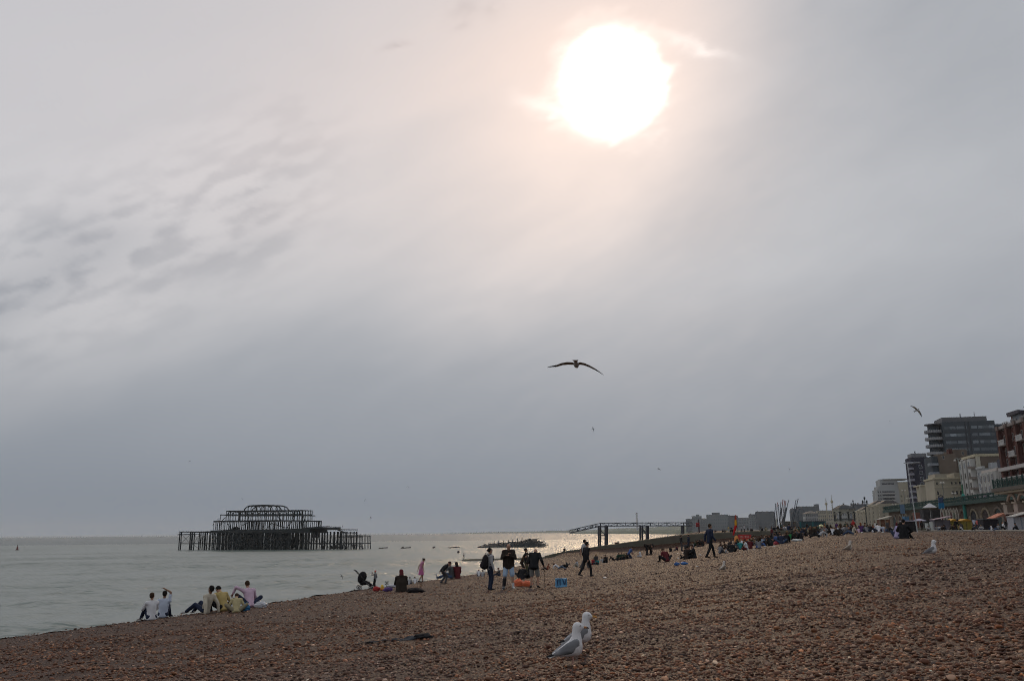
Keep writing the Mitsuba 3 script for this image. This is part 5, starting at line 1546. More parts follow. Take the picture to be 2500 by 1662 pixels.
# --- promenade wall with arches and green railing
TEAL = (.024, .056, .050)
k = thing("promenade_wall", "long arched promenade wall topped by green cast iron railings", "wall")
tp(k, "wall", box(50, 50.38, 100, 262, -.3, 4.6), "brick_brown")
tp(k, "cornice", box(48.6, 50.5, 140, 262, 4.62, 4.95), "trim", (.16, .15, .12))
tp(k, "fascia", box(48.5, 48.6, 140, 262, 4.5, 5.05), "trim", TEAL)
v = 141.0
while v < 259:
    ln = 3.0 if v < 260 else 6.0
    ms = [box(48.62, 48.70, v, v + ln - .12, 6.0, 6.1), box(48.62, 48.68, v, v + ln - .12, 5.1, 5.18), box(48.60, 48.72, v + ln - .12, v + ln, 5.06, 6.2)]
    n = int(ln / .5)
    for i in range(n):
        c = v + (i + .5) * (ln - .12) / n
        ms += [beam((48.66, c - .2, 5.18), (48.66, c + .2, 6.0), .05), beam((48.66, c + .2, 5.18), (48.66, c - .2, 6.0), .05), box(48.64, 48.68, c - .03, c + .03, 5.18, 6.0)]
    tp(k, "railing_panel", cat_mesh(ms), "trim", TEAL)
    v += ln
for i, v in enumerate(np.arange(146, 258, 7.2)):
    t = np.linspace(0, np.pi, 10)
    o = np.r_[[[v - 2.4, -.2]], np.stack([v - 2.4 * np.cos(t), 1.6 + 2.0 * np.sin(t)], -1), [[v + 2.4, -.2]]]
    tp(k, "arch_surround", tube(np.stack([o[:, 0] * 0 + 49.92, o[:, 0], o[:, 1]], -1), .26, 6), "trim", (.26, .22, .16) if i % 3 else (.20, .16, .13), smooth=40)
    dv = trimesh.creation.extrude_polygon(__import__("shapely").Polygon(o), .06, engine="earcut")
    q = np.asarray(dv.vertices)
    tp(k, "arch_door", trimesh.Trimesh(np.stack([49.94 - q[:, 2] * .5, q[:, 0], q[:, 1]], -1), dv.faces, process=False), "trim", [(.035, .022, .02), (.03, .03, .035), (.06, .03, .02), (.03, .045, .045)][i % 4])

# --- terrace pavilion at the right edge: arched base, green railing
k = thing("terrace_pavilion", "cream and red arched terrace pavilion with ornate green railing at the right edge", "pavilion")
v1, z1 = S(2441, 1200, 41.0)
tp(k, "base_wall", box(41.3, 48, 92, v1, -.3, 1.9), "brick_red")
tp(k, "deck", box(40.2, 48.4, 92, v1 + 1.0, 5.0, 5.5), "trim", (.10, .085, .07))
tp(k, "deck_soffit_band", box(40.45, 48.2, 92, v1 + .7, 4.72, 4.98), "trim", (.30, .25, .18))
tp(k, "ledge", box(41.0, 48.1, 92, v1 + .2, 1.9, 2.12), "trim", (.34, .27, .23))
for i, v in enumerate(np.arange(v1 - 1.0, 94, -4.3)):
    tp(k, "pier", box(41.1, 41.9, v - .75, v + .75, 2.12, 3.3), "trim", (.36, .28, .24) if i % 2 else (.30, .25, .21))
    tp(k, "capital", box(40.9, 42.0, v - .9, v + .9, 3.3, 3.5), "trim", (.34, .28, .22))
    t = np.linspace(0, np.pi, 9)
    c = v - 2.15
    tp(k, "arch_ring", tube(np.stack([t * 0 + 41.4, c + 1.65 * np.cos(t), 3.3 + 1.25 * np.sin(t)], -1), .22, 6), "trim", (.40, .31, .25), smooth=40)
    tp(k, "arch_back", box(44.0, 44.1, c - 1.6, c + 1.6, 2.12, 4.7), "trim", (.07, .025, .025))
    tp(k, "pilaster", box(40.95, 41.28, v - .5, v + .5, -.2, 1.88), "brick_red")
for i, v in enumerate(np.arange(v1 + .5, 92, -2.0)):
    ms = [box(40.35, 40.45, v - 1.94, v, 6.55, 6.65), box(40.35, 40.45, v - 1.94, v, 5.52, 5.62), box(40.3, 40.5, v - .06, v + .06, 5.5, 6.8)]
    for c in (v - .5, v - 1.45):
        t = np.linspace(0, 2 * np.pi, 11)
        ms += [tube(np.stack([t * 0 + 40.4, c + .42 * np.cos(t), 6.08 + .42 * np.sin(t)], -1), .05, 4, False), beam((40.4, c - .42, 5.66), (40.4, c + .42, 6.5), .05), beam((40.4, c + .42, 5.66), (40.4, c - .42, 6.5), .05)]
    tp(k, "railing_panel", cat_mesh(ms), "trim", TEAL)

# --- red brick hotel at the right edge
UB = 76.0
k = thing("brick_hotel", "dark red brick hotel with white balconies and bands at the right edge", "hotel")
v1, zt = S(2441, 1050, UB)
v0 = v1 - 46
tp(k, "wall", box(UB, UB + 16, v0, v1, G0, zt), "brick_red")
zf = [S(2446, y, UB)[1] for y in (1176, 1153, 1118, 1086, 1054)]
for nm, z, hh, o in (("white_band", zf[0], .75, 1.5), ("white_band", zf[1], .85, 1.7)):
    tp(k, nm, box(UB - o, UB, v0, v1 - .3, z, z + hh), "trim", (.40, .38, .37))
tp(k, "cornice", box(UB - .9, UB + .2, v0, v1 + .2, zt, zt + .7), "trim", (.24, .21, .20))
for i, v in enumerate(np.arange(v1 - .9, v0, -6.4)):
    tp(k, "brick_pier", box(UB - 1.1, UB, v - .9, v + .5, G0, zt - .2), "brick_red")
    tp(k, "pier_cap", box(UB - 1.25, UB, v - 1.05, v + .65, zt - .2, zt + .8), "trim", (.13, .10, .09))
    for f in range(5):
        z = zf[f] + (1.1 if f < 2 else .2)
        for dv in (1.9, 3.4, 4.9):
            win(k, "S", UB, v - dv, z, 1.0, 2.0, (.30, .26, .24), .06)
    for f, on in ((3, i % 2 == 0), (2, i % 3 == 1)):
        if on:
            b = tp(k, "balcony", box(UB - 1.5, UB, v - 5.6, v - 1.2, zf[f] - .5, zf[f] - .25), "trim", (.36, .34, .33))
            tp(b, "balustrade", cat_mesh([box(UB - 1.5, UB - 1.4, v - 5.6, v - 1.2, zf[f] + .75, zf[f] + .9)] + [box(UB - 1.5, UB - 1.4, v - 5.6 + j * .62, v - 5.3 + j * .62, zf[f] - .25, zf[f] + .75) for j in range(7)]), "trim", (.46, .46, .46))
for dv in (9.5, 22):
    d_ = tp(k, "dormer", box(UB + .3, UB + 5, v1 - dv - 6, v1 - dv, zt + .7, zt + 2.4), "trim", (.20, .22, .25))
    tp(d_, "dormer_roof", fuse([hullpts(A3([[UB - .6, v1 - dv - 7, zt + 2.4], [UB - .6, v1 - dv + 1, zt + 2.4], [UB + 6, v1 - dv + 1, zt + 2.4], [UB + 6, v1 - dv - 7, zt + 2.4], [UB - .6, v1 - dv - 7, zt + 3.2], [UB - .6, v1 - dv + 1.4, zt + 3.4], [UB + 6, v1 - dv - 3, zt + 2.8]]))]), "trim", (.05, .045, .06))
tp(k, "roof", fuse([hullpts(A3([[UB - .3, v0, zt + .7], [UB - .3, v1 - .5, zt + .7], [UB + 15, v0, zt + .7], [UB + 15, v1 - .5, zt + .7], [UB + 5, v0, zt + 2.4], [UB + 5, v1 - 4, zt + 2.4], [UB + 10, v0, zt + 2.4], [UB + 10, v1 - 4, zt + 2.4]]))]), "trim", (.10, .085, .085))
tp(k, "chimney", box(UB + 2, UB + 3.4, v1 - 5, v1 - 3.2, zt + .7, zt + 4.0), "brick_red")

# --- grey tower block
V = 430.0
k = thing("grey_tower_block", "broad grey glass tower block with stacked balconies on its left corner", "tower block")
ua, zr = E(2300, 1030, V); ub, _ = E(2428, 1030, V); ul, zl = E(2266, 1034, V)
tp(k, "wall", box(ua, ub, V, V + 18, G0, zr), "panel_grey")
tp(k, "plant_storey", box(ua + .5, ub - 2.5, V + 2, V + 16, zr, zr + 2.3), "trim", (.10, .105, .115))
us, z2 = E(2452, 1046, V)
tp(k, "right_wing", box(ub, us, V + 2.5, V + 17, G0, zr - 1.4), "panel_grey")
nf, fh = 15, 3.35
for f in range(nf):
    z = zr - 1.2 - (f + 1) * fh
    wins = [(ua + o * (ub - ua), z + 1.15, w, 1.25) for o, w in ((.08, 2.2), (.19, 2.6), (.30, 1.6), (.40, 2.8), (.60, 2.4), (.72, 1.6), (.82, 3.0), (.93, 2.2))]
    for c, zz, w, h in wins:
        tp(k, "window_strip", box(c - w / 2, c + w / 2, V - .04, V, zz, zz + h), "trim", A3((.13, .15, .17)) * R.uniform(.65, 1.5) * (1.7 if R.random() < .10 else 1))
    tp(k, "floor_band", box(ua, ub, V - .22, V, z - .1, z + .22), "trim", (.06, .068, .08))
    b = tp(k, "corner_balcony", tube([((ul + ua) / 2 + .3, V + 5, z + .0), ((ul + ua) / 2 + .3, V + 5, z + 1.15)], [(ua - ul) / 2 + 1.2] * 2, 20), "trim", (.24, .25, .27) if f % 2 else (.20, .21, .235), smooth=40)
    tp(b, "railing_bars", cat_mesh([box((ul + ua) / 2 + .3 + ((ua - ul) / 2 + 1.22) * math.sin(a) - .09, (ul + ua) / 2 + .3 + ((ua - ul) / 2 + 1.22) * math.sin(a) + .09, V + 5 - ((ua - ul) / 2 + 1.22) * math.cos(a) - .09, V + 5 - ((ua - ul) / 2 + 1.22) * math.cos(a) + .09, z + .1, z + 1.3) for a in np.linspace(-1.4, 1.2, 12)]), "trim", (.36, .36, .36))
tp(k, "corner_core", tube([((ul + ua) / 2 + .6, V + 6, G0), ((ul + ua) / 2 + .6, V + 6, zr - .8)], [(ua - ul) / 2 - .3] * 2, 20), "panel_grey", smooth=40)
tp(k, "corner_roof", tube([((ul + ua) / 2 + .3, V + 5, zr - .9), ((ul + ua) / 2 + .3, V + 5, zr - .4)], [(ua - ul) / 2 + .9] * 2, 20), "trim", (.08, .08, .09), smooth=40)
for o in (.43, .50):
    tp(k, "shaft_rib", box(ua + o * (ub - ua) - .25, ua + o * (ub - ua) + .25, V - .35, V - .23, G0, zr), "trim", (.045, .05, .06))
tp(k, "aerial", box(ua + 9, ua + 9.3, V + 4, V + 4.3, zr + 2.3, zr + 4.2), "trim", (.05, .05, .05)); tp(k, "aerial", box(ub - 7, ub - 6.8, V + 4, V + 4.2, zr + 2.3, zr + 4.6), "trim", (.05, .05, .05))

# --- navy tower
V = 520.0
k = thing("navy_tower", "narrow dark navy tower with pale balconies down its left edge", "tower block")
ua, zr = E(2223, 1116, V); ub, _ = E(2266, 1116, V)
tp(k, "wall", box(ua, ub, V, V + 14, G0, zr), "panel_navy")
tp(k, "plant_room", box(ua + .8, ub - .5, V + 1.5, V + 11, zr, zr + 2.2), "trim", (.16, .165, .18))
tp(k, "aerial", box(ua + 3, ua + 3.5, V + 3, V + 3.5, zr + 2.2, zr + 3.6), "trim", (.05, .05, .06))
for f in range(13):
    z = zr - 3.2 - f * 3.15
    if f:
        win(k, "E", V, ua + 4.6, z, 1.7, 1.9, (.34, .36, .42), .08)
    tp(k, "window_strip", box(ua + 7.6, ub - .2, V - .04, V, z + .2, z + 1.6), "trim", (.07, .08, .11))
    tp(k, "balcony", box(ua - 1.4, ua + .9, V - .9, V + 4, z - .4, z + .7), "trim", (.22, .22, .27))

# --- brown flank wall building
V = 330.0
k = thing("brown_block", "plain brown brick flank wall of a stepped building below the grey tower", "building")
ua, zr = E(2290, 1108, V); ub, _ = E(2332, 1108, V); uc, z2 = E(2363, 1095, V)
tp(k, "wall", box(ua, ub, V, V + 15, G0, zr), "brick_brown"); tp(k, "tall_wall", box(ub, uc, V + 1.5, V + 15, G0, z2), "brick_brown")
win(k, "E", V, ua + 1.6, zr - 1.9, .8, 1.3, (.3, .28, .25)); win(k, "E", V + 1.5, ub + 2.9, z2 - 2.0, .8, 1.2, (.3, .28, .25))
tp(k, "chimney_stack", box(ub - 1.2, ub - .02, V + 3, V + 6, zr, z2 + .4), "brick_red")
tp(k, "left_bay", box(ua - 2.0, ua, V + 1, V + 12, G0, zr - .6), "panel_grey")
for f in range(7):
    tp(k, "balcony", box(ua - 3.1, ua - .1, V + .2, V + 3, zr - 4 - f * 3.1, zr - 3.1 - f * 3.1), "trim", (.20, .22, .25))

# --- cream terrace house in front
V = 300.0
k = thing("cream_house", "cream stucco house with stepped parapet and rows of small dark windows", "house")
ua, zr = E(2279, 1167, V); ub, _ = E(2349, 1167, V)
W_ = ub - ua
tp(k, "wall", box(ua, ub, V, V + 12, G0, zr), "render_cream")
tp(k, "cornice", box(ua - .35, ub + .35, V - .4, V + 12, zr - .35, zr + .12), "trim", (.46, .42, .31))
tp(k, "parapet_block", box(ua + .5, ua + W_ * .48, V + .2, V + 9, zr + .12, zr + 1.35), "render_cream"); tp(k, "parapet_block", box(ub - W_ * .26, ub - .2, V + .2, V + 9, zr + .12, zr + 1.6), "render_cream")
for dz in (2.9, 6.1, 9.3):
    tp(k, "string_course", box(ua - .15, ub + .15, V - .2, V, zr - dz, zr - dz + .28), "trim", (.46, .42, .32))
for f, z in enumerate((zr - 2.1, zr - 5.3, zr - 8.5, zr - 11.6)):
    for c in (.10, .62, .76, .90):
        win(k, "E", V, ua + c * W_, z, .72, 1.35 if f else .95, (.44, .40, .30), .07)
k2 = thing("cream_annex", "lower cream house with a rounded bay left of the stepped cream house", "house")
V2 = 322.0
ua, zr = E(2247, 1183, V2); ub, _ = E(2281, 1183, V2)
tp(k2, "wall", box(ua + 1, ub, V2, V2 + 11, G0, zr), "render_cream")
tp(k2, "bow_front", tube([(ua + 1.6, V2 + 1.2, G0), (ua + 1.6, V2 + 1.2, zr - .3)], [1.8, 1.8], 16), "render_cream", smooth=40)
tp(k2, "cornice", box(ua - .2, ub + .1, V2 - .7, V2 + 10, zr - .4, zr), "trim", (.44, .41, .31))
for z in (zr - 3, zr - 6, zr - 9, zr - 12):
    win(k2, "E", V2, ua + 3.6, z, .7, 1.5, (.42, .39, .3), .07)
    win(k2, "E", V2 - .65, ua + 1.6, z, .6, 1.4, (.42, .39, .3), .07)

# --- brown and cream block with bay, narrow pale houses
V = 285.0
k = thing("cream_corner_block", "tall block with a cream bay front and a blank brown side wall", "building")
ua, zr = E(2381, 1114, V); ub, _ = E(2446, 1114, V)
tp(k, "wall", box(ua, ub, V, V + 14, G0, zr), "brick_brown")
tp(k, "parapet", box(ua - .2, ub, V - .2, V + 14, zr, zr + .75), "trim", (.42, .38, .27))
for i, o in enumerate((0, 4.6, 9.2)):
    tp(k, "bay", box(ua - 1.5, ua - .02, V + .6 + o, V + 3.6 + o, G0, zr - .6), "render_white")
    for f in range(6):
        win(k, "S", ua - 1.5, V + 2.1 + o, zr - 3.2 - f * 3.1, 1.7, 1.9, (.42, .41, .38), .06)
tp(k, "quoin_strip", box(ua - .06, ua + 1.2, V - .12, V - .01, G0, zr), "trim", (.42, .40, .33))
for f in range(6):
    tp(k, "corner_balcony", box(ua - 2.4, ua - .3, V - .3, V + .6, zr - 3.6 - f * 3.1, zr - 2.9 - f * 3.1), "trim", (.20, .17, .15))
tp(k, "roof_cabin", box(ua + 3.2, ub - 1.2, V - 3.4, V - .2, zr - 4.6, zr - 2.1), "trim", (.34, .36, .38))
k = thing("pale_blue_house", "narrow pale blue grey house front beside the cream bay", "house")
us = 76.0
va, zr = S(2384, 1146, us); vb, _ = S(2401, 1146, us)
tp(k, "wall", box(us, us + 10, vb, va, G0, zr), "render_pale"); tp(k, "parapet", box(us - .2, us + .4, vb, va, zr, zr + .6), "trim", (.36, .38, .38))
for f in range(5):
    for c in (.3, .72):
        win(k, "S", us, vb + (va - vb) * c, zr - 2.8 - f * 3.0, 1.3, 1.9, (.34, .37, .38), .08)
k = thing("pale_pink_house", "pale pink and cream house front with tall bow windows", "house")
vc, _ = S(2441, 1150, us)
tp(k, "wall", box(us, us + 10, vc, vb - .05, G0, zr - .8), "render_white"); tp(k, "cornice", box(us - .7, us, vc, vb - .05, zr - 1.5, zr - .8), "trim", (.42, .38, .35))
n = 4
for i in range(n):
    c = vb - (vb - vc) * (i + .5) / n
    tp(k, "bow", tube([(us, c, G0), (us, c, zr - 1.6)], [1.5, 1.5], 14), "render_white", smooth=40)
    for f in range(4):
        win(k, "S", us - 1.5, c, zr - 4.2 - f * 3.0, 1.1, 2.0, (.40, .36, .35), .07)
tp(k, "dark_mansard", box(us + 1, us + 8, vc, vc + (vb - vc) * .35, zr - .8, zr + 1.6), "trim", (.035, .04, .06))

# --- white stepped block (rounded flats)
V = 600.0
k = thing("white_flats", "pale grey block of flats stepped back at the top, with dark ribbon windows", "block of flats")
u = lambda x: E(x, 1200, V)[0]  # noqa: E731
z = lambda y: E(2180, y, V)[1]  # noqa: E731
tp(k, "main_wall", box(u(2141), u(2195), V, V + 16, G0, z(1194)), "render_pale")
tp(k, "upper_step", box(u(2146), u(2195), V + 1, V + 16, z(1194), z(1186)), "render_pale")
tp(k, "penthouse", box(u(2152), u(2195), V + 1.5, V + 16, z(1186), z(1170)), "render_pale")
tp(k, "roof_slab", box(u(2160), u(2224), V + .6, V + 16, z(1170), z(1168)), "trim", (.30, .30, .28))
tp(k, "side_wall", box(u(2195), u(2223), V + .5, V + 16, G0, z(1176)), "render_cream")
tp(k, "lift_tower", box(u(2152), u(2159), V + 2, V + 10, z(1170), z(1168.6)), "trim", (.26, .26, .26))
it = []
for f in range(9):
    y = 1198 + f * 8.6
    tp(k, "ribbon_window", box(u(2154), u(2184 - (f > 5) * 14), V - .05, V, z(y + 3.6), z(y)), "trim", (.07, .075, .085))
    tp(k, "balcony_band", box(u(2153), u(2185 - (f > 5) * 14), V - .9, V - .06, z(y + 7.4), z(y + 4.2)), "trim", (.36, .36, .35))
    it += [((u(2144.2)), z(y + 4), .75, z(y) - z(y + 4)), ((u(2149.5)), z(y + 4), .75, z(y) - z(y + 4))]
wins_stuff(k, "E", V, it, (.06, .065, .075), "small_windows")
wins_stuff(k, "E", V + 1.5, [(u(x), z(1182), 2.0, z(1178) - z(1182)) for x in (2160, 2166, 2175, 2182)], (.07, .075, .085), "penthouse_windows")
wins_stuff(k, "E", V + .5, [(u(x), z(y + 5), .8, z(y) - z(y + 5)) for x in (2193.5, 2200, 2216) for y in (1208, 1220, 1232, 1244, 1256)], (.15, .14, .11), "side_windows")


def block(x0, x1, yt, v, wall, label, cat="building", rows=4, cols=6, depth=14, wc=(.10, .11, .12), roof=None, name="town_block", zb=G0, cornice=None):
    """A plain distant block: walls, windows joined as stuff, an optional roof."""
    k = thing(name, label, cat)
    a, zt = E(x0, yt, v); b, _ = E(x1, yt, v)
    tp(k, "wall", box(a, b, v, v + depth, zb, zt), wall)
    fh = max((zt - 4.7) / rows, 1.5)
    for face, at, c0, c1, n in (("E", v, a, b, cols), ("S", a, v, v + depth, max(2, cols // 2))):
        if n:
            wins_stuff(k, face, at, [(c0 + (c1 - c0) * (i + .5) / n, zt - (r + .75) * fh, (c1 - c0) / n * .5, fh * .5) for i in range(n) for r in range(rows)], wc, "windows")
    if roof == "hip":
        h = (b - a) * .22
        tp(k, "roof", fuse([hullpts(A3([[a - .4, v - .4, zt], [b + .4, v - .4, zt], [a - .4, v + depth, zt], [b + .4, v + depth, zt], [a + (b - a) * .35, v + depth * .5, zt + h], [a + (b - a) * .65, v + depth * .5, zt + h]]))]), "trim", (.07, .075, .08))
    elif roof == "flat":
        tp(k, "roof", box(a - .3, b + .3, v - .3, v + depth, zt, zt + .6), "trim", (.20, .20, .20))
    elif roof == "mansard":
        h = 2.4
        tp(k, "roof", fuse([hullpts(A3([[a, v, zt], [b, v, zt], [a, v + depth, zt], [b, v + depth, zt], [a + 1, v + 1.5, zt + h], [b - 1, v + 1.5, zt + h], [a + 1, v + depth - 1, zt + h], [b - 1, v + depth - 1, zt + h]]))]), "trim", (.06, .065, .075))
        for i in range(max(2, cols // 2)):
            tp(k, "chimney_stack", box(a + (b - a) * (i + .4) / max(2, cols // 2), a + (b - a) * (i + .4) / max(2, cols // 2) + 1.0, v + 4, v + 5.5, zt + h * .4, zt + h + 1.2), "trim", (.16, .13, .11))
    return k


def terrace(xa, xb, yt, u0, wall, label, n, rows=4, wc=(.12, .115, .10), name="terrace_house"):
    """A row seen along its sea front: house after house, each its own object."""
    va, zt = S(xb, yt, u0); vb, _ = S(xa, yt, u0)
    for i in range(n):
        v0, v1 = va + (vb - va) * i / n, va + (vb - va) * (i + 1) / n - .1
        dz = float(R.uniform(-.6, .6))
        k = thing(name, label.format(("first", "second", "third", "fourth", "fifth", "sixth")[i]), "house")
        tp(k, "wall", box(u0, u0 + 11, v0, v1, G0, zt + dz), wall)
        tp(k, "cornice", box(u0 - .5, u0 + .3, v0, v1, zt + dz - .7, zt + dz), "trim", (.42, .39, .30))
        tp(k, "bow", tube([(u0, (v0 + v1) / 2, G0), (u0, (v0 + v1) / 2, zt + dz - 1.5)], [min(2.6, (v1 - v0) * .3)] * 2, 12), wall, smooth=40)
        tp(k, "roof", fuse([hullpts(A3([[u0 + .4, v0, zt + dz], [u0 + .4, v1, zt + dz], [u0 + 11, v0, zt + dz], [u0 + 11, v1, zt + dz], [u0 + 4, v0 + .5, zt + dz + 2], [u0 + 4, v1 - .5, zt + dz + 2], [u0 + 8, v0 + .5, zt + dz + 2], [u0 + 8, v1 - .5, zt + dz + 2]]))]), "trim", (.09, .085, .085))
        fh = (zt - 5) / rows
        wins_stuff(k, "S", u0 - min(2.6, (v1 - v0) * .3), [((v0 + v1) / 2, zt + dz - 1.2 - (r + .8) * fh, 1.6, fh * .55) for r in range(rows)], wc, "bow_windows")
        wins_stuff(k, "S", u0, [(v0 + (v1 - v0) * c, zt + dz - 1.2 - (r + .8) * fh, 1.0, fh * .5) for r in range(rows) for c in (.1, .9)], wc, "side_windows")
        wins_stuff(k, "E", v0, [(u0 + 2.2 + 3.4 * c, zt + dz - 1.2 - (r + .8) * fh, 1.0, fh * .5) for r in range(rows) for c in range(3)], wc, "flank_windows")


terrace(2118, 2146, 1229, 101, "render_cream", "cream terrace house, {} from the white flats", 3)
terrace(2086, 2117, 1243, 103, "render_cream", "pale cream terrace house beyond the white flats, {} of the farther row", 4)
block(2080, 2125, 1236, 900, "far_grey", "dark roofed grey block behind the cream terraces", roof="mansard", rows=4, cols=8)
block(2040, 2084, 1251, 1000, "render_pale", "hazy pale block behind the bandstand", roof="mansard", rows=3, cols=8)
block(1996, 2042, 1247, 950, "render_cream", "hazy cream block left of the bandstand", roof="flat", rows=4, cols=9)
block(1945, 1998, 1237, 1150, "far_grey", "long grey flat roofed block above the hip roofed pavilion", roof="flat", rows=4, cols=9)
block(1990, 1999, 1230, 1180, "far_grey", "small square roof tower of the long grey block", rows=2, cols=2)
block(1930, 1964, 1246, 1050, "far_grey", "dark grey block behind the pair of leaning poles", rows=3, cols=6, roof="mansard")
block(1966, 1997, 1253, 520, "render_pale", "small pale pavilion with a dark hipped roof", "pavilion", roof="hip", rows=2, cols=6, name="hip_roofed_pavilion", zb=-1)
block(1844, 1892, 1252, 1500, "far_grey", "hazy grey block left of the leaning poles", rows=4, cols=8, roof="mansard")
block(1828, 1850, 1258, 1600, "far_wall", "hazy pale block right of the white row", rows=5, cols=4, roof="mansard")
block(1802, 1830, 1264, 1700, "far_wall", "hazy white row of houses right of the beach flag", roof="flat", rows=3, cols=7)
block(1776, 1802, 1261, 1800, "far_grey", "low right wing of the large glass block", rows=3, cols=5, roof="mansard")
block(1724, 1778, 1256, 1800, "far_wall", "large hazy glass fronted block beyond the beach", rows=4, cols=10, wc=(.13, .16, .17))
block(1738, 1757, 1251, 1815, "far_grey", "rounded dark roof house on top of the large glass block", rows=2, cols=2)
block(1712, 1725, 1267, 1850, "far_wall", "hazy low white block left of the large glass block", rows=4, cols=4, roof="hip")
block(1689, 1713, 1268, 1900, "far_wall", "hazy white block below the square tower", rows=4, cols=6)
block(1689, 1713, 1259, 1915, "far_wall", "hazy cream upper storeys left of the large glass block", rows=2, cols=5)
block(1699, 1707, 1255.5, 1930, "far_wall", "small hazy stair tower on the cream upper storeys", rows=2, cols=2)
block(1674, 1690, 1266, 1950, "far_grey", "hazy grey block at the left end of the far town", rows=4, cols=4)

# --- bandstand
k = thing("bandstand", "octagonal seaside bandstand with dark columns and pale arches", "bandstand")
D = 330; s = D / 2100
p = at_depth(2064, 1286, D); BM = frame(p, [1, 0, 0]); BW = tw(BM)
rad = 26 * s
part(k, "plinth", tube([(0, 0, -6), (0, 0, 14 * s)], [rad, rad], 8), "trim", (.30, .28, .23), False, BW)
part(k, "cornice", tube([(0, 0, 36.5 * s), (0, 0, 40 * s), (0, 0, 42.5 * s)], [rad * .98, rad * 1.02, rad * 1.1], 8), "trim", (.34, .34, .29), False, BW)
part(k, "roof", tube([(0, 0, 42.5 * s), (0, 0, 45 * s), (0, 0, 51 * s), (0, 0, 53.5 * s)], [rad * 1.1, rad * .98, rad * .55, rad * .1], 8), "trim", (.05, .055, .06), False, BW)
part(k, "finial", tube([(0, 0, 53.5 * s), (0, 0, 58 * s)], [.3, .08], 6), "trim", (.06, .06, .06), False, BW)
for i in range(8):
    a, b = (i + .0) * math.pi / 4, (i + 1.0) * math.pi / 4
    A, B = A3([rad * .94 * math.cos(a), rad * .94 * math.sin(a), 0]), A3([rad * .94 * math.cos(b), rad * .94 * math.sin(b), 0])
    part(k, "column", tube([A + A3([0, 0, 14 * s]), A + A3([0, 0, 36.5 * s])], .28, 8), "trim", (.03, .035, .035), 40, BW)
    t = np.linspace(0, np.pi, 9)
    q = A + (B - A) * (.5 - .40 * np.cos(t))[:, None] + A3([0, 0, 1]) * ((29 + 6 * np.sin(t)) * s)[:, None]
    part(k, "arch", tube(q, .22, 5), "trim", (.38, .38, .33), 40, BW)
    part(k, "balustrade", cat_mesh([beam(A + A3([0, 0, 19 * s]), B + A3([0, 0, 19 * s]), .14)] + [beam(A + (B - A) * j / 7 + A3([0, 0, 14 * s]), A + (B - A) * j / 7 + A3([0, 0, 19 * s]), .1) for j in range(1, 7)]), "trim", (.10, .11, .10), False, BW)

# --- street furniture on the promenade
def upright(name, label, cat, x, y, depth, group=None):
    p = at_depth(x, y, depth)
    key = thing(name, label, cat, group)
    return key, tw(frame(p, [1, 0, 0])), depth / 2100


for x, yb, yt, D, lab in ((2115, 1264, 1214, 300, "ornate dark street lamp with three lanterns left of the white flats"), (2086, 1262, 1222, 380, "ornate dark street lamp against the sky right of the bandstand")):
    k, Wl, s = upright("street_lamp", lab, "street lamp", x, yb, D)
    h = (yb - yt) * s
    part(k, "post", tube([(0, 0, -4), (0, 0, h * .25), (0, 0, h * .9)], [.22, .16, .10], 8), "trim", (.04, .05, .05), 40, Wl)
    part(k, "cross_arm", tube([(-5 * s, 0, h * .72), (-3 * s, 0, h * .78), (0, 0, h * .72), (3 * s, 0, h * .78), (5 * s, 0, h * .72)], .09, 5), "trim", (.04, .05, .05), 40, Wl)
    for dx, dz in ((-5 * s, h * .78), (5 * s, h * .78), (0, h * .95)):
        part(k, "lantern", tube([(dx, 0, dz - .5), (dx, 0, dz + .1), (dx, 0, dz + .6)], [.22, .36, .1], 8), "trim", (.06, .07, .07), 40, Wl)
for x, yb, yt, lab in ((2061, 1252, 1216, "left one of two pale slender spires above the bandstand roofs"), (2076, 1250, 1208, "taller right one of two pale slender spires, with a round crown")):
    k, Wl, s = upright("spire_mast", lab, "mast", x - 43, yb, 700) if False else upright("spire_mast", lab, "mast", {2061: 2019, 2076: 2033}[x], yb, 700)
    h = (yb - yt) * s
    part(k, "mast", tube([(0, 0, -4), (0, 0, h * .6), (0, 0, h)], [.45, .35, .12], 6), "trim", (.30, .27, .20), 40, Wl)
    part(k, "crown", tube([(0, 0, h * .52), (0, 0, h * .58), (0, 0, h * .66), (0, 0, h * .72)], [.3, 1.2, .9, .2], 8), "trim", (.34, .31, .22), 40, Wl)
k, Wl, s = upright("lamp_column", "thick teal green column carrying a thin lamp post above the promenade railing", "lamp column", 2361, 1290, 166)
part(k, "column", tube([(0, 0, 0), (0, 0, 30 * s), (0, 0, 66 * s), (0, 0, 72 * s)], [5.2 * s, 4.2 * s, 3.8 * s, 5.0 * s], 12), "trim", (.035, .20, .17), 40, Wl)
part(k, "collar", tube([(0, 0, 72 * s), (0, 0, 78 * s), (0, 0, 84 * s)], [3.2 * s, 4.6 * s, 2.4 * s], 12), "trim", (.04, .24, .20), 40, Wl)
part(k, "green_shaft", tube([(0, 0, 84 * s), (0, 0, 106 * s)], [2.2 * s, 1.4 * s], 8), "trim", (.02, .12, .06), 40, Wl)
part(k, "lamp_post", tube([(0, 0, 106 * s), (-2 * s, 0, 172 * s)], [1.4 * s, .9 * s], 8), "trim", (.26, .29, .27), 40, Wl)
for dx in (-10, 7):
    part(k, "lamp_arm", tube([(-2 * s, 0, 166 * s), (dx * .6 * s, 0, 171 * s), (dx * s, 0, 168 * s)], .06, 5), "trim", (.25, .27, .26), 40, Wl)
    part(k, "lamp_globe", lump(6 * s, 6 * s, 5 * s, 1, .0), "plastic", (.45, .44, .40), True, tw(frame(at_depth(2361, 1290, 166) + A3([dx * s, 0, 163 * s]), [1, 0, 0])))
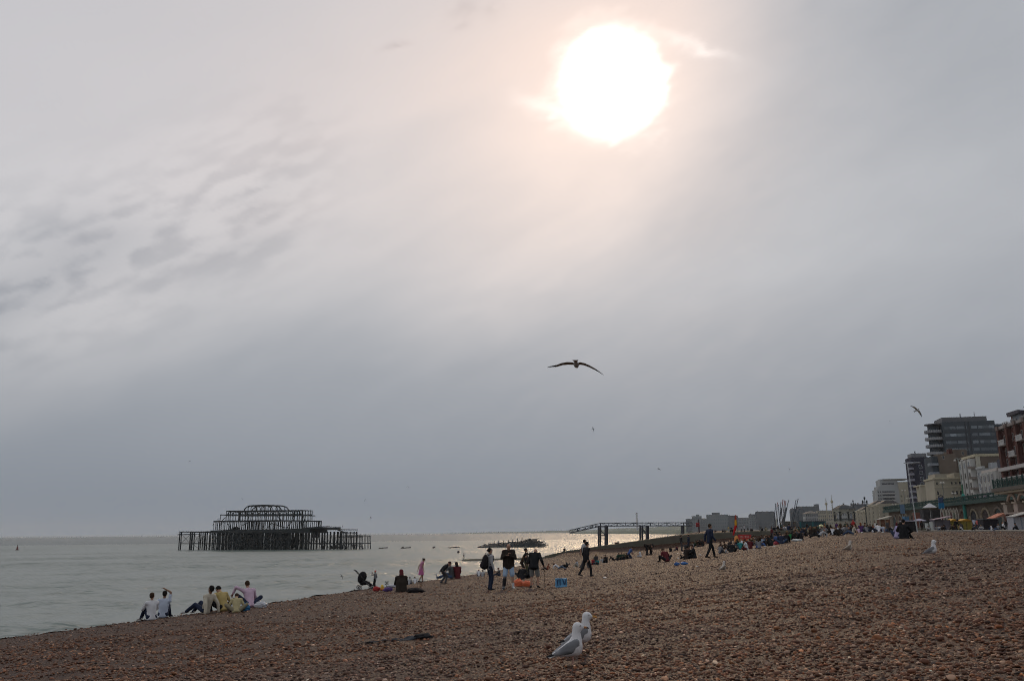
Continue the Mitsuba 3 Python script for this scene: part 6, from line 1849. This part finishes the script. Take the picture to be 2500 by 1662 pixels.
p, d = on_ground(2240, 1298.5)
d = d or 80
k, Wl, s = upright("goal_post", "tall white T shaped pole standing on the shingle before the navy tower", "pole", 2240, 1298, d)
part(k, "pole", tube([(0, 0, -.2), (-7 * s, 0, 167 * s)], [1.5 * s, 1.0 * s], 8), "paint", (.40, .42, .42), 40, Wl)
part(k, "crossbar", beam((-16 * s, 0, 167 * s), (25 * s, 0, 168 * s), 1.4 * s), "paint", (.38, .40, .41), False, Wl)
POLES = [((1889, 1287), (1893.5, 1230.5), .08), ((1893, 1286), (1898, 1226), .3), ((1897, 1288), (1901, 1233), .05), ((1901, 1289), (1906.5, 1227), .12), ((1904.5, 1289), (1911.5, 1218.5), .35), ((1908, 1288), (1915.8, 1221), .4), ((1911, 1288), (1918.5, 1222), .3),
         ((1909, 1290), (1925, 1222.5), .05), ((1912, 1290), (1923, 1230), .08), ((1906, 1290), (1919, 1240), .05), ((1900, 1290), (1908, 1240), .06), ((1931, 1285), (1943, 1222), .04), ((1933, 1288), (1948, 1219.5), .04), ((1946, 1282), (1946.5, 1250), .04), ((1950, 1282), (1949.5, 1247), .05)]
NM = ("first", "second", "third", "fourth", "fifth", "sixth", "seventh", "eighth", "ninth", "tenth", "eleventh")
for i, (a, b, c) in enumerate(POLES):
    D = 168 + (i % 4) * 2.5
    A, B = at_depth(*a, D), at_depth(*b, D + 1.5)
    A = A - (B - A) * .12
    lab = f"tall leaning {'red tipped' if c > .2 else 'dark'} pole, {NM[i]} from the left of the big cluster" if i < 11 else ("left one of the two crossing dark poles apart from the big cluster", "right one of the two crossing dark poles apart from the big cluster", "shorter upright dark pole right of the crossing pair", "last upright dark pole right of the crossing pair")[i - 11]
    k = thing("leaning_pole", lab, "pole")
    part(k, "shaft", tube([A, B], [.10, .07], 6), "paint", (.07, .06, .06) if c > .2 else (.035, .045, .055))
    part(k, "tip", tube([B, B + (B - A) * .03 if c <= .2 else B - (B - A) * .16], [.08, .085], 6), "paint", (.26, .09, .08) if c > .2 else (.05, .06, .06))


def kiosk(name, label, cat, x0, x1, yt, yb, D, color, dz=1.6, roof=None, roof_c=(.4, .4, .4), trim_c=None):
    p = at_depth((x0 + x1) / 2, yb, D); p[2] -= .25
    s = D / 2100
    w, h = (x1 - x0) * s, (yb - yt) * s + .25
    k = thing(name, label, cat)
    Wk = tw(frame(p, [1, -.12, 0]))
    part(k, "body", box(-w / 2, w / 2, 0, dz, 0, h), "trim", color, False, Wk)
    if trim_c is not None:
        for x in (-w / 2, -w * .03, w / 2 - w * .06):
            part(k, "trim_strip", box(x, x + w * .06, -.05, -.003, 0, h), "trim", trim_c, False, Wk)
    if roof == "gable":
        part(k, "roof", fuse([hullpts(A3([[-w * .54, -.2, h], [w * .54, -.2, h], [-w * .54, dz + .2, h], [w * .54, dz + .2, h], [0, -.2, h * 1.22], [0, dz + .2, h * 1.22]]))]), "trim", roof_c, False, Wk)
    elif roof == "tilt":
        part(k, "roof", fuse([hullpts(A3([[-w * .56, -.6, h], [w * .56, -.6, h * 1.25], [-w * .56, dz, h], [w * .56, dz, h * 1.25], [-w * .56, -.6, h * 1.04], [w * .56, -.6, h * 1.3], [-w * .56, dz, h * 1.04], [w * .56, dz, h * 1.3]]))]), "trim", roof_c, False, Wk)
    elif roof == "cap":
        part(k, "roof", box(-w * .52, w * .52, -.1, dz + .1, h, h + .12), "trim", roof_c, False, Wk)
    return k, Wk, w, h


kiosk("stall", "black box stall at the far right behind the walking gull", "stall", 2404, 2440, 1268, 1297, 100, (.016, .014, .02), roof="cap", roof_c=(.10, .10, .10))
kiosk("stall", "black box stall behind the seated couple in black", "stall", 2212, 2239, 1273, 1296, 88, (.015, .014, .018), roof="cap", roof_c=(.32, .30, .36))
kiosk("hoarding", "low grey lilac hoarding left of the yellow booths", "hoarding", 2284, 2321, 1269, 1294, 120, (.12, .11, .13), roof="tilt", roof_c=(.26, .20, .24), trim_c=(.09, .085, .10))
kiosk("booth", "yellow booth with an orange gable, the left one of two", "booth", 2321, 2344, 1272, 1294, 122, (.26, .22, .05), roof="gable", roof_c=(.42, .22, .03), trim_c=(.15, .12, .06))
kiosk("booth", "yellow booth with an orange gable, the right one of two", "booth", 2346, 2376, 1272, 1294, 122, (.26, .22, .05), roof="gable", roof_c=(.42, .22, .03), trim_c=(.15, .12, .06))
kiosk("hut", "white cabin cut by the right edge of the picture", "cabin", 2479, 2515, 1262, 1297, 92, (.34, .34, .37), roof="tilt", roof_c=(.30, .30, .29), trim_c=(.20, .23, .27))
kiosk("blue_kiosk", "teal fronted dark kiosk behind the crowd under the hip roofed pavilion", "kiosk", 1954, 2016, 1273, 1290, 190, (.025, .06, .07), roof="cap", roof_c=(.03, .03, .04), trim_c=(.03, .12, .13))
kiosk("timber_shelter", "open cream timber shelter behind the leaning poles", "shelter", 1912, 1950, 1273, 1288, 200, (.10, .095, .08), roof="cap", roof_c=(.34, .31, .26), trim_c=(.28, .25, .20))
kiosk("brick_kiosk", "reddish kiosk under the green promenade railing", "kiosk", 2238, 2257, 1250, 1290, 190, (.17, .07, .055), roof="cap", roof_c=(.04, .13, .11))
kiosk("terracotta_stall", "brown open stall with a lopsided grey canopy", "stall", 2150, 2176, 1268, 1292, 150, (.14, .07, .045), roof="tilt", roof_c=(.34, .33, .30), trim_c=(.28, .25, .2))
kiosk("blue_booth", "narrow bright blue booth right of the white flats", "booth", 2212, 2222, 1262, 1292, 175, (.05, .14, .25), roof="cap", roof_c=(.12, .2, .3))
kiosk("dark_bar", "dark bar front below the white parasol", "bar", 2258, 2300, 1246, 1292, 170, (.03, .028, .03), roof="cap", roof_c=(.05, .05, .05), trim_c=(.06, .06, .065))
for x0, x1, lab in ((2260, 2268, "left one of two white drums beside the grey hoarding"), (2271, 2280, "right, taller one of two white drums beside the grey hoarding")):
    k, Wl, s = upright("drum", lab, "drum", (x0 + x1) / 2, 1295, 112)
    part(k, "barrel", tube([(0, 0, -.2), (0, 0, (17 if x0 == 2260 else 20) * s)], (x1 - x0) / 2 * s, 12), "plastic", (.42, .44, .43), 40, Wl)
    part(k, "lid", tube([(0, 0, (17 if x0 == 2260 else 20) * s), (0, 0, (18 if x0 == 2260 else 21) * s)], (x1 - x0) / 2 * s * 1.08, 12), "plastic", (.50, .50, .48), 40, Wl)
for x, yt, yb, w, D, c, lab in ((2276, 1229, 1292, 34, 160, (.50, .49, .50), "large white parasol over the dark bar front"), (2247, 1266, 1296, 34, 105, (.36, .34, .42), "low pale lilac and orange parasol behind the T shaped pole")):
    k, Wl, s = upright("parasol", lab, "parasol", x, yb, D)
    h = (yb - yt) * s
    part(k, "pole", tube([(0, 0, -.3), (0, 0, h)], .05, 6), "trim", (.3, .3, .3), 40, Wl)
    part(k, "canopy", tube([(0, 0, h - 11 * s if w > 30 and D > 120 else h - 6 * s), (0, 0, h - 10 * s if D > 120 else h - 5 * s), (0, 0, h)], [w / 2 * s, w / 2 * s, .1], 8), "cloth", c, False, Wl)
k, Wl, s = upright("awning", "salmon pink slanted awning beside the terrace pavilion", "awning", 2436, 1292, 118)
part(k, "canopy", fuse([hullpts(A3([[-15 * s, -.8, 27 * s], [-15 * s, 1, 27 * s], [13 * s, -.8, 39 * s], [13 * s, 1, 39 * s], [-15 * s, -.8, 25.5 * s], [13 * s, -.8, 33 * s], [13 * s, 1, 33 * s], [-15 * s, 1, 25.5 * s]]))]), "cloth", (.52, .23, .16), False, Wl)
for x in (-13, 11):
    part(k, "leg", beam((x * s, -.7, -.3), (x * s, -.7, 27 * s), .08), "trim", (.3, .3, .3), False, Wl)
k, Wl, s = upright("sign_board", "dark and light blue sign board above the promenade", "sign", 2305, 1292, 172)
part(k, "upper_panel", box(-5 * s, 6 * s, 0, .2, 64 * s, 78 * s), "plastic", (.03, .05, .11), False, Wl); part(k, "lower_panel", box(-6 * s, 7 * s, -.02, .2, 50 * s, 63.5 * s), "plastic", (.02, .16, .32), False, Wl)
t = np.linspace(0, np.pi, 8)
part(k, "hoop", tube(np.stack([(1 + 6 * np.cos(t)) * s, t * 0, (77 + 5 * np.sin(t)) * s], -1), .12, 5), "trim", (.05, .05, .06), 40, Wl); part(k, "post", box(-.1, .1, 0.02, .18, -.3, 50 * s), "trim", (.2, .2, .2), False, Wl)
k, Wl, s = upright("banner", "pale blue hanging banner right of the white flats", "banner", 2208, 1290, 200)
part(k, "panel", box(-5 * s, 6 * s, 0, .1, 36 * s, 58 * s), "cloth", (.11, .18, .27), False, Wl); part(k, "pole", beam((0, .2, -.3), (0, .2, 58 * s), .15), "trim", (.2, .2, .2), False, Wl)
for i in range(6):
    k, Wl, s = upright("arched_screen", f"pale pointed arched screen below the promenade, {('first', 'second', 'third', 'fourth', 'fifth', 'sixth')[i]} of the row from the left", "screen", 2302 + i * 7.4, 1275, 150, None)
    o = A3([(-2.8, 0), (-2.8, 22), (-1.6, 30), (0, 35), (1.6, 30), (2.8, 22), (2.8, 0)]) * s
    part(k, "frame", tube(np.stack([o[:, 0], o[:, 0] * 0, o[:, 1]], -1), .9 * s, 5), "trim", (.40, .37, .32), 40, Wl)
    part(k, "panel", box(-2.4 * s, 2.4 * s, .05, .12, 0, 25 * s), "trim", [(.12, .05, .045), (.12, .15, .11), (.18, .16, .14)][i % 3], False, Wl)

for i, (x, y, yb, D) in enumerate(((2310, 1180, 1262, 230), (2334, 1205, 1250, 250), (2213, 1198, 1262, 330), (2222, 1217, 1262, 300), (2187, 1232, 1270, 360))):
    k, Wl, s = upright("globe_lamp", f"thin lamp post with pale twin globes, {('tallest, before the cream house', 'lower one right of the cream house', 'upper one left of the navy tower', 'lower one below the navy tower', 'farthest one before the white flats')[i]}", "lamp post", x, yb, D)
    h = (yb - y) * s
    part(k, "post", tube([(0, 0, -4), (0, 0, h)], .09, 6), "trim", (.16, .17, .16), 40, Wl)
    part(k, "arm", tube([(-3.2 * s, 0, h - .1), (0, 0, h + .15), (3.2 * s, 0, h - .1)], .06, 5), "trim", (.16, .17, .16), 40, Wl)
    for dx in (-3.4, 3.4):
        part(k, "globe", fuse([hullpts(ball((dx * s, 0, h + .05), (.34, .34, .26), ICO))]), "plastic", (.50, .49, .45), True, Wl)

# --- people on the promenade and on the terrace
for (x, y, h, po, fa, tc, lc, lab, D, kw) in (
        (2380, 1295, 28, "stand", 10, "pale", "navy", "man in a pale blue white shirt standing right of the yellow booths", 112, {"sleeve": "short"}),
        (2388, 1294, 26, "stand", -160, "coral", "navy", "person in a salmon pink top standing right of the yellow booths", 113, {"sleeve": "short"}),
        (2395, 1295, 28, "stand", 20, "maroon", "black", "person in dark red standing beside the black box stall", 112, {}),
        (2308, 1297, 13, "long", -70, "black", "black", "person in black sitting before the grey hoarding", 96, {}),
        (2296, 1297, 13, "slump", 5, "lgrey", "dgrey", "person in grey sitting with rounded back at the left of the grey hoarding", 100, {}),
        (2329, 1298, 16, "hug", -60, "dbrown", "black", "person in dark brown sitting before the left yellow booth", 96, {}),
        (2338, 1298, 30, "kneel", 160, "black", "black", "tall figure in black kneeling before the left yellow booth", 97, {"jacket": True}),
        (2458, 1295, 24, "slump", -20, "white", "black", "woman in a white top sitting behind the walking gull at the far right", 98, {"hair": "hat"}),
        (2470, 1293, 26, "hug", 200, "teal", "navy", "person in dark teal sitting left of the white cabin", 104, {}),
        (2486, 1298, 19, "hug", -70, "black", "black", "person in black sitting before the white cabin at the right edge", 86, {}),
        (2191, 1312, 47, "slump", 62, "lilac", "navy", "fair haired person in lilac leaning on the person in black", 46, {"hair": "long"}),
        (2207, 1313, 49, "long", 40, "black", "black", "person in black seen from behind, sitting alone with a fair haired friend", 45, {"jacket": True, "fat": 1.15}),
        (2066, 1296, 22, "stand", 190, "dgreen", "navy", "person in dark green standing left of the black top behind the crowd", 118, {})):
    P_(x, y, h, po, fa, tc, lc, lab, hair_c="hfair" if "fair" in lab and x == 2193 else "hblack", depth=D, fine=h > 40, **kw)
for i, (x, tc) in enumerate(((2367, "black"), (2374, "dbrown"), (2381, "maroon"), (2391, "lgrey"), (2398, "black"), (2404, "pink"), (2412, "navy"), (2419, "white"), (2425, "dgreen"), (2431, "grey"))):
    u0 = 52.0
    v, z0 = S(x, 1210, u0)
    key, m, J = P_(x, 1214, 26, "stand", -90 + 25 * (i % 5 - 2), tc, "navy", f"onlooker in {'dark ' if i == 4 else ''}{dict(black='black', dbrown='dark brown', maroon='dark red', lgrey='light grey', pink='pink', navy='navy', white='white', dgreen='dark green', grey='grey')[tc]} at the green railing, number {i + 1} from the left", hair_c=("hblack", "hbrown", "hfair")[i % 3], depth=170, lift=None)
    mm = m.copy(); mm[:3, :3] *= 1.68 / 1.72 / np.linalg.norm(m[:3, 0]); mm[:3, 3] = UV(u0, v, 4.7)
    for q in [q for q in scene if q.startswith(key + "__")]:
        scene[q] = {**scene[q], "to_world": tw(mm)}
# small far figures on the beach beyond the groyne
for i, (x, y, h, po, tc, lab) in enumerate(((1779, 1300, 14, "stand", "yellow", "lifeguard in yellow standing on the far beach left of the flag"), (1786, 1300, 13, "stand", "navy", "figure in navy beside the lifeguard in yellow"), (1811, 1305, 15, "stand", "lgrey", "figure in grey standing behind the red rescue board, left of two"), (1818, 1305, 17, "stand", "white", "figure in white standing behind the red rescue board, right of two"),
                                           (1826, 1296, 11, "stand", "black", "distant figure in black standing right of the flag"), (1834, 1297, 9, "hug", "dbrown", "distant seated figure in brown right of the flag"), (1838, 1297, 8, "hug", "black", "distant seated figure in black right of the flag"), (1856, 1298, 15, "stand", "black", "distant figure in black before the hazy grey block"),
                                           (1863, 1299, 11, "hug", "black", "distant seated figure in black left of the leaning poles"), (1871, 1298, 12, "hug", "khaki", "distant seated figure in khaki left of the leaning poles"), (1745, 1293, 7, "hug", "black", "tiny dark figure on the skyline of the far beach"), (1768, 1293, 7, "hug", "dgrey", "tiny grey figure on the skyline of the far beach left of the lifeguard"),
                                           (1764, 1310, 9, "hug", "black", "first tiny seated figure behind the groyne left of the flag"), (1784, 1309, 10, "hug", "dbrown", "second tiny seated figure behind the groyne left of the flag"), (1791, 1309, 10, "hug", "black", "third tiny seated figure behind the groyne left of the flag"))):
    P_(x, y, h, po, 40 * i, tc, "black" if tc != "yellow" else "lgrey", lab, hair_c="hblack", depth=165 if y < 1304 else 130)

RB = np.random.default_rng(23)
_names = dict(black="black", dgrey="dark grey", navy="navy", dbrown="dark brown", brown="brown", maroon="dark red", grey="grey", dgreen="dark green", tan="tan", lgrey="pale grey", white="white", denim="dark blue")
_seen = {}
for i, x in enumerate(np.r_[np.linspace(1884, 2012, 17), np.linspace(2018, 2176, 21)]):
    tc = list(_names)[int(RB.choice(12, p=A3([.24, .12, .12, .12, .09, .05, .07, .06, .04, .04, .03, .02])))]
    _seen[tc] = _seen.get(tc, 0) + 1
    nth = ("first", "second", "third", "fourth", "fifth", "sixth", "seventh", "eighth", "ninth", "tenth", "eleventh", "twelfth", "thirteenth", "fourteenth")[min(_seen[tc] - 1, 13)]
    xx = x + RB.normal(0, 1.5)
    st = RB.random() < .18
    D = RB.uniform(92, 122)
    P_(xx, 1298 if x < 2000 else 1296, (24 if st else RB.uniform(13, 17)) * 104 / D, "stand" if st else ("hug", "cross", "slump", "prop")[int(RB.integers(4))], RB.uniform(0, 360), tc, ("black", "navy", "dgrey", "denim", "dbrown")[int(RB.integers(5))],
       f"{nth} person in {_names[tc]} from the left in the back row of the crowd, {'standing' if st else 'sitting'}", hair_c=("hblack", "hbrown", "hfair", "hbrown")[int(RB.integers(4))], depth=D, hair=("short", "long", "short")[int(RB.integers(3))])

_seen = {}
for i, x in enumerate(np.r_[np.linspace(2172, 2300, 9), np.linspace(2312, 2476, 9)]):
    tc = list(_names)[int(RB.choice(12, p=A3([.24, .12, .12, .12, .09, .05, .07, .06, .04, .04, .03, .02])))]
    _seen[tc] = _seen.get(tc, 0) + 1
    nth = ("first", "second", "third", "fourth", "fifth", "sixth", "seventh", "eighth", "ninth", "tenth", "eleventh", "twelfth", "thirteenth", "fourteenth")[min(_seen[tc] - 1, 13)]
    st = RB.random() < .45
    D = RB.uniform(86, 99)
    P_(x + RB.normal(0, 2), 1296, (26 if st else RB.uniform(13, 16)) * 92 / D, "stand" if st else ("hug", "cross", "slump", "prop")[int(RB.integers(4))], RB.uniform(0, 360), tc, ("black", "navy", "dgrey", "denim", "dbrown")[int(RB.integers(5))],
       f"{nth} person in {_names[tc]} from the left on the promenade edge, {'standing' if st else 'sitting'}", hair_c=("hblack", "hbrown", "hfair", "hbrown")[int(RB.integers(4))], depth=D, hair=("short", "long", "short")[int(RB.integers(3))])

_seen = {}
for i, (x, y) in enumerate([(a, np.interp(a, [1760, 1830, 1900, 1960], [1343, 1333, 1321, 1311])) for a in np.linspace(1763, 1966, 26)] + [(a, np.interp(a, [1970, 2090], [1305, 1299])) for a in np.linspace(1974, 2095, 13)]):
    tc = list(_names)[int(RB.choice(12, p=A3([.24, .12, .12, .12, .09, .05, .07, .06, .04, .04, .03, .02])))]
    _seen[tc] = _seen.get(tc, 0) + 1
    nth = ("first", "second", "third", "fourth", "fifth", "sixth", "seventh", "eighth", "ninth", "tenth", "eleventh", "twelfth", "thirteenth", "fourteenth")[min(_seen[tc] - 1, 13)]
    P_(x + RB.normal(0, 1.5), y - RB.uniform(0, 5), RB.uniform(18, 22) if x < 1970 else RB.uniform(16, 19), ("hug", "cross", "slump", "prop", "hug")[int(RB.integers(5))], RB.uniform(0, 360), tc, ("black", "navy", "dgrey", "denim", "dbrown")[int(RB.integers(5))],
       f"{nth} person in {_names[tc]} from the left in the middle row of the crowd", hair_c=("hblack", "hbrown", "hfair", "hbrown")[int(RB.integers(4))], hair=("short", "long", "short")[int(RB.integers(3))])
